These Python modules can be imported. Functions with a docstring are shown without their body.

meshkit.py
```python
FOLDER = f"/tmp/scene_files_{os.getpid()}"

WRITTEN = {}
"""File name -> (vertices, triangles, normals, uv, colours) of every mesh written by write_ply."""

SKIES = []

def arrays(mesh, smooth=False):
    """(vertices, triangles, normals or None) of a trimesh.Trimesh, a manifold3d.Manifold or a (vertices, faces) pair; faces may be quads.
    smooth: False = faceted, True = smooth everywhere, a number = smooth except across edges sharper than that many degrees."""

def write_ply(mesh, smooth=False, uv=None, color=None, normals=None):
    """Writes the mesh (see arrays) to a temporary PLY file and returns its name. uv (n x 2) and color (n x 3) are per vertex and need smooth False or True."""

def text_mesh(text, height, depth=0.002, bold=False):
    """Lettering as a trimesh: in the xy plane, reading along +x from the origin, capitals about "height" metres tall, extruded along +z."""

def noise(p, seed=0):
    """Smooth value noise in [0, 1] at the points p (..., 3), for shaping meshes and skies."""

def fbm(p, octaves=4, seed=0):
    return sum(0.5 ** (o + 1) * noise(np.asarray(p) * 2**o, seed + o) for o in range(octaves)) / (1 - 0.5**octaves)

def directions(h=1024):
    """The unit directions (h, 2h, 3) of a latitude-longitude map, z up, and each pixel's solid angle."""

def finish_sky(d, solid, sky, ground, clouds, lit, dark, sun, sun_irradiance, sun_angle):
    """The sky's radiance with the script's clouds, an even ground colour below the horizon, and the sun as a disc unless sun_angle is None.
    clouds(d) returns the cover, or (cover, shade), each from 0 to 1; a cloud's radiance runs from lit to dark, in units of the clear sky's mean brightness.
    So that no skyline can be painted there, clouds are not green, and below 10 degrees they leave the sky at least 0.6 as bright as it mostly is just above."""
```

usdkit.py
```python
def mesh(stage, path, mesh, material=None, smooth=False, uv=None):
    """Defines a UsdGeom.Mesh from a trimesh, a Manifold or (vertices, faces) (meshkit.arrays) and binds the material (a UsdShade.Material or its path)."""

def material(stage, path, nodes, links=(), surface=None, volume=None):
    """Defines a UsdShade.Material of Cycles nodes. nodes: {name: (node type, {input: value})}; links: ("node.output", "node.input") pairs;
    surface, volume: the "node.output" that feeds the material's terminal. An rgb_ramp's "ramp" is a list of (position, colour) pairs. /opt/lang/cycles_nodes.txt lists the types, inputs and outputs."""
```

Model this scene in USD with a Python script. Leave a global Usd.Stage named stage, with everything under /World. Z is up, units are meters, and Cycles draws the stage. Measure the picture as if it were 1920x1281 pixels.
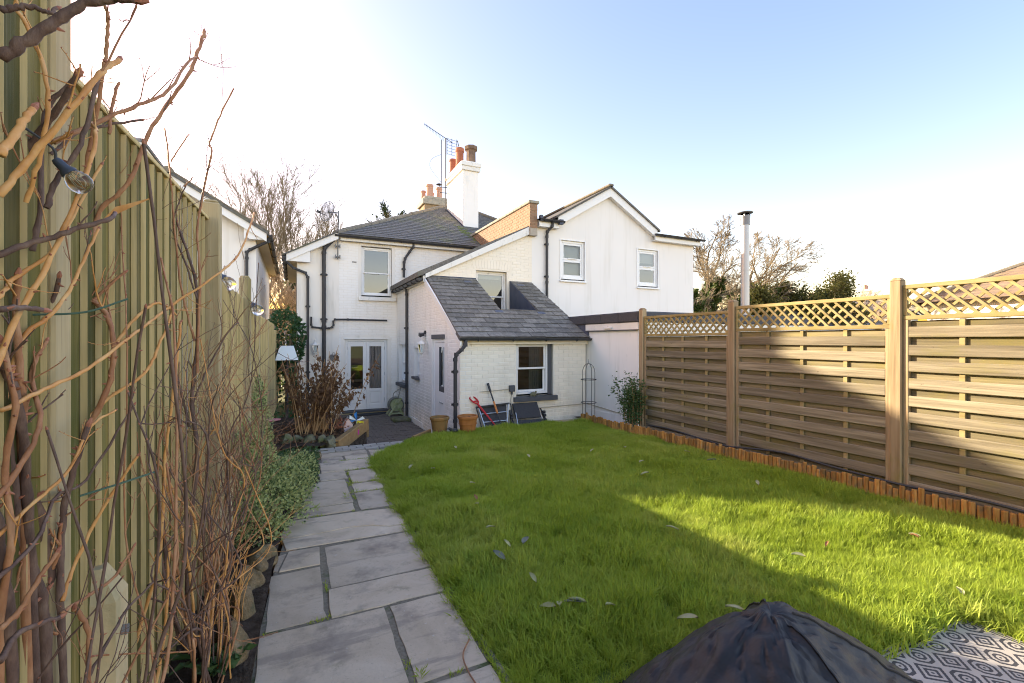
import math, numpy as np, trimesh, usdkit
from pxr import Usd, UsdGeom, UsdLux, Gf, UsdShade, Sdf, Vt
from shapely.geometry import Polygon, box as sbox
import meshkit

# ------------------------------------------------------------------ camera, sky, sun, exposure
stage = Usd.Stage.CreateInMemory()
UsdGeom.SetStageUpAxis(stage, 'Z'); UsdGeom.SetStageMetersPerUnit(stage, 1.0)
UsdGeom.Xform.Define(stage, '/World'); UsdGeom.Scope.Define(stage, '/World/Looks')
CAM_H, CAM_YAW = 2.08, 25.7
EXPOSURE = 2.3
SUN_AZ, SUN_EL = math.radians(-39.0), math.radians(19.5)      # atan2(x, y) of the direction to the sun; elevation
SUN_STRENGTH, SKY_STRENGTH = 0.78, 0.15
cam = UsdGeom.Camera.Define(stage, '/World/camera')
cam.CreateHorizontalApertureAttr(36.0); cam.CreateFocalLengthAttr(16.0)
cam.CreateVerticalApertureOffsetAttr(-0.05)
cam.CreateFStopAttr(22.0); cam.CreateFocusDistanceAttr(5.0)
cam.AddTranslateOp().Set(Gf.Vec3d(0, 0, CAM_H)); cam.AddRotateXYZOp().Set(Gf.Vec3f(90, 0, -CAM_YAW))
cam.CreateExposureAttr(EXPOSURE)
sky_mat = usdkit.material(stage, '/World/Looks/sky_look', {
    "s": ("sky_texture", {"sky_type": "single_scattering", "sun_disc": False, "sun_elevation": SUN_EL, "sun_rotation": SUN_AZ,
                          "aerosol_density": 0.9, "ozone_density": 3.0, "air_density": 1.0}),
    "gm": ("gamma", {"gamma": 0.74}), "hs": ("hsv", {"saturation": 1.95}),
    "mx": ("mix", {"mix_type": "multiply", "fac": 1.0, "color2": (1.33, 0.965, 0.76)}),      # the photograph's warm white balance
    "b": ("background_shader", {"strength": SKY_STRENGTH})},
    [("s.color", "gm.color"), ("gm.color", "mx.color1"), ("mx.color", "hs.color"), ("hs.color", "b.color")], surface="b.background")
dome = UsdLux.DomeLight.Define(stage, '/World/sky')
UsdShade.MaterialBindingAPI.Apply(dome.GetPrim()).Bind(sky_mat)
dome.GetPrim().SetCustomDataByKey('kind', 'structure')
sun = UsdLux.DistantLight.Define(stage, '/World/sun')
sun.CreateNormalizeAttr(True); sun.CreateIntensityAttr(SUN_STRENGTH); sun.CreateAngleAttr(0.5); sun.CreateColorAttr((1, .86, .64))
sun.AddRotateXYZOp().Set(Gf.Vec3f(90 - math.degrees(SUN_EL), 0, 180 - math.degrees(SUN_AZ)))

# ------------------------------------------------------------------ helpers
PI = math.pi
_S, _C, _F = math.sin(math.radians(CAM_YAW)), math.cos(math.radians(CAM_YAW)), 853.3
def ray(u, v):
    t, w = (u - 960) / _F, (637.5 - v) / _F
    return np.array([_S + _C * t, _C - _S * t, w])
def at(u, v, x=None, y=None, z=None, s=None):
    """measured picture coordinates -> a point of the place on a known plane (or at depth s)"""
    r = ray(u, v)
    k = s if s is not None else x / r[0] if x is not None else y / r[1] if y is not None else (z - CAM_H) / r[2]
    return np.array([0, 0, CAM_H]) + k * r

_n = {}
_loc = {}
def numbered(parent, name):
    k = _n.get((parent, name), 0); _n[(parent, name)] = k + 1
    return f'{parent}/{name}' + (f'_{k:03d}' if k else '')
def tag(p, label=None, cat=None, group=None, kind=None):
    p = p.GetPrim() if hasattr(p, 'GetPrim') else p
    for k, v in (('label', label), ('category', cat), ('group', group), ('kind', kind)):
        if v: p.SetCustomDataByKey(k, v)
    return p
def thing(name, label, cat, loc=(0, 0, 0), group=None, kind=None):
    path = numbered('/World', name)
    x = UsdGeom.Xform.Define(stage, path)
    x.AddTranslateOp().Set(Gf.Vec3d(*map(float, loc)))
    _loc[path] = np.array(loc, float)
    return tag(x, label, cat, group, kind)
def obj(name, mesh, mat, parent=None, smooth=False, label=None, cat=None, group=None, kind=None):
    """one Mesh prim, in world coordinates, under parent (a prim) or /World"""
    pp = '/World' if parent is None else str(parent.GetPath())
    path = numbered(pp, name)
    v, f = mesh.arr() if isinstance(mesh, MB) else (np.asarray(mesh[0], float), np.asarray(mesh[1], int)) if isinstance(mesh, tuple) else (np.array(mesh.vertices), np.array(mesh.faces))
    off = _loc.get('/'.join(path.split('/')[:3]))
    if off is not None: v = v - off
    m = usdkit.mesh(stage, path, (v, f), mat, smooth=smooth)
    return tag(m, label, cat, group, kind)
def copy_of(src, loc, label=None, group=None, rotz=0.0, scale=1.0):
    path = numbered('/World', src.GetName().rstrip('0123456789').rstrip('_'))
    x = UsdGeom.Xform.Define(stage, path); d = src.GetCustomData()
    x.GetPrim().GetReferences().AddInternalReference(src.GetPath())
    x.ClearXformOpOrder()
    x.AddTranslateOp().Set(Gf.Vec3d(*map(float, loc))); x.AddRotateZOp().Set(float(rotz)); x.AddScaleOp().Set(Gf.Vec3f(scale, scale, scale))
    x.GetPrim().SetInstanceable(True)
    return tag(x, label or d['label'], d['category'], group or d.get('group'))

_CB = {}
def cbox_arr(a, b, c):
    a, b = np.array(a, float), np.array(b, float)
    if c <= 0:
        t = trimesh.creation.box(bounds=[a, b]); return np.array(t.vertices), np.array(t.faces)
    if 'p' not in _CB:
        s = np.array([(x, y, z) for x in (-1, 1) for y in (-1, 1) for z in (-1, 1)], float)
        pts, code = [], []
        for q in s:
            for k in range(3):
                e = np.zeros(3); e[(k + 1) % 3] = e[(k + 2) % 3] = 1
                pts.append(q); code.append(e)
        P0, E0 = np.array(pts), np.array(code)
        h = trimesh.convex.convex_hull(P0 * (1 - .2 * E0))
        # index back
        idx = [int(np.argmin(np.linalg.norm(P0 * (1 - .2 * E0) - v, axis=1))) for v in h.vertices]
        _CB['p'] = (P0, E0, np.array([[idx[i] for i in f] for f in h.faces]))
    P0, E0, F0 = _CB['p']
    m, hh = (a + b) / 2, (b - a) / 2
    c = min(c, hh.min() * .9)
    return m + P0 * (hh - c * E0), F0
class MB:
    def __init__(s): s.v, s.f, s.n = [], [], 0
    def add(s, v, f):
        v = np.asarray(v, float); f = np.asarray(f, int)
        if f.shape[1] == 4: f = np.vstack([f[:, [0, 1, 2]], f[:, [0, 2, 3]]])
        s.v.append(v); s.f.append(f + s.n); s.n += len(v); return s
    def arr(s): return np.vstack(s.v), np.vstack(s.f)
    def box(s, x0, x1, y0, y1, z0, z1, c=0.0):
        return s.add(*cbox_arr((min(x0, x1), min(y0, y1), min(z0, z1)), (max(x0, x1), max(y0, y1), max(z0, z1)), c))
    def frame(s, o, ax, ay, az, x0, x1, y0, y1, z0, z1, c=0.0):
        """box in a local frame"""
        v, f = cbox_arr((x0, y0, z0), (x1, y1, z1), c)
        return s.add(np.asarray(o) + v[:, :1] * np.asarray(ax) + v[:, 1:2] * np.asarray(ay) + v[:, 2:] * np.asarray(az), f)
    def bar(s, p, q, w, h, up=(0, 0, 1), c=0.0):
        p, q = np.array(p, float), np.array(q, float); d = q - p; L = np.linalg.norm(d); d /= L
        sd = np.cross(d, up); sd = sd / (np.linalg.norm(sd) + 1e-9); u2 = np.cross(sd, d)
        return s.frame(p, d, sd, u2, 0, L, -w / 2, w / 2, -h / 2, h / 2, c)
    def tube(s, pts, r, n=6, cap=True):
        p = np.asarray(pts, float); k = len(p); r = np.broadcast_to(r, (k,)).astype(float)
        t = np.gradient(p, axis=0); t /= np.linalg.norm(t, axis=1, keepdims=True) + 1e-12
        a = np.zeros_like(p)
        ref = np.array([1.0, 0, 0]) if abs(t[0, 0]) < .8 else np.array([0, 1.0, 0])
        for i in range(k):
            ref = ref - t[i] * (ref @ t[i]); ref /= np.linalg.norm(ref) + 1e-12; a[i] = ref
        b = np.cross(t, a); ang = np.arange(n) * 2 * PI / n
        v = p[:, None] + r[:, None, None] * (np.cos(ang)[None, :, None] * a[:, None] + np.sin(ang)[None, :, None] * b[:, None])
        v = v.reshape(-1, 3)
        i, j = np.meshgrid(np.arange(k - 1), np.arange(n), indexing='ij')
        q = np.stack([i * n + j, i * n + (j + 1) % n, (i + 1) * n + (j + 1) % n, (i + 1) * n + j], -1).reshape(-1, 4)
        f = np.vstack([q[:, [0, 1, 2]], q[:, [0, 2, 3]]])
        if cap:
            v = np.vstack([v, p[:1], p[-1:]]); m = k * n
            f = np.vstack([f, [[m, (j + 1) % n, j] for j in range(n)], [[m + 1, (k - 1) * n + j, (k - 1) * n + (j + 1) % n] for j in range(n)]])
        return s.add(v, f)
    def lathe(s, prof, c=(0, 0, 0), n=20):
        p = np.array(prof, float); ang = np.arange(n) * 2 * PI / n
        v = np.stack([p[:, None, 0] * np.cos(ang), p[:, None, 0] * np.sin(ang), np.repeat(p[:, 1:2], n, 1)], -1).reshape(-1, 3) + np.asarray(c)
        k = len(p); i, j = np.meshgrid(np.arange(k - 1), np.arange(n), indexing='ij')
        return s.add(v, np.stack([i * n + j, i * n + (j + 1) % n, (i + 1) * n + (j + 1) % n, (i + 1) * n + j], -1).reshape(-1, 4))
    def prism(s, poly, fn, c0, c1):
        """extrude a shapely polygon (a, b) from c0 to c1; fn maps (n,3) columns a,b,c to xyz"""
        for g in getattr(poly, 'geoms', [poly]):
            if g.area < 1e-7 or g.geom_type != 'Polygon': continue
            t = trimesh.creation.extrude_polygon(g, c1 - c0, engine='earcut')
            v = np.array(t.vertices); v[:, 2] += c0
            s.add(fn(v), t.faces)
        return s
XZ = lambda v: np.stack([v[:, 0], v[:, 2], v[:, 1]], 1)        # polygon in x,z ; extruded along y
YZ = lambda v: np.stack([v[:, 2], v[:, 0], v[:, 1]], 1)        # polygon in y,z ; extruded along x
XY = lambda v: v
def smooth_path(pts, k=4):
    """Catmull-Rom through the points"""
    p = np.asarray(pts, float)
    if len(p) < 3: 
        return np.linspace(p[0], p[-1], k + 1)
    e = np.vstack([2 * p[0] - p[1], p, 2 * p[-1] - p[-2]]); out = []
    for i in range(1, len(e) - 2):
        for t in np.arange(k) / k:
            a, b, c, d = e[i - 1:i + 3]
            out.append(.5 * (2 * b + (c - a) * t + (2 * a - 5 * b + 4 * c - d) * t * t + (3 * b - a - 3 * c + d) * t ** 3))
    return np.vstack([out, p[-1:]])

# ------------------------------------------------------------------ materials
def MT(name, cols, scale=(8, 8, 8), detail=5, rough=.8, bump=0.0, bscale=(40, 40, 40), bdist=.01, rnd=0.0, stain=None, spec=.35, metallic=0.0, transl=None,
       island=None, distortion=0.0, zstain=None):
    """procedural surface: noise between colours, optional stains, per-object tone (rnd), per-leaf colour (island), bump and translucency"""
    n = {"g": ("geometry", {}), "mp": ("mapping", {"scale": scale}), "no": ("noise_texture", {"detail": detail, "scale": 1.0, "roughness": .6, "distortion": distortion}),
         "ra": ("rgb_ramp", {"ramp": list(zip(np.linspace(.28, .72, len(cols)), cols)) if len(cols) > 1 else [(0, cols[0]), (1, cols[0])]}),
         "p": ("principled_bsdf", {"roughness": rough, "specular_ior_level": spec, "metallic": metallic})}
    L = [("g.position", "mp.vector"), ("mp.vector", "no.vector"), ("no.fac", "ra.fac")]
    out = "ra.color"
    if island:
        n["ir"] = ("rgb_ramp", {"ramp": island}); L += [("g.random_per_island", "ir.fac")]
        n["im"] = ("mix", {"mix_type": "multiply", "fac": 1.0}); L += [("ir.color", "im.color1"), (out, "im.color2")]
        out = "im.color"
    for i, st in enumerate(stain or []):
        col, sc, lo, hi, fac = st
        n[f"sm{i}"] = ("mapping", {"scale": sc, "location": (3.1 * i + 1.7, 5.3, 2.2)}); n[f"sn{i}"] = ("noise_texture", {"detail": 5.0, "scale": 1.0, "roughness": .65})
        n[f"sr{i}"] = ("map_range", {"from_min": lo, "from_max": hi, "to_min": 0.0, "to_max": fac, "clamp": True}); n[f"sx{i}"] = ("mix", {"color2": col})
        L += [("g.position", f"sm{i}.vector"), (f"sm{i}.vector", f"sn{i}.vector"), (f"sn{i}.fac", f"sr{i}.value"), (f"sr{i}.result", f"sx{i}.fac"), (out, f"sx{i}.color1")]
        out = f"sx{i}.color"
    if zstain:
        z0, z1, zc, zf = zstain
        n['zs'] = ('separate_xyz', {}); n['zn'] = ('noise_texture', {'scale': 3.5, 'detail': 5.0, 'roughness': .65}); n['zm'] = ('map_range', {'from_min': z0, 'from_max': z1, 'to_min': 1.0, 'to_max': 0.0, 'clamp': True})
        n['zk'] = ('map_range', {'from_min': .38, 'from_max': .68, 'to_min': 0.0, 'to_max': zf, 'clamp': True}); n['zp'] = ('math', {'math_type': 'multiply'}); n['zx'] = ('mix', {'color2': zc})
        L += [('g.position', 'zs.vector'), ('zs.z', 'zm.value'), ('g.position', 'zn.vector'), ('zn.fac', 'zk.value'), ('zm.result', 'zp.value1'), ('zk.result', 'zp.value2'), ('zp.value', 'zx.fac'), (out, 'zx.color1')]; out = 'zx.color'
    if rnd:
        n["oi"] = ("object_info", {}); n["or"] = ("map_range", {"from_min": 0.0, "from_max": 1.0, "to_min": 1 - rnd, "to_max": 1 + rnd})
        n["om"] = ("mix", {"mix_type": "multiply", "fac": 1.0})
        L += [("oi.random", "or.value"), ("or.result", "om.color2"), (out, "om.color1")]; out = "om.color"
    L.append((out, "p.base_color"))
    if bump:
        n["bm"] = ("mapping", {"scale": bscale}); n["bn"] = ("noise_texture", {"detail": 6.0, "scale": 1.0, "roughness": .6}); n["bu"] = ("bump", {"strength": bump, "distance": bdist})
        L += [("g.position", "bm.vector"), ("bm.vector", "bn.vector"), ("bn.fac", "bu.height"), ("bu.normal", "p.normal")]
    surf = "p.BSDF"
    if transl:
        n["tl"] = ("translucent_bsdf", {}); n["mc"] = ("mix_closure", {"fac": transl})
        L += [(out, "tl.color"), ("p.BSDF", "mc.closure1"), ("tl.BSDF", "mc.closure2")]; surf = "mc.closure"
    return usdkit.material(stage, '/World/Looks/' + name, n, L, surface=surf)

def glass_mat(name, ior=1.7, tint=(.9, .95, .95), rough=0.0):
    return usdkit.material(stage, '/World/Looks/' + name, {"f": ("fresnel", {"IOR": ior}), "t": ("transparent_bsdf", {"color": tint}), "g": ("glossy_bsdf", {"color": (1, 1, 1), "roughness": rough}),
        "m": ("mix_closure", {})}, [("f.fac", "m.fac"), ("t.BSDF", "m.closure1"), ("g.BSDF", "m.closure2")], surface="m.closure")
W3 = lambda c, k: tuple(x * k for x in c)
M = {}
M['render_white'] = MT('render_white', [(.83, .785, .73), (.86, .815, .76)], (1.2, 1.2, .8), rough=.85, bump=.12, bscale=(60, 60, 60), bdist=.004,
                       stain=[((.58, .53, .43), (3.5, 3.5, .25), .53, .76, .45), ((.5, .50, .40), (1.3, 1.3, .5), .62, .82, .35)])
M['render_main'] = MT('render_main', [(.82, .765, .69), (.86, .805, .73)], (1.5, 1.5, 1), rough=.85, bump=.12, bscale=(60, 60, 60), bdist=.004,
                      zstain=(0.0, 1.2, (.38, .37, .28), .7), stain=[((.52, .48, .39), (4, 4, .4), .52, .74, .55)])
M['brick_white'] = MT('brick_white', [(.86, .82, .765), (.89, .85, .80)], (3, 3, 3), rough=.7, bump=.25, bscale=(55, 55, 55), bdist=.004, rnd=.02,
                      zstain=(0.0, 1.3, (.36, .36, .27), .75), stain=[((.58, .54, .45), (5, 5, .7), .54, .78, .5), ((.45, .45, .38), (14, 14, 2), .64, .76, .35)])
M['brick_cream'] = MT('brick_cream', [(.89, .80, .66), (.91, .825, .69)], (3, 3, 3), rough=.7, bump=.25, bscale=(55, 55, 55), bdist=.004, rnd=.03,
                      zstain=(0.35, 1.0, (.46, .42, .32), .7), stain=[((.62, .55, .44), (4, 4, .7), .54, .78, .5), ((.5, .47, .38), (14, 14, 2), .64, .76, .35)])
M['mortar_white'] = MT('mortar_white', [(.82, .785, .73), (.86, .82, .765)], (9, 9, 9), rough=.9)
M['mortar_cream'] = MT('mortar_cream', [(.83, .76, .645), (.86, .79, .675)], (9, 9, 9), rough=.9)
M['wall_stained'] = MT('wall_stained', [(.85, .82, .77), (.89, .86, .81)], (2, 2, 1), rough=.85, bump=.2, bscale=(40, 40, 40), bdist=.006,
                       stain=[((.52, .53, .47), (5, 5, .45), .54, .78, .55), ((.35, .36, .28), (9, 9, 3), .64, .8, .35)])
M['white_paint'] = MT('white_paint', [(.82, .80, .77), (.85, .83, .80)], (4, 4, 4), rough=.45, bump=.05)
M['white_aged'] = MT('white_aged', [(.76, .73, .67), (.83, .80, .75)], (5, 5, 5), rough=.6, bump=.15, stain=[((.42, .40, .36), (9, 9, 6), .57, .72, .6)])
M['pvc'] = MT('pvc', [(.84, .83, .81)], rough=.3, spec=.5)
M['black_plastic'] = MT('black_plastic', [(.022, .022, .025), (.035, .034, .036)], (5, 5, 5), rough=.42, spec=.5, stain=[((.10, .095, .085), (7, 7, 2), .58, .8, .5)])
M['grey_paint'] = MT('grey_paint', [(.075, .078, .085), (.10, .10, .108)], (9, 9, 9), rough=.6, bump=.15)
M['slate'] = MT('slate', [(.075, .069, .061), (.125, .115, .10), (.18, .168, .148)], (14, 14, 14), rough=.75, bump=.5, bscale=(60, 60, 60), bdist=.004, rnd=.28,
                stain=[((.27, .265, .23), (34, 34, 34), .60, .70, .75), ((.11, .12, .06), (2, 2, 2), .6, .8, .5)])
M['slate_moss'] = MT('slate_moss', [(.09, .088, .084), (.14, .136, .128), (.20, .19, .17)], (12, 12, 12), rough=.85, bump=.5, bscale=(50, 50, 50), bdist=.006, rnd=.18,
                     stain=[((.24, .235, .17), (22, 22, 22), .58, .70, .6), ((.19, .20, .07), (1.0, 1.0, 1.0), .50, .70, .6)])
M['moss'] = MT('moss', [(.07, .09, .018), (.13, .15, .03)], (25, 25, 25), rough=.95, bump=1, bscale=(60, 60, 60), bdist=.02)
M['ridge_tile'] = MT('ridge_tile', [(.14, .12, .09), (.24, .21, .16)], (9, 9, 9), rough=.9, bump=.6, bscale=(30, 30, 30), stain=[((.30, .29, .2), (14, 14, 14), .56, .68, .7)])
M['lead'] = MT('lead', [(.045, .055, .085), (.085, .095, .13)], (5, 5, 3), rough=.5, bump=.15, stain=[((.25, .26, .30), (6, 6, 3), .6, .78, .4)])
M['felt'] = MT('felt', [(.055, .055, .062), (.085, .083, .09)], (30, 30, 30), rough=.85, bump=.4, bscale=(120, 120, 120), bdist=.003)
M['brick_buff'] = MT('brick_buff', [(.34, .20, .12), (.42, .27, .17)], (6, 6, 6), rough=.85, bump=.4, bscale=(60, 60, 60), bdist=.005,
                     island=[(0, (.78, .74, .72)), (.5, (1, 1, 1)), (1, (1.18, 1.1, 1.0))])
M['mortar'] = MT('mortar', [(.36, .31, .25), (.44, .39, .32)], (20, 20, 20), rough=.95)
M['stone_cap'] = MT('stone_cap', [(.30, .27, .21), (.42, .38, .30)], (8, 8, 8), rough=.9, bump=.5, bscale=(30, 30, 30), stain=[((.10, .10, .07), (6, 6, 6), .55, .72, .7)])
M['pot_red'] = MT('pot_red', [(.34, .12, .065), (.42, .165, .095)], (8, 8, 8), rough=.8, rnd=.15)
M['pot_pink'] = MT('pot_pink', [(.46, .25, .17), (.52, .31, .22)], (8, 8, 8), rough=.8, rnd=.1)
M['pot_sooty'] = MT('pot_sooty', [(.11, .075, .055), (.24, .16, .11)], (6, 6, 6), rough=.9, bump=.3)
M['brick_old'] = MT('brick_old', [(.24, .17, .10), (.34, .25, .15)], (7, 7, 7), rough=.9, bump=.5, stain=[((.07, .065, .045), (4, 4, 4), .52, .7, .8)])
M['terracotta'] = MT('terracotta', [(.34, .125, .03), (.44, .18, .05)], (9, 9, 5), rough=.65, bump=.3, bscale=(60, 60, 60), bdist=.003, stain=[((.13, .10, .045), (11, 11, 5), .55, .72, .7)])
M['terracotta_mossy'] = MT('terracotta_mossy', [(.30, .15, .045), (.20, .12, .04)], (6, 6, 3), rough=.8, bump=.4, stain=[((.075, .08, .035), (8, 8, 3), .48, .62, .85), ((.42, .2, .05), (14, 14, 6), .62, .7, .6)])
M['soil'] = MT('soil', [(.045, .032, .022), (.085, .062, .045), (.13, .10, .075)], (14, 14, 14), rough=1, bump=1, bscale=(45, 45, 45), bdist=.03, spec=.1)
M['turf_base'] = MT('turf_base', [(.16, .22, .04), (.24, .30, .06)], (10, 10, 10), rough=1, bump=1, bscale=(80, 80, 80), bdist=.02, spec=.1)
M['earth_far'] = MT('earth_far', [(.10, .12, .05), (.16, .16, .09)], (.3, .3, .3), rough=1, spec=.1)
M['slab'] = MT('slab', [(.46, .36, .25), (.57, .45, .325), (.63, .515, .385)], (2.2, 2.2, 2.2), rough=.85, bump=.6, bscale=(70, 70, 70), bdist=.004, rnd=.15, distortion=1.2,
               stain=[((.23, .185, .15), (2.6, 2.6, 2.6), .52, .68, .75), ((.62, .57, .50), (30, 30, 30), .645, .70, .55), ((.24, .19, .15), (70, 70, 70), .58, .70, .4), ((.12, .12, .06), (7, 7, 7), .60, .74, .45), ((.22, .18, .15), (1.2, 5.5, 3), .58, .66, .5)])
M['joint'] = MT('joint', [(.17, .14, .10), (.29, .245, .18)], (40, 40, 40), rough=1, bump=.8, stain=[((.06, .09, .02), (5, 5, 5), .55, .65, .8)])
M['paver'] = MT('paver', [(.15, .125, .105), (.23, .195, .165)], (8, 8, 8), rough=.9, bump=.5, bscale=(60, 60, 60), bdist=.005, island=[(0, (.8, .78, .76)), (.5, (1, .98, .97)), (1, (1.25, 1.15, 1.1))])
M['paver_light'] = MT('paver_light', [(.36, .32, .27), (.46, .41, .35)], (9, 9, 9), rough=.9, bump=.5, rnd=.15)
M['rock'] = MT('rock', [(.09, .065, .03), (.19, .135, .07), (.31, .23, .13)], (22, 22, 14), rough=.95, bump=1.0, bscale=(28, 28, 28), bdist=.04, rnd=.22,
               stain=[((.10, .11, .06), (7, 7, 7), .52, .68, .75)])
M['rock_mossy'] = MT('rock_mossy', [(.12, .11, .07), (.2, .19, .12)], (9, 9, 9), rough=.95, bump=.9, bscale=(30, 30, 30), bdist=.03, rnd=.2, stain=[((.10, .12, .03), (6, 6, 6), .48, .64, .85)])
M['concrete'] = MT('concrete', [(.46, .36, .20), (.55, .45, .28)], (9, 9, 4), rough=.9, bump=.4, bscale=(90, 90, 90), bdist=.004, stain=[((.14, .12, .08), (45, 45, 45), .66, .70, .6), ((.17, .19, .08), (3, 3, 2), .55, .75, .5)])
# fence wood: grain runs along the boards
M['wood_v'] = MT('wood_v', [(.075, .062, .010), (.145, .118, .026), (.25, .19, .065)], (22, 22, 1.1), detail=8, rough=.85, bump=.7, bscale=(160, 160, 5), bdist=.005, rnd=.28,
                 stain=[((.065, .07, .010), (5, 5, .8), .44, .60, .85), ((.30, .26, .16), (90, 90, 1.4), .58, .68, .55), ((.05, .035, .012), (40, 40, 9), .70, .74, .7)])
M['wood_edge'] = MT('wood_edge', [(.44, .35, .16), (.60, .48, .26)], (40, 40, 1.5), rough=.85, bump=.4, bscale=(160, 160, 5), bdist=.003, rnd=.12, stain=[((.16, .15, .04), (6, 6, 1), .55, .7, .5)])
M['wood_post_v'] = MT('wood_post_v', [(.30, .235, .12), (.44, .36, .22)], (30, 30, 1.2), detail=6, rough=.85, bump=.5, bscale=(180, 180, 4), bdist=.004, rnd=.1, stain=[((.12, .115, .03), (6, 6, .8), .54, .68, .6), ((.10, .075, .05), (60, 60, .7), .62, .66, .6)])
M['wood_h'] = MT('wood_h', [(.13, .105, .065), (.23, .19, .125), (.34, .285, .195)], (24, 1.3, 34), detail=6, rough=.85, bump=.45, bscale=(150, 5, 190), bdist=.005, rnd=.24,
                 stain=[((.23, .20, .05), (3, 1.4, 5), .54, .72, .5), ((.06, .035, .02), (17, 11, 22), .675, .71, .85), ((.10, .075, .045), (34, 1.1, 60), .58, .68, .6)])
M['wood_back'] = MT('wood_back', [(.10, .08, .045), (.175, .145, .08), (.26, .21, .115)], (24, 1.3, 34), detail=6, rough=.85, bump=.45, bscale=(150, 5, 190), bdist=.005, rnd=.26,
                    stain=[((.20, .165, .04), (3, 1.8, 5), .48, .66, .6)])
M['wood_yellow'] = MT('wood_yellow', [(.21, .155, .06), (.31, .235, .10), (.37, .285, .14)], (14, 3, 14), detail=5, rough=.85, bump=.35, bscale=(90, 40, 90), bdist=.004, rnd=.12, stain=[((.25, .22, .04), (4, 4, 4), .55, .7, .5)])
M['wood_postr'] = MT('wood_postr', [(.22, .15, .08), (.33, .235, .13), (.40, .30, .18)], (30, 30, 1.4), detail=6, rough=.85, bump=.45, bscale=(170, 170, 5), bdist=.004, rnd=.1, stain=[((.24, .20, .03), (4, 4, 1.4), .55, .68, .55), ((.09, .05, .025), (26, 26, 16), .71, .75, .7)])
M['log'] = MT('log', [(.30, .125, .022), (.42, .20, .045), (.48, .27, .08)], (40, 40, 8), rough=.8, bump=.4, bscale=(120, 120, 20), bdist=.004, rnd=.36, stain=[((.16, .115, .06), (9, 9, 6), .50, .66, .75), ((.30, .26, .19), (30, 30, 5), .58, .68, .5)])
M['sleeper'] = MT('sleeper', [(.26, .155, .06), (.36, .23, .10)], (4, 14, 14), rough=.85, bump=.4)
M['soffit'] = MT('soffit', [(.62, .46, .24), (.70, .53, .30)], (6, 1, 6), rough=.8, bump=.2)
M['bark_dark'] = MT('bark_dark', [(.06, .036, .03), (.115, .068, .052), (.18, .12, .09)], (40, 40, 16), rough=.6, bump=.7, bscale=(120, 120, 40), bdist=.004, spec=.4)
M['bark_brown'] = MT('bark_brown', [(.20, .08, .04), (.32, .15, .07), (.40, .23, .13)], (30, 30, 14), rough=.6, bump=.6, bscale=(140, 140, 50), bdist=.003, spec=.4)
M['twig_gold'] = MT('twig_gold', [(.42, .17, .04), (.54, .27, .085), (.62, .38, .16)], (14, 14, 14), rough=.5, bump=.4, bscale=(140, 140, 50), bdist=.002, spec=.45)
M['twig_fine'] = MT('twig_fine', [(.15, .085, .055), (.26, .16, .09), (.38, .25, .14)], (5, 5, 5), rough=.7)
M['bud'] = MT('bud', [(.24, .085, .055), (.36, .16, .09)], (40, 40, 40), rough=.6)
M['bark_far'] = MT('bark_far', [(.14, .105, .06), (.21, .16, .10)], (2, 2, 1), rough=.9)
M['twig_far'] = MT('twig_far', [(.14, .11, .068), (.22, .175, .115)], (1, 1, 1), rough=.9)
M['twig_pale'] = MT('twig_pale', [(.36, .26, .16), (.44, .33, .22)], (1, 1, 1), rough=.9)
IG = [(0, (.7, .75, .7)), (.5, (1, 1, 1)), (1, (1.35, 1.2, .9))]
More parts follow.
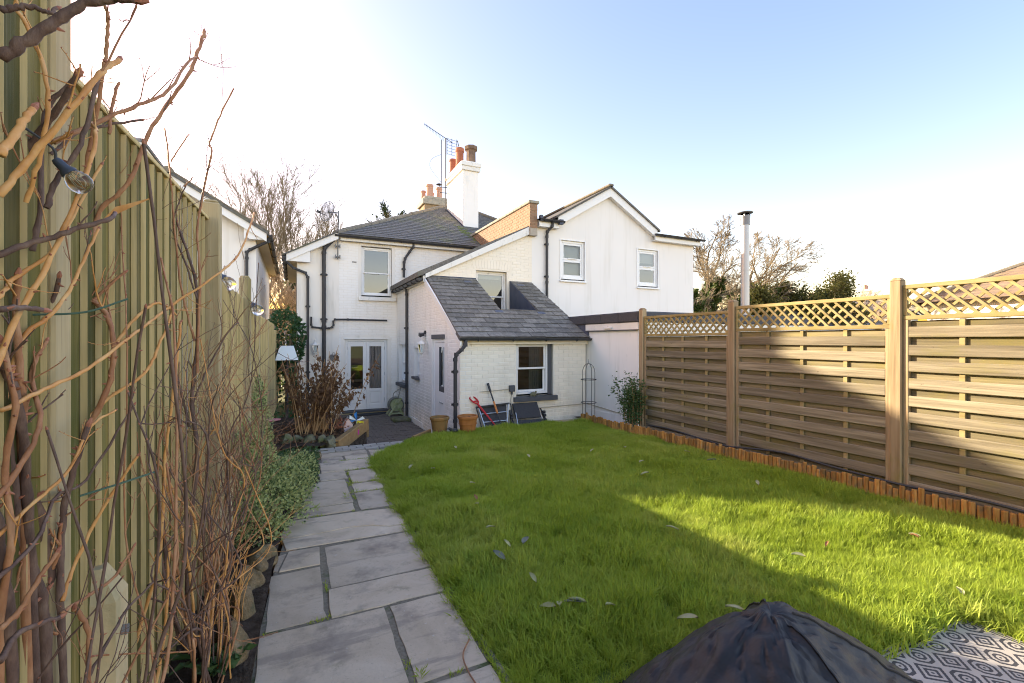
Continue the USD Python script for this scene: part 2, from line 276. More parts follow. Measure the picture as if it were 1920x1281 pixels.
M['ivy_leaf'] = MT('ivy_leaf', [(.07, .11, .02), (.13, .17, .04)], (2, 2, 2), rough=.5, transl=.25, island=IG)
M['evergreen'] = MT('evergreen', [(.12, .12, .025), (.21, .185, .05)], (.8, .8, .8), rough=.6, transl=.45, island=IG)
M['hedge_leaf'] = MT('hedge_leaf', [(.05, .12, .04), (.10, .20, .075)], (3, 3, 3), rough=.4, transl=.2, island=IG)
M['conifer'] = MT('conifer', [(.03, .06, .025), (.06, .09, .04)], (3, 3, 3), rough=.7, transl=.15, island=IG)
M['shrub_leaf'] = MT('shrub_leaf', [(.09, .165, .055), (.16, .24, .09)], (8, 8, 8), rough=.5, transl=.25, island=IG)
M['var_green'] = MT('var_green', [(.15, .22, .08), (.24, .31, .12)], (8, 8, 8), rough=.5, transl=.25, island=IG)
M['var_cream'] = MT('var_cream', [(.62, .60, .32), (.78, .74, .48)], (8, 8, 8), rough=.5, transl=.25, island=[(0, (.7, .8, .55)), (.6, (1, 1, 1)), (1, (1.1, 1.05, .95))])
M['dead_leaf'] = MT('dead_leaf', [(.34, .205, .105), (.50, .32, .17)], (9, 9, 9), rough=.8, transl=.25, island=[(0, (.5, .45, .45)), (.5, (1, 1, 1)), (1, (1.5, 1.3, 1.1))])
M['dead_stem'] = MT('dead_stem', [(.34, .19, .085), (.48, .30, .14)], (9, 9, 4), rough=.8)
M['fallen_pale'] = MT('fallen_pale', [(.36, .36, .16), (.50, .48, .27)], (20, 20, 20), rough=.6, transl=.2)
M['fallen_brown'] = MT('fallen_brown', [(.30, .13, .05), (.36, .19, .09)], (20, 20, 20), rough=.6, transl=.2)
M['fallen_grey'] = MT('fallen_grey', [(.16, .18, .14), (.22, .24, .20)], (20, 20, 20), rough=.6, transl=.2)
M['grass_blade'] = MT('grass_blade', [(.42, .49, .045), (.54, .60, .075), (.64, .66, .12)], (1.1, 1.1, .2), detail=6, rough=.5, transl=.45, spec=.25, stain=[((.62, .60, .16), (.9, .9, .1), .54, .74, .55), ((.24, .40, .05), (1.9, 1.9, .1), .56, .70, .55)],
                      island=[(0, (.72, .80, .7)), (.6, (1, 1, 1)), (.93, (1.2, 1.1, 1.0)), (1, (2.0, 1.45, 2.2))])
M['black_metal'] = MT('black_metal', [(.03, .03, .032)], rough=.5, spec=.5)
M['chrome'] = MT('chrome', [(.55, .56, .58)], rough=.3, metallic=.8)
M['steel'] = MT('steel', [(.40, .40, .40), (.52, .51, .50)], (3, 3, .6), rough=.42, metallic=.7)
M['alu'] = MT('alu', [(.20, .20, .205)], rough=.45, metallic=.6)
M['dark_fabric'] = MT('dark_fabric', [(.045, .045, .05), (.065, .063, .066)], (30, 30, 30), rough=.9, bump=.3, bscale=(300, 300, 300))
M['red_plastic'] = MT('red_plastic', [(.50, .025, .03)], rough=.4)
M['orange_plastic'] = MT('orange_plastic', [(.60, .22, .06)], rough=.4)
M['reel_green'] = MT('reel_green', [(.40, .42, .27), (.30, .34, .17)], (9, 9, 9), rough=.6, stain=[((.18, .24, .06), (9, 9, 9), .5, .65, .7)])
M['hose'] = MT('hose', [(.20, .20, .17)], rough=.6)
M['brass'] = MT('brass', [(.62, .36, .12)], rough=.35, metallic=.7)
M['mat_black'] = MT('mat_black', [(.04, .042, .045)], (60, 60, 60), rough=.95, bump=.5)
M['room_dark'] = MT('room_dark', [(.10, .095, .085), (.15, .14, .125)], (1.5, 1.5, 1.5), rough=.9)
M['blind'] = MT('blind', [(.86, .86, .85)], rough=.9, transl=.2)
M['curtain'] = MT('curtain', [(.18, .18, .20), (.34, .34, .37)], (12, 12, .5), rough=.9)
M['glass'] = glass_mat('glass', 1.75)
M['glass_mirror'] = glass_mat('glass_mirror', 2.4)
M['glass_lantern'] = glass_mat('glass_lantern', 1.5)
M['cap_blue'] = MT('cap_blue', [(.03, .038, .055)], rough=.3, spec=.6)
M['bulb_glass'] = usdkit.material(stage, '/World/Looks/bulb_glass', {"p": ("principled_bsdf", {"base_color": (.95, .96, .95), "roughness": .03, "transmission_weight": 1.0, "ior": 1.45})}, [], surface="p.BSDF")
M['filament'] = MT('filament', [(.55, .45, .25)], rough=.4, metallic=.5)
M['cable'] = MT('cable', [(.05, .05, .05)], rough=.6)
M['cable_tan'] = MT('cable_tan', [(.42, .36, .27)], rough=.7)
M['wire_green'] = MT('wire_green', [(.06, .12, .09)], rough=.5)
M['sheet_black'] = MT('sheet_black', [(.016, .016, .018), (.026, .025, .026)], (3, 3, 3), rough=.52, bump=.5, bscale=(24, 24, 24), bdist=.010, spec=.45,
                      stain=[((.06, .038, .024), (4, 4, 4), .56, .74, .6), ((.09, .09, .095), (70, 70, 70), .69, .73, .5)])
M['pink_plastic'] = MT('pink_plastic', [(.58, .16, .20), (.66, .28, .30)], (20, 20, 20), rough=.5)
M['card_pink'] = MT('card_pink', [(.70, .46, .42), (.72, .60, .56)], (20, 20, 20), rough=.7)
M['toy_blue'] = MT('toy_blue', [(.06, .24, .55)], rough=.4)
M['toy_yellow'] = MT('toy_yellow', [(.70, .60, .05)], rough=.4)
M['toy_white'] = MT('toy_white', [(.75, .80, .80)], rough=.4)
M['toy_magenta'] = MT('toy_magenta', [(.55, .05, .28)], rough=.4)
M['tile_brown'] = MT('tile_brown', [(.16, .11, .075), (.25, .18, .125)], (3, 3, 8), rough=.9, bump=.5, bscale=(10, 10, 30), rnd=.1, stain=[((.26, .22, .10), (3, 3, 3), .55, .72, .6)])
M['roof_far'] = MT('roof_far', [(.11, .10, .105), (.17, .15, .145)], (1, 1, 3), rough=.9)
M['wall_far'] = MT('wall_far', [(.72, .66, .57), (.78, .72, .63)], (1, 1, 1), rough=.9)
M['brick_far'] = MT('brick_far', [(.32, .23, .14), (.42, .32, .21)], (2, 2, 6), rough=.9)

def rug_mat():
    n = {"g": ("geometry", {}), "sp": ("separate_xyz", {})}; L = [("g.position", "sp.vector")]
    def op(k, t, a, b=None, c=None):
        inp = {"math_type": t}
        for i, x in enumerate((a, b, c)):
            if x is None: continue
            if isinstance(x, str): L.append((x if '.' in x else x + '.value', f"{k}.value{i+1}"))
            else: inp[f"value{i+1}"] = float(x)
        n[k] = ("math", inp); return k
    p = .128
    a = op("a", "add", "sp.x", "sp.y"); b = op("b", "subtract", "sp.x", "sp.y")
    u = op("u", "multiply", a, .7071 / p); v = op("v", "multiply", b, .7071 / p)
    zz = op("zz", "pingpong", op("zs", "multiply", "sp.x", 1.0), .007)
    uf = op("uf", "fraction", op("u2", "add", u, 200.3)); vf = op("vf", "fraction", op("v2", "add", v, 200.3))
    du = op("du", "absolute", op("du0", "subtract", uf, .5)); dv = op("dv", "absolute", op("dv0", "subtract", vf, .5))
    d = op("d", "maximum", du, dv)
    # alternate cells have rounder rings
    s1 = op("s1", "multiply", op("s0", "add", du, dv), .66); cell = op("ce", "modulo", op("cs", "add", op("fu", "floor", op("u3", "add", u, 200.3)), op("fv", "floor", op("v3", "add", v, 200.3))), 2.0)
    dd = op("dd", "maximum", d, op("s2", "multiply", s1, cell))
    # toothed edges
    tooth = op("to", "multiply", op("tp", "pingpong", op("tq", "multiply", "sp.y", 1.0), .006), 2.6)
    dz = op("dz", "add", dd, op("t2", "subtract", tooth, .008))
    n["ra"] = ("rgb_ramp", {"interpolate": False, "ramp": [(0, (.055, .053, .058)), (.09, (.48, .43, .365)), (.25, (.055, .053, .058)), (.45, (.48, .43, .365)), (.64, (.055, .053, .058)), (.85, (.48, .43, .365))]})
    L.append((op("d2", "multiply", dz, 2.0) + ".value", "ra.fac"))
    # striped border along the far edge
    by = op("by", "subtract", RUG_Y1, "sp.y"); bx = op("bx", "subtract", RUG_X1, "sp.x"); e = op("e", "minimum", by, bx)
    n["rb"] = ("rgb_ramp", {"interpolate": False, "ramp": [(0, (.48, .43, .365)), (.2, (.055, .053, .058)), (.4, (.48, .43, .365)), (.6, (.055, .053, .058)), (.8, (.48, .43, .365))]})
    L.append((op("e2", "multiply", e, 1 / .05) + ".value", "rb.fac"))
    n["mx"] = ("mix", {}); L += [(op("ls", "less_than", e, .05) + ".value", "mx.fac"), ("ra.color", "mx.color1"), ("rb.color", "mx.color2")]
    n["no"] = ("noise_texture", {"scale": 6.0, "detail": 4.0}); L.append(("g.position", "no.vector"))
    n["mr"] = ("map_range", {"from_min": .3, "from_max": .7, "to_min": .8, "to_max": 1.05}); L.append(("no.fac", "mr.value"))
    n["mm"] = ("mix", {"mix_type": "multiply", "fac": 1.0}); L += [("mx.color", "mm.color1"), ("mr.result", "mm.color2")]
    n["p"] = ("principled_bsdf", {"roughness": .6}); L.append(("mm.color", "p.base_color"))
    return usdkit.material(stage, '/World/Looks/rug', n, L, surface="p.BSDF")
RUG_X1, RUG_Y1 = 3.46, 1.27
M['rug'] = rug_mat()
# ------------------------------------------------------------------ ground, terrace, path, patio
GZ = 0.46                                     # level of the garden; the patio by the house lies near 0
def grid_sheet(x0, x1, y0, y1, nx, ny, zf):
    X, Y = np.meshgrid(np.linspace(x0, x1, nx), np.linspace(y0, y1, ny), indexing='ij')
    i, j = np.meshgrid(np.arange(nx - 1), np.arange(ny - 1), indexing='ij')
    v = np.stack([X, Y, zf(X, Y)], -1).reshape(-1, 3)
    q = np.stack([i * ny + j, (i + 1) * ny + j, (i + 1) * ny + j + 1, i * ny + j + 1], -1).reshape(-1, 4)
    return MB().add(v, q)
obj('ground', MB().add([(-400, -400, -.34), (400, -400, -.34), (400, 400, -.34), (-400, 400, -.34)], [[0, 1, 2, 3]]), M['earth_far'], kind='structure')
terr = Polygon([(-9, -16), (14, -16), (14, 10.4), (2.86, 10.4), (2.86, 7.86), (2.05, 7.62), (1.62, 7.42), (.62, 7.42), (1.2, 8.55), (1.05, 9.8), (-.2, 10.3), (-9, 10.3)])
obj('garden_terrace', MB().prism(terr, XY, -.33, GZ - .045), M['soil'], kind='structure')

# lawn base sheet, gently uneven
LAWN = Polygon([(.905, -3), (.91, 4.4), (.93, 5.9), (.99, 6.42), (1.3, 6.85), (1.66, 7.22), (2.02, 7.42), (2.45, 7.42), (2.75, 7.5), (5.2, 7.56), (5.40, 4.5), (5.56, 1.2), (5.6, -3)])
def lawn_z(x, y):
    p = np.stack([np.asarray(x) * .9, np.asarray(y) * .9, np.zeros_like(np.asarray(x))], -1)
    return GZ - .035 + .045 * (meshkit.fbm(p, 3, 5) - .5) + .045 * np.clip((np.asarray(x) - .9) / .5, 0, 1) * np.clip((5.5 - np.asarray(x)) / 1.6, 0, 1)
tri = MB()
gl = trimesh.creation.triangulate_polygon(LAWN, engine='earcut')
sub_v, sub_f = trimesh.remesh.subdivide_to_size(np.c_[gl[0], np.zeros(len(gl[0]))], gl[1], .35)
sub_v[:, 2] = lawn_z(sub_v[:, 0], sub_v[:, 1])
lawn = obj('lawn', (sub_v, sub_f), M['turf_base'], smooth=True, kind='structure')

# path of sandstone slabs
path = obj('path', MB().prism(Polygon([(-.2, -3), (.93, -3), (.95, 6.3), (1.34, 6.9), (.35, 7.35), (-.15, 7.32), (.28, 6.9), (.25, 5.6), (.0, 4.7), (-.12, 3.6), (-.2, 2.4)]), XY, GZ - .06, GZ - .007), M['joint'], kind='structure')
rs = np.random.default_rng(11)
def slab_poly(p, name='paving_slab', mat='slab', par=path, z=GZ, tilt=.004):
    p = Polygon(p); c = np.array(p.centroid.coords[0]); a, b = rs.normal(0, tilt, 2); dz = rs.normal(0, .002)
    top = p.buffer(-.006, join_style=2)
    m = MB(); t = trimesh.creation.extrude_polygon(p, .04, engine='earcut'); v = np.array(t.vertices)
    up = v[:, 2] > .02
    cc = v[:, :2] - c; v[up, :2] = c + cc[up] * (1 - .005 / np.maximum(np.abs(cc[up]).max(), .05))
    v[:, 2] += z - .04 + dz + a * cc[:, 0] + b * cc[:, 1]
    m.add(v, t.faces)
    return obj(name, m, M[mat], par)
def wob(x0, x1, y0, y1, k=.006):
    q = []
    for (ax, ay), (bx, by) in zip([(x0, y0), (x1, y0), (x1, y1), (x0, y1)], [(x1, y0), (x1, y1), (x0, y1), (x0, y0)]):
        n = max(2, int(np.hypot(bx - ax, by - ay) / .09))
        for i in range(n):
            t = i / n; q.append((ax + (bx - ax) * t + rs.normal(0, k * .45), ay + (by - ay) * t + rs.normal(0, k * .45)))
    return q
for r in [(-.18, .50, 1.42, 2.12), (.53, .89, 1.35, 2.10), (-.17, .50, 2.15, 2.835), (.53, .885, 2.125, 2.825), (.53, .89, .7, 1.33), (-.18, .5, .7, 1.4),
          (-.14, .175, 2.865, 3.545), (.22, .90, 3.195, 3.855), (.20, .89, 2.85, 3.17), (.0, .54, 4.565, 4.775), (.08, .545, 4.80, 5.63), (.585, .9, 4.55, 5.08), (.59, .905, 5.105, 5.415),
          (.28, .58, 5.66, 5.98), (.605, .91, 5.44, 5.955), (.31, .93, 6.0, 6.475), (.34, .62, 6.50, 6.76), (.64, .955, 6.50, 6.76), (.34, .97, 6.785, 7.03)]:
    slab_poly(wob(*r))
slab_poly([(-.09, 3.572), (.18, 3.57), (.19, 3.87), (-.03, 3.885)]); slab_poly([(-.125, 3.6), (-.10, 3.58), (-.045, 3.86), (-.10, 3.84)])
crack = [(-.09, 4.19), (.0, 4.13), (.22, 4.14), (.45, 4.16), (.62, 4.12), (.76, 4.03), (.9, 4.02)]
slab_poly([(-.09, 4.535)] + [(x, y + .004) for x, y in crack] + [(.905, 4.44), (.6, 4.5)])
slab_poly([(x, y - .004) for x, y in crack[::-1]] + [(-.05, 3.92), (.4, 3.905), (.9, 3.88)])
slab_poly([(.99, 6.52), (1.02, 6.50), (1.33, 6.84), (1.0, 6.98)]); slab_poly([(-.12, 7.06), (.32, 7.05), (.32, 7.30), (-.12, 7.28)])
# a row of pale block pavers where the path meets the steps
for j in range(3):
    for i in range(8):
        x = .36 + i * .205 + (j % 2) * .1; y = 7.06 + j * .105
        if x + y * .35 > 4.05 or (x < .98 and y < 7.05): continue
        slab_poly([(x, y), (x + .197, y), (x + .197, y + .097), (x, y + .097)], 'block_paver', 'paver_light', path, GZ + .002, .012)
# steps down to the patio
st = thing('garden_steps', 'block paved steps dropping from the slab path to the patio', 'steps', (1.2, 7.6, 0))
for k, (y0, z1) in enumerate([(7.42, .30), (7.80, .14)]):
    b = MB()
    for i in range(9):
        for j in range(4): b.box(.95 + i * .205, .95 + i * .205 + .197, y0 + j * .1, y0 + j * .1 + .094, z1 - .055, z1 + rs.normal(0, .002), .004)
    b.box(.94, 2.8, y0, y0 + .4, -.2, z1 - .012)
    obj('tread', b, M['paver'], st)
# patio of dark block pavers
patio = obj('patio', MB().prism(Polygon([(-.5, 7.3), (2.9, 7.3), (2.9, 13.72), (-.5, 13.72)]), XY, -.25, -.035), M['joint'], kind='structure')
b = MB()
for j in range(int((13.68 - 8.3) / .105)):
    for i in range(16):
        x = -.45 + i * .208 + (j % 2) * .104; y = 8.3 + j * .105
        if x + .2 > 2.79 : continue
        v, f = cbox_arr((x, y, -.09), (x + .2, y + .098, -.02 + rs.normal(0, .003)), .004); b.add(v, f)
obj('block_paving', b, M['paver'], patio, kind='stuff')

# soil of the beds
def soil_bed(name, poly, z, amp, seed, label=None):
    v, f = trimesh.creation.triangulate_polygon(Polygon(poly), engine='earcut'); v, f = trimesh.remesh.subdivide_to_size(np.c_[v, np.zeros(len(v))], f, .09)
    zf = z(v[:, 0], v[:, 1]) if callable(z) else z
    v[:, 2] = zf + amp * (meshkit.fbm(v * [6, 6, 1], 4, seed) - .5) * 2
    return obj(name, (v, f), M['soil'], smooth=True, kind='structure')
soil_bed('flower_bed', [(-.62, -1), (-.17, -1), (-.17, 2.4), (-.12, 3.6), (-.02, 4.7), (.22, 5.5), (.30, 6.9), (-.15, 6.95), (-.5, 6.9), (-.52, 3.4)], GZ + .075, .035, 3)
soil_bed('shrub_bed', [(-.45, 7.3), (.6, 7.36), (1.15, 8.5), (1.0, 9.75), (-.2, 10.2), (-.45, 10.2)], GZ + .06, .04, 4)
soil_bed('fence_bed', [(5.27, 7.62), (5.44, 4.5), (5.60, 1.2), (5.63, -1), (5.9, -1), (5.75, 6.5), (5.62, 7.95), (5.25, 7.95)], GZ + .025, .02, 6)
# concrete strip under the kitchen wall
obj('wall_strip', MB().prism(Polygon([(2.0, 7.40), (2.45, 7.36), (5.25, 7.45), (5.25, 8.05), (2.86, 8.05), (2.2, 7.72)]), XY, GZ - .1, GZ - .03), M['concrete'], kind='structure')

# log-roll edging along the right fence: each half log a piece
le = thing('log_edging', 'orange brown log roll edging between the lawn and the right fence', 'lawn edging', (5.4, 4.4, GZ))
E0, E1 = np.array([5.235, 7.66]), np.array([5.58, 1.05]); nlog = 128
dE = (E1 - E0) / np.linalg.norm(E1 - E0)
for i in range(nlog):
    c = E0 + (E1 - E0) * (i + .5) / nlog; h = .150 + rs.normal(0, .012)
    ang = np.linspace(-PI / 2, PI / 2, 7); prof = Polygon(np.c_[np.cos(ang) * .026, np.sin(ang) * .0245])
    pv = np.array(prof.exterior.coords[:-1]); n = len(pv); sd = np.array([-abs(dE[1]), -abs(dE[0]) * 0])
    nx = np.array([dE[1], -dE[0]]); 
    if nx[0] > 0: nx = -nx
    w = c + pv[:, :1] * nx + pv[:, 1:] * dE
    tl = rs.normal(0, .004)
    v = np.vstack([np.c_[w, np.full(n, GZ - .12)], np.c_[w + tl * nx, np.full(n, GZ + h - .008)], np.c_[c + (w - c) * .82 + tl * nx, np.full(n, GZ + h)]])
    f = [[k, (k + 1) % n, n + (k + 1) % n, n + k] for k in range(n)] + [[n + k, n + (k + 1) % n, 2 * n + (k + 1) % n, 2 * n + k] for k in range(n)]
    m = MB().add(v, f); m.add(v[2 * n:], [[0, k, k + 1] for k in range(1, n - 1)])
    obj('log', m, M['log'], le)
# ------------------------------------------------------------------ building helpers
rb = np.random.default_rng(21)
def bricks(poly, cw=.225, ch=.075, joint=.010, c=.003, d=.007):
    """brick faces that fill a polygon in wall coordinates: list of (a0,a1,b0,b1) or polygons"""
    x0, y0, x1, y1 = poly.bounds; out = []
    from shapely.prepared import prep
    pp = prep(poly)
    for r in range(int((y1 - y0) / ch) + 1):
        yb = y0 + r * ch; xs = x0 - (r % 2) * cw / 2
        while xs < x1:
            q = sbox(xs + joint / 2, yb + joint / 2, xs + cw - joint / 2, yb + ch - joint / 2)
            if pp.contains(q): out.append((q, True))
            elif pp.intersects(q):
                g = q.intersection(poly)
                for gg in getattr(g, 'geoms', [g]):
                    if gg.geom_type == 'Polygon' and gg.area > .0012: out.append((gg, False))
            xs += cw
    return out
def brick_mesh(q, full, fn, face, d=.007, c=.0035):
    """face: the wall coordinate of the mortar plane; d towards the viewer (sign included)"""
    dd = d * (1 + rb.normal(0, .18))
    if full:
        x0, y0, x1, y1 = q.bounds
        o = [(x0, y0), (x1, y0), (x1, y1), (x0, y1)]
        v = np.array([(a, b, face) for a, b in o] + [(a + (c if a == x0 else -c), b + (c if b == y0 else -c), face + dd) for a, b in o])
        f = np.array([[4, 5, 6, 7], [0, 1, 5, 4], [1, 2, 6, 5], [2, 3, 7, 6], [3, 0, 4, 7]])
        return MB().add(fn(v), f)
    m = MB(); t = trimesh.creation.extrude_polygon(q, abs(dd), engine='earcut'); v = np.array(t.vertices); v[:, 2] = face + np.where(v[:, 2] > abs(dd) / 2, dd, 0)
    return m.add(fn(v), t.faces)
def brickwork(poly, fn, face, d, mat, parent, name='brickwork', single=False):
    bl = bricks(poly)
    if single and len(bl) <= 300:
        for q, full in bl: obj('brick', brick_mesh(q, full, fn, face, d), M[mat], parent)
        return
    m = MB()
    for q, full in bl:
        b = brick_mesh(q, full, fn, face, d); m.add(*b.arr())
    obj(name, m, M[mat], parent, kind='stuff')
def wall(name, poly, fn, face, back, mat, parent):
    return obj(name, MB().prism(poly, fn, min(face, back), max(face, back)), M[mat], parent)
def room(parent, fn, a0, a1, b0, b1, f0, f1):
    """a dark room behind an opening: five faces"""
    v = np.array([(a, b, f) for f in (f0, f1) for a, b in ((a0, b0), (a1, b0), (a1, b1), (a0, b1))], float)
    obj('room', MB().add(fn(v), [[4, 5, 6, 7], [0, 1, 5, 4], [1, 2, 6, 5], [2, 3, 7, 6], [3, 0, 4, 7]]), M['room_dark'], parent)
def bx(m, fn, a0, a1, b0, b1, c0, c1, c=.004):
    v, f = cbox_arr((a0, b0, min(c0, c1)), (a1, b1, max(c0, c1)), c); m.add(fn(v), f)
def sash_window(parent, fn, a0, a1, b0, b1, f, s=1, mat='white_paint', fw=.045, glass='glass', mid=.5, blind=None, curtain=False, upvc=False):
    """f: outer face of the frame, s: direction into the house"""
    fr = MB()
    bx(fr, fn, a0, a0 + fw, b0, b1, f, f + s * .07); bx(fr, fn, a1 - fw, a1, b0, b1, f, f + s * .07)
    bx(fr, fn, a0 + fw + .001, a1 - fw - .001, b1 - fw, b1, f, f + s * .07); bx(fr, fn, a0 + fw + .001, a1 - fw - .001, b0, b0 + fw, f - s * .008, f + s * .07)
    w = obj('window', fr, M[mat], parent)
    bm = b0 + (b1 - b0) * mid; r = .038 if not upvc else .055
    for k, (lo, hi, off) in enumerate(((b0 + fw + .001, bm + (r / 2 if not upvc else -.001), .045 if not upvc else .012), (bm - (r / 2 if not upvc else -.001), b1 - fw - .001, .012))):
        sa = MB(); l, rr = a0 + fw + .002, a1 - fw - .002; o = f + s * off
        bx(sa, fn, l, l + r, lo, hi, o, o + s * .03, .003); bx(sa, fn, rr - r, rr, lo, hi, o, o + s * .03, .003)
        bx(sa, fn, l + r + .001, rr - r - .001, lo, lo + r, o, o + s * .03, .003); bx(sa, fn, l + r + .001, rr - r - .001, hi - r, hi, o, o + s * .03, .003)
        obj('sash', sa, M[mat], w)
        g = MB(); gv = np.array([(l + r - .004, lo + r - .004, o + s * .015), (rr - r + .004, lo + r - .004, o + s * .015), (rr - r + .004, hi - r + .004, o + s * .015), (l + r - .004, hi - r + .004, o + s * .015)])
        obj('pane', g.add(fn(gv), [[0, 1, 2, 3]]), M[glass], w)
    if blind:
        lo, hi = blind; o = f + s * .12
        bm_ = MB(); bx(bm_, fn, a0 + .01, a1 - .01, lo, hi, o, o + s * .012, 0); obj('blind', bm_, M['blind'], w)
    if curtain:
        xs = np.linspace(a0 + (a1 - a0) * curtain[0], a0 + (a1 - a0) * curtain[1], 30); o = f + s * .2
        p = np.array([(x, z, o + .025 * math.sin(k * 1.35)) for z in (b0, b1) for k, x in enumerate(xs)]); n = len(xs)
        obj('curtain', MB().add(fn(p), [[k, k + 1, n + k + 1, n + k] for k in range(n - 1)]), M['curtain' if len(curtain) < 3 else curtain[2]], w)
    return w
def pipe(parent, name, pts, r=.035, n=10, brackets=(), mat='black_plastic', corner=True, ax=(0, 1, 0)):
    m = MB(); m.tube(pts, r, n)
    for p in pts[1:-1]: m.tube([np.array(p) - [0, 0, .03], np.array(p) + [0, 0, .03]], r * 1.25, n)
    for z, p in brackets:
        m.tube([(p[0], p[1], z - .03), (p[0], p[1], z + .03)], r * 1.3, n); m.box(p[0] - r * 1.8, p[0] + r * 1.8, p[1] + r * .4, p[1] + r * 1.1, z - .02, z + .02)
    return obj(name, m, M[mat], parent, smooth=40)
def gutter(parent, p, q, r=.055, brackets=5, out=(0, -1, 0)):
    """half-round gutter along the eave"""
    p, q = np.array(p, float), np.array(q, float); d = (q - p) / np.linalg.norm(q - p); o = np.array(out, float); m = MB()
    a = np.linspace(0, PI, 9); ring = np.vstack([np.c_[np.cos(a) * r, -np.sin(a) * r], np.c_[np.cos(a[::-1]) * (r - .006), -np.sin(a[::-1]) * (r - .006)]]); n = len(ring)
    v = np.vstack([e + ring[:, :1] * o + ring[:, 1:] * [0, 0, 1] for e in (p, q)])
    m.add(v, [[k, (k + 1) % n, n + (k + 1) % n, n + k] for k in range(n)])
    for e in (p, q): m.add(np.vstack([e + ring[:9, :1] * o + ring[:9, 1:] * [0, 0, 1]]), [[0, k, k + 1] for k in range(1, 8)])
    for k in range(brackets):
        c = p + (q - p) * (k + .5) / brackets
        cr = np.vstack([c + np.c_[np.cos(a) * (r + .008)] * o + np.c_[-np.sin(a) * (r + .008)] * [0, 0, 1]]); m.tube(cr, .009, 4)
    return obj('gutter', m, M['black_plastic'], parent, smooth=40)
def slates(o, ex, ey, ez, poly, sw=.30, gauge=.195, th=.006, lap=.06):
    """real slates over a roof polygon (a along the eave, b up the slope). returns meshes"""
    x0, y0, x1, y1 = poly.bounds; out = []; o, ex, ey, ez = (np.array(k, float) for k in (o, ex, ey, ez))
    r = 0; b = y0
    while b < y1:
        a = x0 - (r % 2) * sw / 2
        while a < x1:
            w = sw * (1 + rb.normal(0, .0))
            q = sbox(a + .003, b, a + w - .003, b + gauge + lap).intersection(poly)
            for g in getattr(q, 'geoms', [q]):
                if g.geom_type == 'Polygon' and g.area > .002:
                    t = trimesh.creation.extrude_polygon(g, th, engine='earcut'); v = np.array(t.vertices)
                    low = b + rb.normal(0, .004); up = np.clip((v[:, 1] - b) / (gauge + lap), 0, 1)
                    v[:, 2] += .016 * (1 - up) + rb.normal(0, .0012) + .002 * (v[:, 0] - a) * rb.normal(0, 1)
                    lo = v[:, 1] < b + 1e-6; v[lo, 1] += rb.normal(0, .004)
                    out.append(MB().add(o + v[:, :1] * ex + v[:, 1:2] * ey + v[:, 2:] * ez, t.faces))
            a += sw
        b += gauge; r += 1
    return out
def joined(ms):
    m = MB()
    for k in ms: m.add(*k.arr())
    return m

# ------------------------------------------------------------------ the white house
Y1, YB = 13.70, 18.6
hs = thing('white_house', 'white painted house with slate hip roof, rear wing and low kitchen lean-to', 'house', (2.8, 11, 0))
# rear wall of the main block
door_o = sbox(1.33, 0.0, 2.505, 2.10); win_o = sbox(1.775, 3.34, 2.64, 4.80)
P = Polygon([(.10, -.3), (2.95, -.3), (2.95, 3.2), (5.6, 3.2), (5.6, 5.06), (1.12, 5.06), (.10, 4.50)]).difference(door_o).difference(win_o)
wl = wall('rear_wall', P, XZ, Y1, Y1 + .25, 'render_main', hs)
brickwork(Polygon([(1.17, -.1), (2.78, -.1), (2.78, 3.3), (3.3, 3.6), (5.0, 4.6), (5.0, 5.0), (1.17, 5.0)]).difference(door_o.buffer(.11)).difference(win_o.buffer(.09)), XZ, Y1, -.003, 'brick_white', wl)
obj('side_wall', MB().box(.10, .35, Y1 + .252, YB, -.3, 4.45), M['render_main'], hs)
obj('upper_side_wall', MB().box(1.12, 1.3, Y1 + .252, YB, 4.4, 5.05), M['render_main'], hs)
obj('far_wall', MB().box(.36, 9.0, YB, YB + .2, -.3, 5.05), M['render_main'], hs)
obj('right_wall', MB().box(8.8, 9.0, 14.0, YB - .001, -.3, 5.05), M['render_main'], hs)
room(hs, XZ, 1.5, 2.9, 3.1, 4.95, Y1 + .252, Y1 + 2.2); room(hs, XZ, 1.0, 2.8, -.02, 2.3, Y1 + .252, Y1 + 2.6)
w = sash_window(hs, XZ, 1.785, 2.63, 3.385, 4.775, Y1 + .07, glass='glass_mirror', mid=.47)
obj('sill', MB().box(1.69, 2.76, Y1 - .085, Y1 + .075, 3.22, 3.335, .008), M['white_aged'], w)
# shallow arch of bricks over the window
ar = MB(); cx = 2.207
for k in range(12):
    x = 1.75 + k * .0765; z = 4.80 + .035 * (1 - ((x + .038 - cx) / .46) ** 2); ar.box(x + .004, x + .0725, Y1 - .007, Y1 + .02, z, z + .215, .004)
obj('window_arch', ar, M['brick_white'], wl)
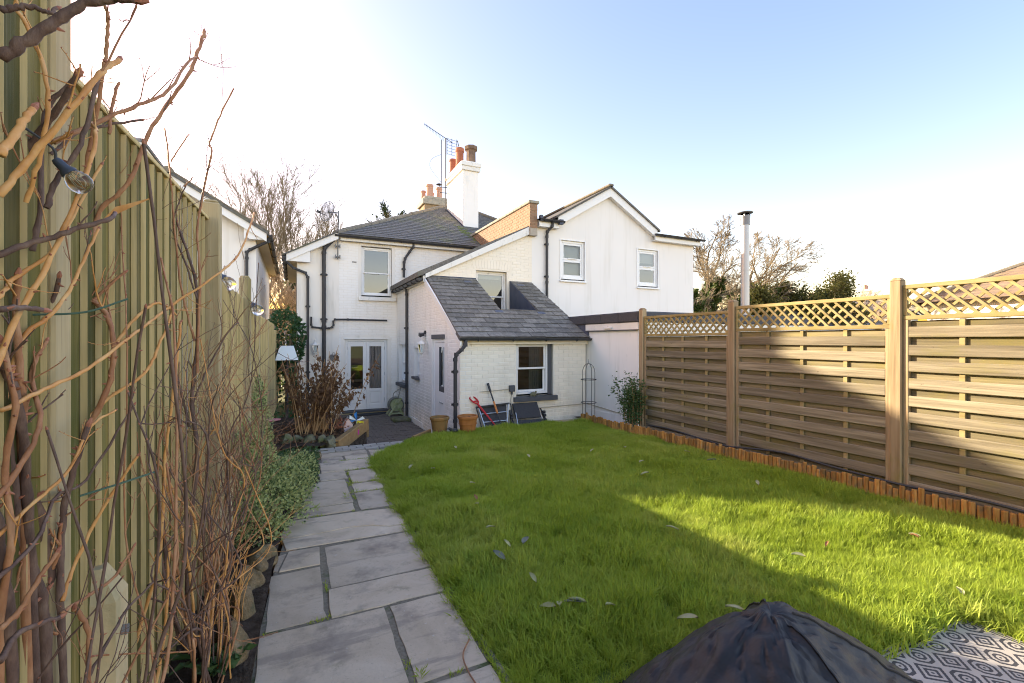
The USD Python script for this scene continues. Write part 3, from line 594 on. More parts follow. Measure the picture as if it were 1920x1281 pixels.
# french doors
fd = MB()
bx(fd, XZ, 1.335, 1.40, .07, 2.095, Y1 + .03, Y1 + .12); bx(fd, XZ, 2.435, 2.50, .07, 2.095, Y1 + .03, Y1 + .12); bx(fd, XZ, 1.401, 2.434, 2.03, 2.095, Y1 + .03, Y1 + .12)
dr = obj('french_door_frame', fd, M['white_paint'], hs)
for i, (a0, a1) in enumerate(((1.403, 1.9145), (1.9185, 2.432))):
    lf = MB(); s0, s1 = Y1 + .045, Y1 + .09
    st_ = .088
    bx(lf, XZ, a0, a0 + st_, .075, 2.025, s0, s1); bx(lf, XZ, a1 - st_, a1, .075, 2.025, s0, s1); bx(lf, XZ, a0 + st_ + .001, a1 - st_ - .001, .075, .22, s0, s1)
    bx(lf, XZ, a0 + st_ + .001, a1 - st_ - .001, .58, .67, s0, s1); bx(lf, XZ, a0 + st_ + .001, a1 - st_ - .001, 1.90, 2.025, s0, s1)
    bx(lf, XZ, a0 + st_, a1 - st_, .22, .58, s0 + .02, s1 - .01, .0); bx(lf, XZ, a0 + st_ + .04, a1 - st_ - .04, .26, .54, s0 + .010, s0 + .024, .008)
    d_ = obj('door_leaf', lf, M['white_paint'], hs)
    gv = np.array([(a0 + st_, .67, s0 + .02), (a1 - st_, .67, s0 + .02), (a1 - st_, 1.9, s0 + .02), (a0 + st_, 1.9, s0 + .02)])
    obj('pane', MB().add(XZ(gv), [[0, 1, 2, 3]]), M['glass_mirror'], d_)
    if i == 1:
        n = 24; xs = np.linspace(a0 + .05, a1 - .04, n); p = np.array([(x, z, Y1 + .2 + .02 * math.sin(k * 1.4)) for z in (.3, 1.98) for k, x in enumerate(xs)])
        obj('curtain', MB().add(XZ(p), [[k, k + 1, n + k + 1, n + k] for k in range(n - 1)]), M['curtain'], d_)
        h = MB(); h.box(a0 + .028, a0 + .06, s0 - .012, s0 - .001, .93, 1.14, .004); h.tube([(a0 + .044, s0 - .05, 1.06), (a0 + .13, s0 - .05, 1.06)], .009, 6); h.tube([(a0 + .044, s0 - .05, 1.06), (a0 + .044, s0 - .002, 1.06)], .009, 6)
        obj('handle', h, M['brass'], d_)
    for z in (.3, 1.05, 1.8):
        x = a0 + .003 if i == 0 else a1 - .003
        obj('hinge', MB().tube([(x, s0 - .006, z), (x, s0 - .006, z + .09)], .007, 6), M['chrome'], d_)
obj('door_canopy_strip', MB().box(1.30, 2.54, Y1 - .03, Y1 + .03, 2.101, 2.13, .004), M['white_aged'], hs)
obj('door_step', MB().box(1.25, 2.62, Y1 - .14, Y1 + .06, .012, .068, .006), M['grey_paint'], hs)
obj('door_plinth', MB().box(1.22, 2.66, Y1 - .11, Y1 - .002, -.1, .010, .004), M['concrete'], hs)
# main roof: rear slope of real slates, hip, ridge
sl = .553; ye = Y1 - .16; ze = 5.05; xl = 1.02
apex = np.array([xl + 4.72, ye + 4.72, ze + 4.72 * sl]); L = math.hypot(1, sl); ey = np.array([0, 1, sl]) / L; ez = np.array([0, -sl, 1]) / L
runy = 4.72 * L
roof_poly = Polygon([(0, 0), (7.9, 0), (7.9, 2.2), (5.62, runy), (4.72, runy)])
stack_hole = sbox(5.50 - xl, (15.6 - ye) * L, 6.16 - xl, (17.52 - ye) * L)
rf = obj('roof', MB().prism(roof_poly, lambda v: np.array([xl, ye, ze]) + v[:, :1] * [1, 0, 0] + v[:, 1:2] * ey + v[:, 2:] * ez, -.05, -.006), M['slate_moss'], hs)
obj('slate_course', joined(slates((xl, ye, ze), (1, 0, 0), ey, ez, roof_poly.difference(stack_hole), .28, .185)), M['slate_moss'], rf, kind='stuff')
# hip slope facing left and far slope
hl = MB(); hl.add([(xl, ye, ze), apex, apex + [0, .5, 0], (xl, YB + .2, ze)], [[0, 1, 2, 3]]); hl.add([apex + [0, .01, 0], apex + [.9, .01, 0], (9.1, YB + .3, ze - 1.5), (xl, YB + .3, ze - 1.5)], [[0, 1, 2, 3]])
hl.add([apex + [.9, 0, 0], (xl + 7.9, ye, ze), (9.1, YB, ze)], [[0, 1, 2]])
obj('far_slopes', hl, M['slate_moss'], rf)
def ridge(p, q, n, r=.10):
    p, q = np.array(p, float), np.array(q, float); d = (q - p) / np.linalg.norm(q - p); sd = np.cross(d, (0, 0, 1)); sd /= np.linalg.norm(sd); up = np.cross(sd, d); m = MB()
    for k in range(n):
        a, b = p + (q - p) * k / n, p + (q - p) * (k + 1.04) / n; an = np.linspace(-.15 * PI, 1.15 * PI, 8)
        rr = r * (1 + rb.normal(0, .03)); j = rb.normal(0, .006, 3)
        v = np.vstack([e + j + np.cos(an)[:, None] * rr * s_ * sd + (np.sin(an)[:, None] * rr * s_ - .03) * up for e, s_ in ((a, 1.06), (b, 1.0))])
        m.add(v, [[i, i + 1, 8 + i + 1, 8 + i] for i in range(7)]); m.add(v[:8], [[0, i, i + 1] for i in range(1, 7)])
    return m
obj('hip_tiles', ridge((xl + .02, ye + .02, ze + .01), apex, 17), M['ridge_tile'], rf)
obj('ridge_tiles', ridge(apex, apex + [.9, 0, 0], 3), M['ridge_tile'], rf)
obj('right_hip_tiles', ridge(apex + [.9, 0, 0], (8.85, 14.6, 5.75), 14), M['ridge_tile'], rf)
mo = MB()
for k in range(90):
    t = rb.uniform(0, 1); c = np.array([5.35 + .25 * t, 15.55 - 1.75 * t, 0]) + [rb.normal(0, .10 + .05 * t), rb.normal(0, .12), 0]; c[2] = ze + (c[1] - ye) * sl + .012
    s_ = trimesh.creation.icosphere(1, 1); mo.add(c + s_.vertices * [rb.uniform(.03, .10), rb.uniform(.03, .10), rb.uniform(.008, .016)] @ np.array([[1, 0, 0], [0, 1 / L, sl / L], [0, -sl / L, 1 / L]]), s_.faces)
obj('moss', mo, M['moss'], rf, kind='stuff')
obj('eave_board', MB().box(1.2, 5.5, ye + .03, ye + .06, ze - .17, ze - .03), M['white_aged'], hs); obj('eave_soffit', MB().box(1.2, 5.5, ye + .061, Y1, ze - .05, ze - .03), M['white_aged'], hs)
gutter(hs, (xl + .03, ye - .035, ze - .035), (6.2, ye - .035, ze - .035), brackets=7)
# left wing with its monopitch roof: bargeboard, box end, sunlit soffit
bp = lambda x: 5.05 - (1.12 - x) * .548
vb = [(-.16, bp(-.16) - .16), (1.14, bp(1.14) - .16), (1.14, bp(1.14) + .02), (-.16, bp(-.16) + .02)]
obj('bargeboard', MB().prism(Polygon(vb), XZ, Y1 - .20, Y1 - .165), M['white_paint'], hs)
obj('wing_roof', MB().prism(Polygon([(-.22, bp(-.22) + .022), (1.14, bp(1.14) + .022), (1.14, bp(1.14) + .06), (-.22, bp(-.22) + .06)]), XZ, Y1 - .24, YB), M['slate_moss'], hs)
obj('box_end', MB().prism(Polygon([(-.155, 4.20), (.42, 4.20), (.42, 4.52), (-.155, bp(-.155) - .163)]), XZ, Y1 - .163, Y1 - .10), M['white_paint'], hs)
obj('wing_soffit', MB().box(-.15, .10, Y1 - .09, YB, 4.19, 4.215), M['soffit'], hs)
obj('verge_soffit', MB().prism(Polygon([(.43, bp(.43) - .17), (1.14, bp(1.14) - .17), (1.14, bp(1.14) - .15), (.43, bp(.43) - .15)]), XZ, Y1 - .163, Y1 - .001), M['white_paint'], hs)
gutter(hs, (-.215, Y1 - .23, bp(-.22) + .0), (-.215, YB, bp(-.22) + .0), brackets=6, out=(-1, 0, 0))
tl = MB()
for k in range(14): tl.box(-.27, -.2, Y1 - .2 + k * .34, Y1 + .12 + k * .34, bp(-.22) + .03, bp(-.22) + .06, .004)
obj('verge_tile_ends', tl, M['ridge_tile'], hs)
# rain and soil pipes on the rear wall
yp = Y1 - .06
pipe(hs, 'downpipe', [(-.20, Y1 - .2, 4.30), (-.19, yp - .1, 4.20), (.02, yp - .04, 4.02), (.30, yp, 3.92), (.365, yp, 3.80), (.365, yp, .6), (.365, yp, -.02)], brackets=[(3.0, (.365, yp)), (1.2, (.365, yp))])
pipe(hs, 'soil_pipe', [(1.02, yp - .09, 4.93), (1.0, yp - .06, 4.86), (.80, yp, 4.64), (.775, yp, 4.5), (.775, yp, 2.6), (.775, yp, 2.45), (.775, yp, -.02)], r=.052, brackets=[(3.9, (.775, yp)), (2.66, (.775, yp)), (1.0, (.775, yp))])
pipe(hs, 'waste_pipe', [(.45, yp, 2.72), (.45, yp, 2.50), (.48, yp, 2.44), (.72, yp, 2.41), (.9, yp, 2.41), (.99, yp, 2.44), (1.02, yp, 2.50), (1.02, yp, 2.60), (1.06, yp, 2.66), (1.4, yp, 2.665), (2.49, yp, 2.655)], r=.024)
pipe(hs, 'downpipe', [(3.26, yp - .08, 4.97), (3.25, yp - .06, 4.86), (3.16, yp, 4.74), (3.02, yp, 4.52), (2.99, yp, 4.40), (2.98, yp, 3.95)], brackets=[(4.2, (2.98, yp))])
obj('air_brick', MB().box(1.52, 1.64, Y1 - .012, Y1 + .01, 4.30, 4.325), M['grey_paint'], hs)
# dish bracket arm on the corner belongs to the dish (below)

# ------------------------------------------------------------------ rear wing (two storeys) and its side wall
XS, Y2, XR = 2.79, 10.45, 5.60
Y3 = 8.03
we = 3.62; wr = 4.93                              # eave and top of the rake
win1 = sbox(12.42, .86, 13.40, 1.95); win2 = sbox(11.03, 1.16, 11.52, 1.88); sdoor = sbox(8.98, .06, 9.90, 2.10)
side = Polygon([(Y3, -.3), (Y1, -.3), (Y1, 3.62), (Y2, 3.62), (Y2, 3.46), (Y3, 2.09)]).difference(win1).difference(win2).difference(sdoor)
YZm = lambda v: np.stack([v[:, 2], v[:, 0], v[:, 1]], 1)
sw_ = wall('wing_side_wall', side, YZm, XS, XS + .22, 'mortar_white', hs)
brickwork(side.difference(win1.buffer(.012)).difference(win2.buffer(.012)).difference(sdoor.buffer(.07)), YZm, XS, -.005, 'brick_white', sw_)
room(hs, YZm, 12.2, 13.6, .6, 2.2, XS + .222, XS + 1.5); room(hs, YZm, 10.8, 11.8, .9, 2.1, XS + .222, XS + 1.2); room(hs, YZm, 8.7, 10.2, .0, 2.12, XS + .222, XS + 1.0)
w = sash_window(hs, YZm, 12.43, 13.39, .90, 1.94, XS + .08, glass='glass'); obj('sill', MB().box(XS - .09, XS + .075, 12.36, 13.46, .77, .862, .006), M['grey_paint'], w)
w = sash_window(hs, YZm, 11.04, 11.51, 1.19, 1.87, XS + .08, glass='glass', fw=.035); obj('sill', MB().box(XS - .075, XS + .075, 10.98, 11.57, 1.10, 1.162, .006), M['grey_paint'], w)
dm = MB()
bx(dm, YZm, 8.985, 9.05, .07, 2.095, XS + .03, XS + .12); bx(dm, YZm, 9.83, 9.895, .07, 2.095, XS + .03, XS + .12); bx(dm, YZm, 9.051, 9.829, 2.03, 2.095, XS + .03, XS + .12)
obj('side_door_frame', dm, M['white_paint'], hs)
dm = MB(); o0, o1 = XS + .045, XS + .09
bx(dm, YZm, 9.055, 9.15, .075, 2.025, o0, o1); bx(dm, YZm, 9.52, 9.825, .075, 2.025, o0, o1); bx(dm, YZm, 9.151, 9.519, .075, .98, o0, o1); bx(dm, YZm, 9.151, 9.519, 1.93, 2.025, o0, o1)
sd_ = obj('side_door', dm, M['white_paint'], hs)
obj('pane', MB().add(YZm(np.array([(9.15, .98, o0 + .02), (9.52, .98, o0 + .02), (9.52, 1.93, o0 + .02), (9.15, 1.93, o0 + .02)])), [[0, 1, 2, 3]]), M['glass'], sd_)
gr = MB(); bx(gr, YZm, 9.15, 9.52, .98, 1.09, o0 + .001, o0 + .018, .002); bx(gr, YZm, 9.15, 9.20, 1.09, 1.93, o0 + .001, o0 + .018, .002); bx(gr, YZm, 9.47, 9.52, 1.09, 1.93, o0 + .001, o0 + .018, .002)
obj('glazing_bead', gr, M['grey_paint'], sd_)
obj('letter_slot', MB().box(XS + .03, XS + .046, 9.22, 9.47, .74, .765, .003), M['chrome'], sd_)
obj('door_lintel', MB().box(XS - .012, XS + .05, 8.95, 9.93, 2.105, 2.20, .004), M['grey_paint'], hs)
ht = MB(); ht.box(XS - .02, XS - .001, 10.72, 11.80, -.16, .10, .004); obj('meter_hatch', ht, M['white_aged'], hs)
pipe(hs, 'downpipe', [(XS - .07, 12.2, 3.50), (XS - .05, 12.2, 3.3), (XS - .05, 12.2, .4), (XS - .05, 12.2, -.04)], r=.036, brackets=[(2.4, (XS - .05, 12.2)), (1.2, (XS - .05, 12.2))])
gutter(hs, (XS - .13, Y2 - .05, 3.52), (XS - .13, Y1 - .02, 3.52), r=.06, brackets=7, out=(-1, 0, 0))
obj('wing_eave_board', MB().box(XS - .07, XS - .015, Y2 - .04, Y1 - .01, 3.44, 3.58), M['white_aged'], hs)
te = MB()
for k in range(11): te.box(XS - .19, XS - .06, Y2 - .06 + k * .29, Y2 + .21 + k * .29, 3.575, 3.60, .004)
obj('eave_slates', te, M['slate'], hs)
# gable wall over the lean-to
sr = (wr - 3.66) / (XR - XS)
gw = sbox(4.05, 2.55, 4.885, 3.80)
gable = Polygon([(XS + .003, 2.2), (XR - .002, 2.2), (XR - .002, wr), (XS + .003, 3.62)]).difference(gw)
g_ = wall('gable_wall', gable, XZ, Y2, Y2 + .22, 'mortar_cream', hs)
arch = Polygon([(3.98, 3.82), (4.96, 3.82), (5.0, 4.06), (3.94, 4.06)])
brickwork(gable.difference(gw.buffer(.01)).difference(arch), XZ, Y2, -.0045, 'brick_cream', g_)
am = MB()
for k in range(13):
    t0, t1 = k / 13, (k + 1) / 13
    x0, x1, u0, u1 = 3.98 + .98 * t0 + .004, 3.98 + .98 * t1 - .004, 3.94 + 1.06 * t0 + .004, 3.94 + 1.06 * t1 - .004; zz = .03 * (1 - (2 * t0 - 1) ** 2)
    am.prism(Polygon([(x0, 3.822 + zz), (x1, 3.822 + zz), (u1, 4.03 + zz), (u0, 4.03 + zz)]), XZ, Y2 - .007, Y2 + .005)
obj('window_arch', am, M['brick_cream'], g_)
room(hs, XZ, 3.8, 5.2, 2.4, 4.0, Y2 + .222, Y2 + 1.8)
w = sash_window(hs, XZ, 4.055, 4.88, 2.62, 3.795, Y2 + .09, glass='glass_mirror', mid=.47, blind=(3.62, 3.78), mat='white_aged')
obj('wing_roof_slab', MB().prism(Polygon([(XS - .2, 3.60 - .06), (XR - .115, wr + .08 - .06), (XR - .115, wr + .10), (XS - .2, 3.66)]), XZ, Y2 - .05, Y1 - .01), M['slate'], hs)
rk = Polygon([(XS - .02, 3.52), (XR - .115, wr - .13), (XR - .115, wr + .07), (XS - .02, 3.62)])
obj('rake_board', MB().prism(rk, XZ, Y2 - .09, Y2 - .052), M['white_aged'], hs)
# flashing along the lean-to's top
obj('flashing', MB().box(XS + .02, 4.04, Y2 - .02, Y2 - .008, 3.46, 3.60), M['lead'], hs); obj('flashing', MB().box(4.98, 5.57, Y2 - .02, Y2 - .008, 3.44, 3.57), M['lead'], hs)

# ------------------------------------------------------------------ lean-to
lt = .566; ye3 = Y3 - .13; ze3 = 2.13
kw = sbox(3.955, .96, 4.80, 2.06)
fw_ = Polygon([(XS + .222, .2), (XR, .2), (XR, 2.08), (XS + .222, 2.08)]).difference(kw)
f_ = wall('lean_to_wall', fw_, XZ, Y3, Y3 + .22, 'mortar_cream', hs)
brickwork(Polygon([(XS, .30), (XR - .01, .30), (XR - .01, 2.08), (XS, 2.08)]).difference(kw.buffer(.008)), XZ, Y3, -.0045, 'brick_cream', f_, single=True)
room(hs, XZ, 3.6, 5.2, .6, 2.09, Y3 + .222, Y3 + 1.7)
w = sash_window(hs, XZ, 3.962, 4.70, 1.0, 2.03, Y3 + .06, glass='glass_mirror', mid=.5, curtain=(.56, 1.0))
obj('reveal_board', MB().box(4.703, 4.795, Y3 + .05, Y3 + .16, .97, 2.05, .004), M['grey_paint'], w)
obj('sill', MB().box(3.89, 4.87, Y3 - .075, Y3 + .055, .865, .96, .006), M['grey_paint'], w)
obj('fascia', MB().box(XS + .02, XR + .04, Y3 - .05, Y3 - .012, 2.0, 2.10, .004), M['brick_cream'], hs)
gutter(hs, (XS - .06, ye3 - .03, 2.12), (XR + .03, ye3 - .03, 2.12), r=.052, brackets=4)
pipe(hs, 'downpipe', [(XS + .06, ye3 - .03, 2.09), (XS + .05, ye3 - .03, 1.99), (XS - .02, ye3 - .02, 1.90), (XS - .10, ye3 + .03, 1.82), (XS - .115, ye3 + .05, 1.72), (XS - .115, ye3 + .05, .6), (XS - .115, ye3 + .05, .36)], r=.036, brackets=[(1.5, (XS - .115, ye3 + .05)), (.9, (XS - .115, ye3 + .05))])
Lt = math.hypot(1, lt); eyt = np.array([0, 1, lt]) / Lt; ezt = np.array([0, -lt, 1]) / Lt; run = (Y2 - .01 - ye3) * Lt
nb = (8.96 - ye3) * Lt
lp = Polygon([(0, 0), (XR - XS + .10, 0), (XR - XS + .03, run), (.06, run)]).difference(sbox(4.03 - XS + .05, nb, 4.965 - XS + .05, run + 1))
o3 = (XS - .05, ye3, ze3)
r3 = obj('lean_to_roof', MB().prism(lp, lambda v: np.array(o3) + v[:, :1] * [1, 0, 0] + v[:, 1:2] * eyt + v[:, 2:] * ezt, -.06, -.006), M['slate'], hs)
for k in slates(o3, (1, 0, 0), eyt, ezt, lp, .30, .20): obj('slate', k, M['slate'], r3)
obj('verge_board', MB().prism(Polygon([(Y3 - .14, 1.98), (Y2 - .02, 3.42), (Y2 - .02, 3.53), (Y3 - .14, 2.105)]), YZm, XS - .045, XS - .012), M['white_paint'], hs)
# lead-lined notch in front of the gable window
zn = ze3 + (8.96 - ye3) * lt
nt = MB(); nt.box(4.03, 4.965, 8.97, Y2 + .08, zn - .05, zn - .02)
nt.prism(Polygon([(8.97, zn - .02), (Y2, zn - .02), (Y2, zn + (Y2 - 8.97) * lt + .02)]), YZm, 4.955, 4.985); nt.prism(Polygon([(8.97, zn - .02), (Y2, zn - .02), (Y2, zn + (Y2 - 8.97) * lt + .02)]), YZm, 4.012, 4.042)
obj('lead_cheeks', nt, M['lead'], r3)
for (a, b) in ((1.02, run - .22), (2.42, run - .25), (1.22, nb - .10), (2.24, nb - .12)):
    c = np.array(o3) + np.array([1, 0, 0]) * a + eyt * b; obj('lead_clip', MB().frame(c, (1, 0, 0), eyt, ezt, -.09, .09, -.05, .05, .016, .022), M['lead'], r3)
sk = MB(); sk.add([(XR - .02, Y3 - .1, 2.16), (XR - .02, Y3 + .75, 2.60), (XR + .012, Y3 + .75, 2.60), (XR + .012, Y3 - .1, 2.38), (XR + .012, Y3 - .1, 2.16)], [[0, 1, 2], [0, 2, 3], [0, 3, 4]]); obj('soaker', sk, M['lead'], r3)
# electrics on the kitchen wall
eb = MB(); eb.box(3.79, 3.90, Y3 - .07, Y3 - .01, 1.075, 1.20, .006); eb.box(3.83, 3.86, Y3 - .05, Y3 - .012, 1.02, 1.075, .003)
obj('socket_box', eb, M['grey_paint'], hs)
cb = MB(); cb.tube(smooth_path([(3.18, Y3 - .016, 1.10), (3.5, Y3 - .016, 1.11), (3.79, Y3 - .016, 1.125)]), .007, 5); cb.tube(smooth_path([(3.845, Y3 - .02, 1.02), (3.83, Y3 - .02, .88), (3.87, Y3 - .018, .75), (3.95, Y3 - .018, .70), (4.5, Y3 - .016, .715), (5.2, Y3 - .016, .73), (5.57, Y3 - .018, .735)]), .007, 5)
obj('cable', cb, M['cable_tan'], hs)
# stray flue pipe at wing corner and tall chimney on the main roof
ch = MB(); ch.box(5.55, 6.145, 15.62, 17.5, 5.6, 8.25, .006); cs = obj('chimney', ch, M['brick_white'], hs)
cp = MB(); cp.box(5.49, 6.205, 15.56, 17.56, 8.25, 8.40, .012); cp.box(5.46, 6.235, 15.53, 17.59, 8.402, 8.55, .015); cp.box(5.55, 6.145, 15.6, 17.5, 8.552, 8.60, .01)
obj('chimney_cap', cp, M['white_aged'], cs)
obj('chimney_flashing', MB().prism(Polygon([(15.5, 5.98), (17.56, 7.15), (17.56, 7.32), (15.5, 6.18)]), YZm, 5.535, 5.549), M['lead'], cs)
def pot(c, r, h, mat, par, name='chimney_pot', sides=16):
    obj(name, MB().lathe([(r * 1.05, 0), (r, .03), (r * .93, h * .55), (r * .95, h * .8), (r * 1.1, h * .83), (r * 1.12, h * .95), (r * 1.02, h), (r * .8, h), (r * .78, h * .3)], c, sides), M[mat], par, smooth=40)
pot((5.73, 16.5, 8.60), .155, .78, 'pot_red', cs); pot((5.62, 17.0, 8.6), .13, .52, 'pot_red', cs); pot((5.98, 16.85, 8.6), .10, .45, 'pot_red', cs)
sp = MB(); a8 = 8
sp.lathe([(.21, 0), (.19, .1), (.18, .48), (.19, .52), (.24, .55), (.25, .66), (.23, .68), (.17, .68)], (5.98, 15.95, 8.6), 8); obj('chimney_pot', sp, M['pot_sooty'], cs)
# second stack behind the ridge
c2 = MB(); c2.box(5.45, 6.55, 20.6, 21.6, 5, 8.35, .01); s2 = obj('stone_chimney', c2, M['brick_old'], hs); obj('chimney_cap', MB().box(5.36, 6.64, 20.52, 21.68, 8.352, 8.60, .02).box(5.45, 6.55, 20.6, 21.6, 8.602, 8.75, .03), M['stone_cap'], s2)
pot((5.78, 20.9, 8.74), .16, .62, 'pot_pink', s2); pot((5.58, 21.3, 8.74), .11, .42, 'pot_pink', s2); pot((6.25, 20.95, 8.74), .14, .56, 'pot_pink', s2); pot((6.0, 21.35, 8.74), .11, .40, 'pot_pink', s2)
ck = MB(); ck.lathe([(.02, .56), (.02, .66), (.13, .70), (.15, .72), (.02, .78)], (6.25, 20.95, 8.74), 12); obj('cowl', ck, M['black_metal'], s2)
obj('far_roof_ridge', MB().prism(Polygon([(19.2, 5.0), (22.4, 5.0), (21, 7.0)]), YZm, 4.0, 9.0), M['slate_moss'], hs)
# ------------------------------------------------------------------ rendered house on the right, its brick parapet and flat-roofed part
nh = thing('rendered_house', 'pale rendered house with a small gable over two white windows', 'house', (8.5, 11, 0))
w1, w2 = sbox(6.47, 3.70, 7.27, 4.79), sbox(9.11, 3.65, 9.92, 4.78)
gl_ = Polygon([(XR, 2.0), (11.37, 2.0), (11.37, 5.22), (9.62, 5.22), (8.05, 6.14), (6.5, 5.22), (XR, 5.22)]).difference(w1).difference(w2)
wall('rear_wall', gl_, XZ, Y2, Y2 + .25, 'render_white', nh)
obj('lower_wall', MB().box(XR + 3.3, 11.37, Y2 + .001, Y2 + .25, -.3, 1.998), M['render_white'], nh)
obj('flank_wall', MB().box(11.15, 11.37, Y2 + .251, 19, -.3, 5.22), M['render_white'], nh)
obj('party_flank', MB().box(XR + .11, XR + .3, Y2 + .251, 19, 2, 5.2), M['render_white'], nh)
room(nh, XZ, 6.2, 7.6, 3.4, 5.0, Y2 + .252, Y2 + 1.8); room(nh, XZ, 8.8, 10.3, 3.4, 5.0, Y2 + .252, Y2 + 1.8)
for (a0, a1, b0, b1, bl) in ((6.485, 7.255, 3.735, 4.775, (3.74, 4.77)), (9.125, 9.905, 3.685, 4.765, (4.38, 4.76))):
    w = sash_window(nh, XZ, a0, a1, b0, b1, Y2 + .035, mat='pvc', fw=.06, glass='glass_mirror' if a0 > 8 else 'glass', mid=.5, blind=bl, upvc=True)
    obj('sill', MB().box(a0 - .04, a1 + .04, Y2 - .05, Y2 + .028, b0 - .085, b0 - .038, .006), M['pvc'], w)
    tr = MB(); tr.box(a0 - .03, a0 - .001, Y2 - .012, Y2 + .03, b0 - .03, b1 + .03, .003); tr.box(a1 + .001, a1 + .03, Y2 - .012, Y2 + .03, b0 - .03, b1 + .03, .003); tr.box(a0, a1, Y2 - .012, Y2 + .03, b1 + .001, b1 + .03, .003)
    obj('trim', tr, M['pvc'], w)
    obj('vent', MB().box((a0 + a1) / 2 - .15, (a0 + a1) / 2 + .15, Y2 + .02, Y2 + .045, (b0 + b1) / 2 + .03, (b0 + b1) / 2 + .05, .003), M['pvc'], w)
# gable bargeboards
gs = (6.14 - 5.22) / 1.56
for sg in (-1, 1):
    pts = [(8.05, 6.12), (8.05, 6.36), (8.05 + sg * 1.72, 6.36 - 1.72 * gs), (8.05 + sg * 1.72, 6.12 - 1.72 * gs)]
    obj('bargeboard', MB().prism(Polygon(pts), XZ, Y2 - .13, Y2 - .095), M['white_paint'], nh)
    obj('barge_soffit', MB().prism(Polygon([(8.05, 6.12), (8.05, 6.15), (8.05 + sg * 1.62, 6.15 - 1.62 * gs), (8.05 + sg * 1.62, 6.12 - 1.62 * gs)]), XZ, Y2 - .094, Y2 - .002), M['white_paint'], nh)
    rp = Polygon([(8.05 - sg * .02, 6.365), (8.05 - sg * .02, 6.42), (8.05 + sg * 1.80, 6.42 - 1.80 * gs), (8.05 + sg * 1.80, 6.365 - 1.80 * gs)])
    obj('gable_slates', MB().prism(rp, XZ, Y2 - .17, Y2 + 4.5), M['slate'], nh)
obj('gable_ridge', MB().bar((8.05, Y2 - .18, 6.43), (8.05, Y2 + 4.5, 6.43), .16, .07, c=.02), M['ridge_tile'], nh)
for (a0, a1) in ((XR + .14, 6.46), (9.66, 11.62)):
    obj('fascia', MB().box(a0 + .0, a1 - .12, Y2 - .16, Y2 - .12, 5.03, 5.20, .004), M['white_paint'], nh); obj('soffit', MB().box(a0, a1 - .12, Y2 - .119, Y2 - .001, 5.03, 5.05), M['white_paint'], nh)
    gutter(nh, (a0 - .02, Y2 - .22, 5.21), (a1, Y2 - .22, 5.21), brackets=3)
    obj('eave_slates', MB().add([(a0, Y2 - .2, 5.235), (a1 - .05, Y2 - .2, 5.235), (a1 - .05, Y2 + 3.2, 5.30), (a0, Y2 + 3.2, 5.30), (a0, Y2 - .2, 5.215), (a1 - .05, Y2 - .2, 5.215)], [[0, 1, 2, 3], [4, 5, 1, 0]]), M['slate'], nh)
obj('hopper', MB().box(5.72, 5.80, Y2 - .26, Y2 - .16, 5.16, 5.30, .008).box(6.30, 6.42, Y2 - .26, Y2 - .16, 5.12, 5.25, .008), M['lead'], nh)
pipe(nh, 'downpipe', [(6.12, Y2 - .2, 5.16), (6.11, Y2 - .18, 5.06), (6.03, Y2 - .07, 4.93), (6.02, Y2 - .06, 4.80), (6.02, Y2 - .06, 3.6), (6.02, Y2 - .06, 2.55)], r=.036, brackets=[(4.6, (6.02, Y2 - .06)), (3.75, (6.02, Y2 - .06))])
# brick parapet on the party wall
px0, px1, py0, py1 = 5.49, 5.70, Y2 - .12, 15.0
pz = 5.60
pw = thing('brick_parapet', 'buff brick parapet wall running back between the two white houses', 'parapet wall', (5.6, 12, 4.9))
obj('core', MB().box(px0 + .002, px1, py0 + .002, py1, 4.78, pz), M['mortar'], pw)
bm = MB()
for q, full in bricks(sbox(py0, 4.80, py1, pz - .01)): bm.add(*brick_mesh(q, full, YZm, px0 + .002, -.008).arr())
obj('brickwork', bm, M['brick_buff'], pw, kind='stuff')
for q, full in bricks(sbox(px0, 4.97, px1, pz - .005)): obj('brick', brick_mesh(q, full, XZ, py0 + .002, -.008), M['brick_buff'], pw)
for k in range(10):
    y0 = py0 - .04 + k * (py1 - py0 + .04) / 10; obj('coping_stone', MB().box(px0 - .045, px1 + .045, y0, y0 + (py1 - py0 + .04) / 10 - .006, pz + .001, pz + .075, .012), M['stone_cap'], pw)
# flat-roofed part beside the garden
fr_ = thing('flat_roof_extension', 'low white rendered extension with black felt flat roof at the fence end', 'extension', (7, 8, 0))
XF = 5.62
obj('garden_wall_face', MB().box(XF, XF + .22, 6.42, Y3 + 2.35, .2, 2.27), M['wall_stained'], fr_)
obj('end_wall', MB().box(XF + .221, 10.4, 6.42, 6.64, .2, 2.27), M['wall_stained'], fr_)
obj('white_fascia', MB().box(XF - .035, XF + .1, 6.385, 8.02, 2.272, 2.405, .006).box(XF + .101, 10.43, 6.385, 6.5, 2.272, 2.405, .006), M['white_aged'], fr_)
obj('drip_strip', MB().box(XF - .045, XF - .03, 6.38, 8.0, 2.255, 2.275), M['grey_paint'], fr_)
fl = MB(); fl.box(XF - .06, 10.5, 6.35, Y2 - .03, 2.407, 2.60, .02)
for k in range(5): fl.box(XF - .066, XF - .05, 6.36 + k * .55, 6.363 + k * .55 + .02, 2.41, 2.597)
obj('felt_roof', fl, M['felt'], fr_)
cbl = MB(); cbl.tube(smooth_path([(XF - .012, 8.0, .735), (XF - .014, 7.6, .72), (XF - .014, 7.0, .69), (XF - .014, 6.6, .66), (XF - .02, 6.42, .58)]), .009, 5); obj('cable', cbl, M['cable_tan'], fr_)
obj('plinth', MB().box(XF - .012, XF - .001, 6.43, 8.02, .3, .64), M['wall_stained'], fr_)
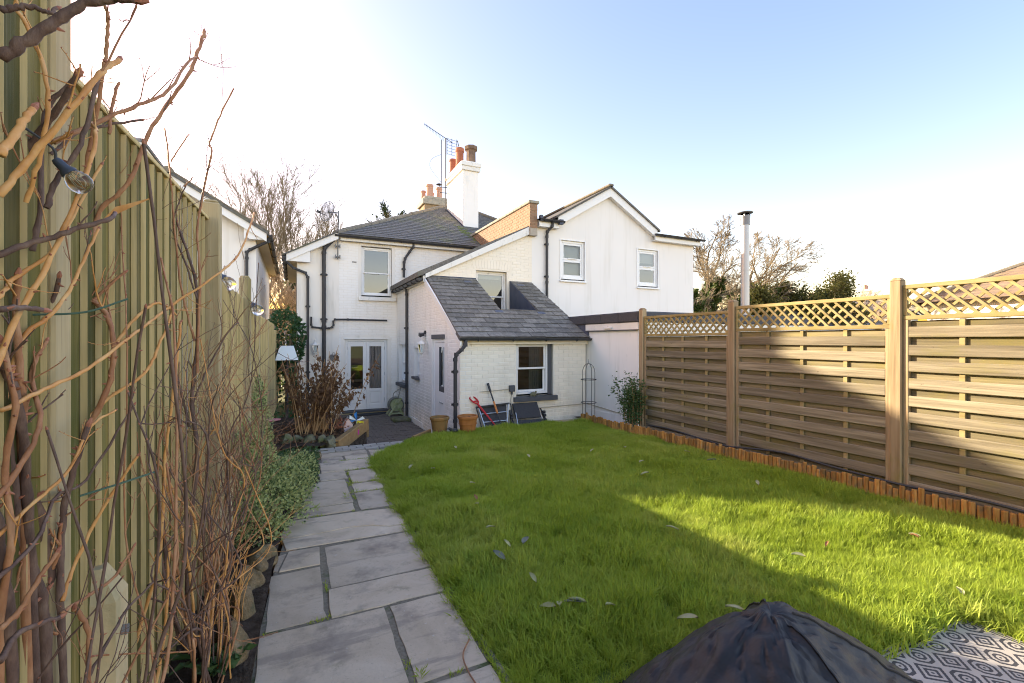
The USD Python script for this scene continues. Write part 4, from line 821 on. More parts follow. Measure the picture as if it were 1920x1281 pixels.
vent = MB(); vent.tube([(XF - .05, 7.35, 2.31), (XF - .05, 7.12, 2.318)], .02, 8); obj('overflow_pipe', vent, M['white_aged'], fr_)

# ------------------------------------------------------------------ white house on the left
lh = thing('left_house', 'white gabled house rising behind the left fence', 'house', (-2.6, 14, 0))
LY, lx0, lx1, rx, rz = 13.3, -4.4, -.85, -2.62, 5.95
ls = .60
P = Polygon([(lx0, -.3), (lx1, -.3), (lx1, rz - .12 - (lx1 - rx) * ls), (rx, rz - .12), (lx0, rz - .12 - (rx - lx0) * ls)])
wall('rear_wall', P, XZ, LY, LY + .25, 'render_white', lh)
obj('side_wall', MB().box(lx1 - .22, lx1, LY + .251, 20.5, -.3, 4.75), M['render_white'], lh); obj('far_side_wall', MB().box(lx0, lx0 + .22, LY + .251, 20.5, -.3, 4.75), M['render_white'], lh)
for sg, xe in ((1, lx1 + .28), (-1, lx0 - .28)):
    d = abs(xe - rx)
    obj('roof', MB().prism(Polygon([(rx - sg * .02, rz + .03), (rx - sg * .02, rz + .12), (xe, rz + .12 - d * ls), (xe, rz + .03 - d * ls)]), XZ, LY - .28, 20.8), M['slate_moss'], lh)
    obj('bargeboard', MB().prism(Polygon([(rx, rz - .17), (rx, rz + .028), (xe - sg * .03, rz + .028 - (d - .03) * ls), (xe - sg * .03, rz - .17 - (d - .03) * ls)]), XZ, LY - .25, LY - .215), M['white_paint'], lh)
    tl = MB()
    for k in range(9): tl.frame((rx + sg * d * k / 9, LY - .29, rz + .10 - d * ls * k / 9), (sg / math.hypot(1, ls), 0, -ls / math.hypot(1, ls)), (0, 1, 0), (ls * sg / math.hypot(1, ls), 0, 1 / math.hypot(1, ls)), 0, d / 9 * 1.2, 0, .4, 0, .035, .005)
    obj('verge_tiles', tl, M['ridge_tile'], lh)
xe = lx1 + .28; zs = rz + .03 - (xe - rx) * ls
obj('box_end', MB().prism(Polygon([(lx1 - .25, zs - .14), (xe - .04, zs - .14), (xe - .04, zs - .01), (lx1 - .25, zs + .13)]), XZ, LY - .213, LY - .15), M['white_paint'], lh)
obj('soffit', MB().box(lx1 - .005, xe - .03, LY - .149, 20.6, zs - .14, zs - .12), M['soffit'], lh)
gutter(lh, (xe + .04, LY - .27, zs - .0), (xe + .04, 20.7, zs - .0), brackets=6, out=(1, 0, 0))
pipe(lh, 'downpipe', [(xe + .03, LY - .2, zs - .06), (xe, LY - .16, zs - .16), (lx1 - .12, LY - .06, zs - .38), (lx1 - .2, LY - .06, zs - .45), (lx1 - .2, LY - .06, zs - .6), (lx1 - .2, LY - .06, .2)], r=.036)
obj('ridge_tiles', ridge((rx, LY - .3, rz + .12), (rx, 20.7, rz + .12), 18), M['ridge_tile'], lh)
lc = MB(); lc.box(-6.35, -5.3, 18.5, 19.1, 7, 9.15, .01); lk = obj('chimney', lc, M['brick_old'], lh)
for xx in (-6.1, -5.8, -5.5): pot((xx, 18.8, 9.15), .11, .4, 'pot_red', lk)
obj('main_block', MB().prism(Polygon([(14.6, -.3), (22, -.3), (22, 8.55), (18.6, 8.55), (14.6, 6.75)]), YZm, -5.38, -4.45), M['render_white'], lh)
obj('main_roof', MB().prism(Polygon([(14.5, 6.71), (18.6, 8.56), (22.1, 8.56), (22.1, 8.66), (18.6, 8.66), (14.5, 6.81)]), YZm, -5.42, -4.40), M['slate_moss'], lh)
# ------------------------------------------------------------------ right fence: posts, slatted panels, trellis tops
rf_ = np.random.default_rng(31)
FX = 5.62
post_y = [6.30, 4.45, 2.505, .62]
post_lab = ['square timber fence post at the end of the white garden wall, behind the green shrub', 'square timber fence post between the two farther panels, its top in sun',
            'tall sunlit timber fence post nearest the camera, beside the lawn', 'square timber fence post at the right edge, past the nearest panel']
for k, y in enumerate(post_y):
    h = [2.65, 2.65, 2.72, 2.75][k]
    p = thing('fence_post', post_lab[k], 'fence post', (FX, y, GZ))
    v, f = cbox_arr((FX - .055, y - .052, .3), (FX + .045, y + .048, h - .03), .008); obj('shaft', (v, f), M['wood_postr'], p)
    ca = MB(); ca.add([(FX - .055, y - .052, h - .03), (FX + .045, y - .052, h - .03), (FX + .045, y + .048, h - .03), (FX - .055, y + .048, h - .03),
                       (FX - .03, y - .03, h), (FX + .02, y - .03, h), (FX + .02, y + .025, h), (FX - .03, y + .025, h)], [[0, 1, 5, 4], [1, 2, 6, 5], [2, 3, 7, 6], [3, 0, 4, 7], [4, 5, 6, 7]])
    obj('post_top', ca, M['wood_postr'], p)
zt = [2.50, 2.555, 2.64]
pan_lab = ['weathered grey slatted fence panel farthest along, mostly in shade beside the shrub', 'slatted fence panel between the two farther posts, crossed by a diagonal shadow', 'sunlit slatted fence panel nearest the camera, at the right edge']
tre_lab = ['diamond trellis topping the farthest fence panel, half in shade', 'sunlit diamond trellis on the middle fence panel, below the metal flue', 'sunlit diamond trellis on the nearest fence panel, before the brown roof']
for k in range(3):
    ya, yb = post_y[k + 1] + .052, post_y[k] - .056
    z1 = zt[k]; zb = z1 - .355; z0 = GZ + .10
    pa = thing('slatted_screen', pan_lab[k], 'fence panel', (FX, (ya + yb) / 2, z0), group='slatted panels of the right fence')
    for y in (ya, yb - .045): obj('stile', MB().box(FX - .025, FX + .03, y, y + .045, z0, zb - .002, .004), M['wood_postr'], pa)
    nb_ = 3
    for j in range(nb_):
        y = ya + (yb - ya) * (j + 1) / (nb_ + 1) + (-.02, .01, -.005)[j]; obj('batten', MB().box(FX - .006, FX + .018, y - .021, y + .021, z0 + .02, zb - .003, .003), M['wood_yellow'], pa)
    pitch, bh = .172, .106; n = int((zb - z0) / pitch)
    for j in range(n + 1):
        zz = zb - .075 - j * pitch - bh
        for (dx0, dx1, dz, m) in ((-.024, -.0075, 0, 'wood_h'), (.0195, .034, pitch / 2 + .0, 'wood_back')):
            lo = zz + dz; hi = lo + bh
            hi = min(hi, zb - .004); lo = max(lo, z0 + .005)
            if hi - lo < .03: continue
            e = .003 * rf_.normal(0, 1)
            obj('slat', MB().frame((FX, 0, 0), (1, 0, 0), (0, 1, 0), (0, 0, 1), dx0, dx1, ya + .0455, yb - .0455, lo + e, hi + e, .005), M[m], pa)
    obj('bottom_rail', MB().box(FX - .028, FX + .03, ya + .046, yb - .046, z0 - .035, z0 + .012, .004), M['wood_h'], pa)
    obj('gravel_board', MB().box(FX + .0, FX + .03, ya - .0, yb + .0, GZ - .05, z0 - .037, .004), M['sleeper'], pa)
    tr = thing('trellis_top', tre_lab[k], 'trellis', (FX, (ya + yb) / 2, zb), group='trellis tops of the right fence')
    obj('rail', MB().box(FX - .026, FX + .026, ya, yb, zb, zb + .042, .004), M['wood_yellow'], tr); obj('rail', MB().box(FX - .026, FX + .026, ya, yb, z1 - .042, z1, .004), M['wood_yellow'], tr)
    for y in (ya, yb - .03): obj('stile', MB().box(FX - .024, FX + .024, y, y + .03, zb + .043, z1 - .043, .003), M['wood_yellow'], tr)
    Z0, Z1 = zb + .0425, z1 - .0425; H = Z1 - Z0; step = .118; Aa, Bb = ya + .031, yb - .031
    clip = sbox(Aa, Z0, Bb, Z1)
    for sg, (dx0, dx1) in ((-1, (-.019, -.001)), (1, (.001, .019))):
        y = Aa - H - .1
        while y < Bb + H + .1:
            # front laths fall towards the camera in the picture, back laths the other way
            q = Polygon([(y - .016, Z0 - .02), (y + .016, Z0 - .02), (y + .016 - sg * (H + .04) * 1.0, Z1 + .02), (y - .016 - sg * (H + .04) * 1.0, Z1 + .02)]) if sg < 0 else \
                Polygon([(y - .016, Z1 + .02), (y + .016, Z1 + .02), (y + .016 + (H + .04), Z0 - .02), (y - .016 + (H + .04), Z0 - .02)])
            g = q.intersection(clip)
            if g.area > .0006: obj('lath', MB().prism(g, YZ, FX + dx0, FX + dx1), M['wood_yellow'], tr)
            y += step
# a black hose along the foot of the right fence
hp = [(FX - .05, 6.1, .60), (FX - .05, 5.6, .62), (FX - .055, 5.0, .59), (FX - .06, 4.5, .575), (FX - .075, 4.3, .60), (FX - .05, 3.7, .66), (FX - .055, 3.1, .63), (FX - .075, 2.6, .62), (FX - .075, 2.35, .62), (FX - .05, 1.8, .64), (FX - .05, 1.2, .60), (FX - .05, .8, .59)]
hz = obj('water_pipe', MB().tube(smooth_path(hp, 6), .013, 7), M['cable'], smooth=True); tag(hz, 'thin black pipe running along the foot of the right fence', 'pipe')

# ------------------------------------------------------------------ left fence: feather-edged boards, posts, concrete spurs
def fx_at(y): return -.60 + .058 * min(max(y - 1.7, 0), 2.0) + .012 * max(y - 3.7, 0)
runs = [(-2.2, 1.66, 3.08, 'tall feather-edge fence bay nearest the camera, mossy green, at the left edge'), (1.66, 3.43, 2.83, 'sunless feather-edge fence bay behind the two bare shrubs, between the tall post and the next'),
        (3.43, 5.25, 2.50, 'lower feather-edge fence bay behind the fine twigs, under the left house'), (5.25, 7.2, 2.42, 'weathered plain-boarded fence bay behind the variegated shrub'),
        (7.2, 9.2, 2.42, 'far weathered fence bay beside the brown hydrangea'), (9.2, 11.2, 2.42, 'weathered fence bay near the evergreen climber'), (11.2, 13.25, 2.30, 'last weathered fence bay, ending at the left house')]
for y0, y1, zt_, lab in runs:
    t = thing('board_fence', lab, 'fence', (fx_at((y0 + y1) / 2), (y0 + y1) / 2, GZ), group='close-boarded left fence bays')
    y = y0 + .055; pitch = .098
    while y < y1 - .05:
        w_ = .118; xa = fx_at(y); th0, th1 = .005, .016; dz = rf_.normal(0, .004)
        # thick edge towards the camera, thin edge tucked under the next board
        ye_ = min(y + w_, y1 - .03)
        v = [(xa + .012, y, 0), (xa + .012 + th1, y, 0), (xa + .008 + th0, ye_, 0), (xa + .008, ye_, 0)]
        zb_ = GZ + (.02 if y0 > 0 else -.1)
        V = [(a, b, zb_) for a, b, _ in v] + [(a, b, zt_ + dz) for a, b, _ in v]
        b = obj('board', MB().add(V, [[0, 1, 2, 3], [4, 5, 6, 7], [1, 2, 6, 5], [2, 3, 7, 6], [3, 0, 4, 7]]), M['wood_v'], t)
        obj('board_edge', MB().box(xa + .0118, xa + .012 + th1 + .0006, y - .0012, y - .0002, zb_, zt_ + dz), M['wood_edge'], b)
        y += pitch
    for z in (.75, 1.5, 2.2): obj('arris_rail', MB().bar((fx_at(y0) - .03, y0, z), (fx_at(y1) - .03, y1, z), .05, .07), M['wood_v'], t)
    if y0 < 3.4: obj('capping', MB().bar((fx_at(y0 + .05) + .005, y0 + .05, zt_ + .012), (fx_at(y1 - .05) + .005, y1 - .05, zt_ + .012), .05, .02, c=.003), M['wood_edge'], t)
for (y, z, w_, lab) in ((1.66, 3.10, .105, 'tall weathered timber post with rounded top, leftmost, behind the big bare shrub'), (3.43, 2.965, .10, 'pale timber post rising above the left fence before the left house'),
                        (5.25, 2.72, .10, 'weathered timber post beyond the fine twigs, left of the gap between houses'), (7.2, 2.45, .10, 'far timber post of the left fence above the variegated shrub'), (9.2, 2.45, .1, 'timber post hidden behind the brown hydrangea')):
    x = fx_at(y) - .02 + (.055 if 3 < y < 6 else 0)
    p = thing('fence_post', lab, 'fence post', (x, y, GZ)); obj('shaft', MB().box(x - w_ / 2, x + w_ / 2, y - w_ / 2, y + w_ / 2, GZ - .1, z - .02, .008), M['wood_post_v'], p)
    obj('post_top', MB().box(x - w_ / 2 + .012, x + w_ / 2 - .012, y - w_ / 2 + .012, y + w_ / 2 - .012, z - .021, z, .012), M['wood_post_v'], p)
for (x, y, zt_, lab) in ((-.565, 1.90, 1.35, 'short pitted concrete spur post with sloped top, nearest, at the bottom left'), (-.435, 3.60, 1.38, 'short concrete spur post beside the variegated shrub'), (-.42, 7.35, 1.30, 'far concrete spur post by the pink ornament')):
    w_ = .06
    s_ = [(x - w_, y - w_), (x + w_, y - w_), (x + w_, y + w_), (x - w_, y + w_)]
    k = .45; V = [(a, b, GZ - .1) for a, b in s_] + [(a, b, zt_ - .10) for a, b in s_] + [(x + (a - x) * k - .012, y + (b - y) * k, zt_) for a, b in s_]
    F = [[i, (i + 1) % 4, 4 + (i + 1) % 4, 4 + i] for i in range(4)] + [[4 + i, 4 + (i + 1) % 4, 8 + (i + 1) % 4, 8 + i] for i in range(4)] + [[8, 9, 10, 11]]
    sp_ = thing('concrete_spur', lab, 'concrete post', (x, y, GZ)); obj('shaft', MB().add(V, F), M['concrete'], sp_)
    obj('bolt', MB().tube([(x + w_, y, zt_ - .22), (x + w_ + .016, y, zt_ - .22)], .016, 8), M['alu'], sp_)

# ------------------------------------------------------------------ solar bulb lights on the left fence
def bulb(c, d, lab, k=1.0):
    c = np.array(c, float); d = np.array(d, float); d /= np.linalg.norm(d)
    t = thing('bulb_light', lab, 'garden light', c, group='clear bulb lights along the left fence')
    a = np.cross(d, (0, 0, 1)); a /= np.linalg.norm(a); b_ = np.cross(d, a); R = np.stack([a, b_, d], 1)
    def lt(prof, n=20):
        m = MB().lathe(np.array(prof) * k, (0, 0, 0), n); v, f = m.arr(); return v @ R.T + c, f
    obj('cap', lt([(.0, -.075), (.018, -.075), (.024, -.06), (.027, -.02), (.040, .0), (.041, .01), (0, .012)]), M['cap_blue'], t, smooth=40)
    obj('globe', lt([(.036, .012), (.050, .03), (.060, .06), (.058, .085), (.045, .108), (.022, .121), (0, .124)]), M['bulb_glass'], t, smooth=True)
    fm = MB(); 
    for i in range(6):
        an = i * PI / 3; fm.tube([np.array([math.cos(an) * .012, math.sin(an) * .012, .02]) * k, np.array([math.cos(an) * .02, math.sin(an) * .02, .07]) * k, np.array([math.cos(an + .8) * .01, math.sin(an + .8) * .01, .09]) * k], .0016 * k, 4)
    v, f = fm.arr(); obj('filament', (v @ R.T + c, f), M['filament'], t)
    obj('hook', MB().tube(smooth_path([c - d * .07 * k, c - d * .09 * k + [0, 0, .02], c - d * .08 * k + [-.05, 0, .06]]), .003, 5), M['cable'], t)
bulb(at(128, 322, s=1.05), (.62, .2, -.70), 'large clear bulb light with dark blue cap, nearest, on the left fence', .42)
bulb(at(416, 521, s=3.5), (.7, .1, -.7), 'small clear bulb light on the fence among the twigs, the middle one', .9)
bulb(at(474, 573, s=5.2), (.7, .1, -.7), 'far clear bulb light below the left house downpipe', 1.05)
for k, pts in enumerate(([(0, 60), (40, 110), (72, 140), (100, 170)], [(0, 150), (12, 190), (25, 215), (28, 250)], [(60, 590), (160, 585), (240, 560)], [(150, 930), (230, 905), (290, 885)])):
    wv = obj('garden_wire', MB().tube(smooth_path([at(u, v, s=1.12 + .05 * i) for i, (u, v) in enumerate(pts)], 5), .0028 if k > 1 else .005, 5), M['wire_green'])
    tag(wv, ['grey green tie wire slanting across the nearest fence boards, uppermost', 'grey green tie wire hanging at the left picture edge', 'thin green wire stretched level between the shrub stems at mid height', 'thin green wire stretched above the near concrete spur'][k], 'wire')
# ------------------------------------------------------------------ small things by the house
rt = np.random.default_rng(41)
def lantern(c, lab, facing=(0, -1, 0), arm_mat='white_aged'):
    c = np.array(c, float); f = np.array(facing, float)
    t = thing('wall_lantern', lab, 'lantern', c)
    def hexa(prof): return MB().lathe(prof, c, 6)
    obj('roof', hexa([(.0, .20), (.012, .20), (.03, .16), (.085, .115), (.10, .10), (.10, .092), (.0, .092)]), M['white_aged'], t)
    obj('glass_body', hexa([(.085, .09), (.05, -.10)]), M['glass_lantern'], t)
    fr = MB()
    for i in range(6):
        a = i * PI / 3; fr.tube([c + [math.cos(a) * .087, math.sin(a) * .087, .09], c + [math.cos(a) * .052, math.sin(a) * .052, -.10]], .006, 4)
    fr.lathe([(.0, -.10), (.056, -.10), (.056, -.115), (.03, -.13), (.012, -.17), (0, -.175)], c, 6); fr.lathe([(.09, .092), (.09, .08), (.084, .08), (.084, .092)], c, 6)
    obj('cage', fr, M['white_aged'], t)
    obj('candle', MB().lathe([(.0, -.09), (.016, -.09), (.016, .0), (.012, .03), (0, .035)], c, 8), M['toy_white'], t)
    br = MB(); br.tube(smooth_path([c + [0, 0, .2], c + [0, 0, .24], c - f * .06 + [0, 0, .255], c - f * .12 + [0, 0, .20], c - f * .13 + [0, 0, .1]]), .008, 6); br.frame(c - f * .14 + [0, 0, .1], np.cross(f, (0, 0, 1)), f, (0, 0, 1), -.03, .03, -.01, .012, -.09, .09, .006)
    obj('bracket', br, M[arm_mat], t)
lantern((.545, Y1 - .15, 1.85), 'white metal lantern on the rear wall left of the french doors')
lantern((XS - .15, 10.26, 1.90), 'white metal lantern on the side wall by the narrow door', facing=(-1, 0, 0))
sl_ = thing('security_light', 'small black lamp head above the lantern on the side wall', 'lamp', (XS - .05, 10.45, 2.19))
obj('head', MB().frame((XS - .09, 10.47, 2.20), (1, 0, 0), (0, .92, .2), (0, -.2, .95), -.06, .05, -.07, .07, -.045, .045, .012), M['black_plastic'], sl_); obj('mount', MB().box(XS - .04, XS - .008, 10.38, 10.46, 2.22, 2.30, .006).tube([(XS - .03, 10.42, 2.26), (XS - .09, 10.45, 2.22)], .012, 6), M['black_plastic'], sl_)
ht_ = thing('heart_ornament', 'grey woven heart hanging on the rear wall left of the french doors', 'heart ornament', (1.03, Y1 - .03, 1.58))
hm = MB()
for r_ in (1, .78, .56, .34):
    a = np.linspace(0, 2 * PI, 28); hm.tube(np.c_[1.03 + r_ * .115 * np.sin(a) ** 3, np.full(28, Y1 - .03), 1.58 + r_ * .0075 * (13 * np.cos(a) - 5 * np.cos(2 * a) - 2 * np.cos(3 * a) - np.cos(4 * a))], .013, 6, cap=False)
obj('heart', hm, M['alu'], ht_); obj('hanger', MB().tube(smooth_path([(1.03, Y1 - .02, 1.64), (1.0, Y1 - .02, 1.70), (1.03, Y1 - .02, 1.74), (1.06, Y1 - .02, 1.70), (1.03, Y1 - .02, 1.66)]), .004, 5), M['black_metal'], ht_)
# satellite dish
dc = np.array([.86, Y1 - .55, 5.52]); dd_ = np.array([-.75, .55, .42]); dd_ /= np.linalg.norm(dd_)
sdh = thing('satellite_dish', 'grey mesh satellite dish on a pole above the corner of the white house', 'satellite dish', (1.12, Y1 - .05, 4.5))
a_ = np.cross(dd_, (0, 0, 1)); a_ /= np.linalg.norm(a_); b_ = np.cross(a_, dd_)
dm = MB(); rr_ = np.linspace(0, .27, 7); an = np.linspace(0, 2 * PI, 28, endpoint=False)
for r_ in np.linspace(.03, .27, 15): dm.tube(dc + dd_ * (.55 * r_ ** 2) + (np.cos(np.r_[an, an[:1]]) * r_)[:, None] * a_ + (np.sin(np.r_[an, an[:1]]) * r_)[:, None] * b_, .0035, 3, cap=False)
for q in an: dm.tube([dc + dd_ * (.55 * r_ ** 2) + math.cos(q) * r_ * a_ + math.sin(q) * r_ * b_ for r_ in rr_], .003, 3)
obj('mesh_bowl', dm, M['alu'], sdh)
obj('rim', MB().tube(dc + dd_ * (.55 * .0729) + (np.cos(np.r_[an, an[:1]]) * .27)[:, None] * a_ + (np.sin(np.r_[an, an[:1]]) * .27)[:, None] * b_, .009, 5, cap=False), M['alu'], sdh)
obj('pole', MB().tube([(1.13, Y1 - .07, 4.35), (1.13, Y1 - .12, 4.95), (1.12, Y1 - .42, 5.38), (1.05, Y1 - .48, 5.52)], .017, 8).tube([(1.12, Y1 - .42, 5.38), (1.12, Y1 - .42, 5.62)], .02, 8).tube([(1.12, Y1 - .42, 5.56), dc - dd_ * .02], .018, 6), M['alu'], sdh)
obj('receiver_arm', MB().tube([dc - dd_ * .0 - b_ * .1, dc + dd_ * .28 - b_ * .12], .012, 6).frame(dc + dd_ * .28 - b_ * .1, a_, b_, dd_, -.03, .03, -.035, .035, -.05, .05, .01), M['black_plastic'], sdh)
bk = MB()
for z in (4.42, 4.72):
    bk.box(1.06, 1.20, Y1 - .05, Y1 - .012, z - .012, z + .012); bk.box(1.06, 1.085, Y1 - .10, Y1 - .05, z - .05, z + .05); bk.box(1.175, 1.20, Y1 - .10, Y1 - .05, z - .05, z + .05)
obj('wall_bracket', bk, M['alu'], sdh)
# television aerial on the chimney
ae = thing('tv_aerial', 'tall television aerial strapped to the white chimney', 'aerial', (5.47, 17.3, 7.4))
mx, my = 5.44, 17.35
obj('mast', MB().tube([(mx, my, 7.1), (mx, my, 10.05)], .022, 6).tube([(mx - .16, my + .06, 8.15), (mx - .16, my + .06, 10.0)], .02, 6), M['black_metal'], ae)
ax0, ax1 = np.array([mx - .05, my, 9.98]), np.array([mx - .75, my - .2, 10.32]); ax1 = np.array([4.55, my - .1, 10.40])
bo = MB(); bo.tube([ax0 + [.35, 0, -.06], ax1], .013, 5)
for k in range(14):
    c = ax0 + (ax1 - ax0) * (k + .5) / 14; bo.tube([c - [0, 0, .07], c + [0, 0, .07]], .005, 4)
obj('yagi', bo, M['black_metal'], ae)
gp = MB(); g0 = np.array([mx + .28, my, 9.72])
for dz_ in np.linspace(-.3, .3, 6): gp.tube([g0 + [-.28, -.1, dz_], g0 + [.2, .0, dz_]], .008, 4)
for dx_ in (-.25, -.05, .14): gp.tube([g0 + [dx_, -.08, -.33], g0 + [dx_, -.08, .33]], .011, 4)
gp.tube([g0 + [.2, 0, -.34], g0 + [.27, .05, -.2], g0 + [.2, 0, -.02]], .018, 5); gp.tube([g0 + [.2, 0, .02], g0 + [.27, .05, .18], g0 + [.2, 0, .34]], .018, 5)
obj('panel_aerial', gp, M['black_metal'], ae)
obj('coax', MB().tube(smooth_path([(mx - .16, my, 9.4), (mx - .55, my, 9.15), (mx - .62, my, 8.8), (mx - .2, my, 8.3)], 6), .006, 4), M['cable'], ae)
sb = MB(); 
for z in (7.9, 8.12): sb.tube([(mx - .22, my + .05, z), (mx + .16, my, z)], .016, 5)
obj('strap', sb, M['black_metal'], ae)
la = thing('roof_aerial', 'tiny television aerial on the chimney beyond the tall left post', 'aerial', (-6.25, 18.8, 8.1))
lm = MB(); lm.tube([(-6.25, 18.8, 9.0), (-6.25, 18.8, 10.5)], .02, 5); obj('mast', lm, M['alu'], la)
lm = MB(); lm.tube([(-6.8, 18.8, 10.45), (-5.9, 18.8, 10.4)], .014, 4)
for k in range(8): lm.tube([(-6.75 + k * .11, 18.8, 10.2), (-6.75 + k * .11, 18.8, 10.68)], .007, 4)
obj('yagi', lm, M['black_metal'], la)
# metal flue behind the fence
fp = at(1397, 500, s=9.9)[:2]
fl_ = thing('metal_flue', 'tall round steel flue pipe standing above the right fence', 'flue', (fp[0], fp[1], 2.6))
obj('pipe', MB().lathe([(.085, 0), (.085, 2.14)], (fp[0], fp[1], 2.58), 18), M['steel'], fl_, smooth=True)
cw_ = MB(); cw_.lathe([(.095, 2.0), (.095, 2.12), (.1, 2.14), (.1, 2.2)], (fp[0], fp[1], 2.58), 18)
cw_.lathe([(.10, 2.24), (.155, 2.255), (.16, 2.27), (.09, 2.285), (0, 2.29)], (fp[0], fp[1], 2.58), 18)
for k in range(4): cw_.box(fp[0] + .09 * math.cos(k * PI / 2 + .5) - .01, fp[0] + .09 * math.cos(k * PI / 2 + .5) + .01, fp[1] + .09 * math.sin(k * PI / 2 + .5) - .01, fp[1] + .09 * math.sin(k * PI / 2 + .5) + .01, 2.58 + 2.18, 2.58 + 2.26)
obj('cowl', cw_, M['alu'], fl_, smooth=40)
obj('joint_band', MB().lathe([(.089, 1.0), (.089, 1.05)], (fp[0], fp[1], 2.58), 18), M['steel'], fl_)

# terracotta pots
def tpot(c, r, h, lab, mat, ribbed):
    c = np.array(c, float); t = thing('terracotta_pot', lab, 'plant pot', c)
    n = 40; prof = [(r * .64, 0), (r * .68, .02), (r * .84, h * .55), (r * .93, h * .84), (r * 1.0, h * .86), (r * 1.04, h * .9), (r * 1.03, h * .98), (r * .98, h), (r * .9, h), (r * .86, h * .86), (r * .8, h * .8)]
    m = MB().lathe(prof, c, n); v, f = m.arr()
    if ribbed:
        k = (v[:, 2] - c[2] < h * .56) & (v[:, 2] - c[2] > .01); a = np.arctan2(v[:, 1] - c[1], v[:, 0] - c[0]); v[k, :2] += (c[:2] - v[k, :2]) * (.045 * (np.cos(a[k] * 20) > 0))[:, None]
    obj('body', (v, f), M[mat], t, smooth=35)
    a = np.linspace(0, 2 * PI, 25)[:-1]; sv = np.vstack([np.c_[c[0] + np.cos(a) * r * .86, c[1] + np.sin(a) * r * .86, c[2] + h * .86 + rt.normal(0, .006, 24)], [[c[0], c[1], c[2] + h * .9]]])
    obj('compost', MB().add(sv, [[24, i, (i + 1) % 24] for i in range(24)]), M['soil'], t)
    if ribbed: obj('rim_band', MB().lathe([(r * .90, h * .60), (r * .915, h * .61), (r * .92, h * .635), (r * .90, h * .64)], c, n), M[mat], t, smooth=True)
tpot((2.235, 7.47, GZ - .03), .158, .355, 'mossy brown terracotta pot at the corner by the downpipe', 'terracotta_mossy', False)
tpot((2.70, 7.36, GZ - .03), .172, .36, 'orange ribbed terracotta pot in front of the kitchen wall', 'terracotta', True)
# little bird figure beside the pots
bf = thing('metal_ornament', 'small dark metal bird ornament on the paving between the two pots', 'ornament', (2.44, 7.3, GZ - .03))
obj('body', MB().lathe([(.0, 0), (.05, .005), (.02, .02), (.012, .08), (.04, .1), (.075, .13), (.055, .16), (0, .165)], (2.44, 7.32, GZ - .03), 12), M['black_metal'], bf, smooth=True)
obj('head', MB().tube([(2.40, 7.30, GZ + .11), (2.34, 7.28, GZ + .15), (2.30, 7.27, GZ + .145)], [.03, .022, .004], 8), M['black_metal'], bf)
# weathered board closing the lawn corner
wb = obj('edging_board', MB().bar((1.74, 7.28, GZ + .02), (2.12, 7.62, GZ + .04), .035, .12, c=.004), M['sleeper']); tag(wb, 'short weathered board holding the lawn corner near the mossy pot', 'board')
# folding chair leaning on the wall
fc = thing('folded_chair', 'folded black metal garden chair leaning on the kitchen wall behind the red tool', 'chair', (3.45, 7.95, GZ))
p0, p1, q0, q1 = np.array([3.20, 7.78, GZ - .02]), np.array([3.62, 7.74, GZ - .02]), np.array([3.13, 7.96, GZ + .36]), np.array([3.73, 7.92, GZ + .40])
obj('seat_panel', MB().add([p0 + [.0, .03, .04], p1 + [0, .03, .04], q1 + [-.03, .02, -.02], q0 + [.03, .02, -.02]], [[0, 1, 2, 3]]), M['dark_fabric'], fc)
fr = MB(); fr.tube([p0, q0], .012, 6); fr.tube([p1, q1], .012, 6); obj('side_rail', fr, M['chrome'], fc)
obj('cross_bar', MB().tube([p0 + (q0 - p0) * .3, p1 + (q1 - p1) * .3], .009, 6).tube([p0 + (q0 - p0) * .68, p1 + (q1 - p1) * .66], .009, 6), M['chrome'], fc)
obj('top_bar', MB().bar(q0 - [.03, 0, 0], q1 + [.03, 0, 0], .03, .035, c=.008), M['black_plastic'], fc)
obj('rear_leg', MB().tube([q0 + [-.05, -.02, .02], p0 + [-.06, .02, 0]], .013, 6).tube([q1 + [.05, 0, 0], p1 + [.16, .05, 0]], .013, 6), M['black_plastic'], fc)
# dark folding lounger / step
lg = thing('folded_lounger', 'folded dark garden lounger with grey cushion panels below the kitchen window', 'lounger', (4.1, 7.9, GZ))
obj('back_panel', MB().frame((3.86, 7.80, GZ + .11), (1, -.03, 0), (.05, .62, .78), (0, -.78, .62), -.02, .52, 0, .34, -.02, .02, .008), M['dark_fabric'], lg)
obj('seat_panel', MB().frame((3.86, 7.70, GZ - .02), (1, -.03, 0), (.0, .6, .8), (0, -.8, .6), -.01, .55, 0, .125, -.02, .02, .008), M['dark_fabric'], lg)
for s_, x in ((-1, 3.83), (1, 4.40)):
    a = MB(); a.tube([(x, 7.68, GZ - .03), (x - s_ * .03, 7.86, GZ + .22)], .012, 6); obj('side_rail', a, M['chrome'], lg)
    a = MB(); a.tube([(x + s_ * .05, 7.70, GZ - .03), (x + s_ * .06, 7.9, GZ + .18)], .018, 6).tube([(x + s_ * .12, 7.75, GZ - .03), (x + s_ * .05, 7.95, GZ + .26)], .016, 6)
    for z in (.05, .14, .2): a.tube([(x + s_ * .05, 7.76 + z * .4, GZ + z), (x + s_ * .10, 7.76 + z * .4, GZ + z)], .03, 8)
    obj('hinge_leg', a, M['black_plastic'], lg)
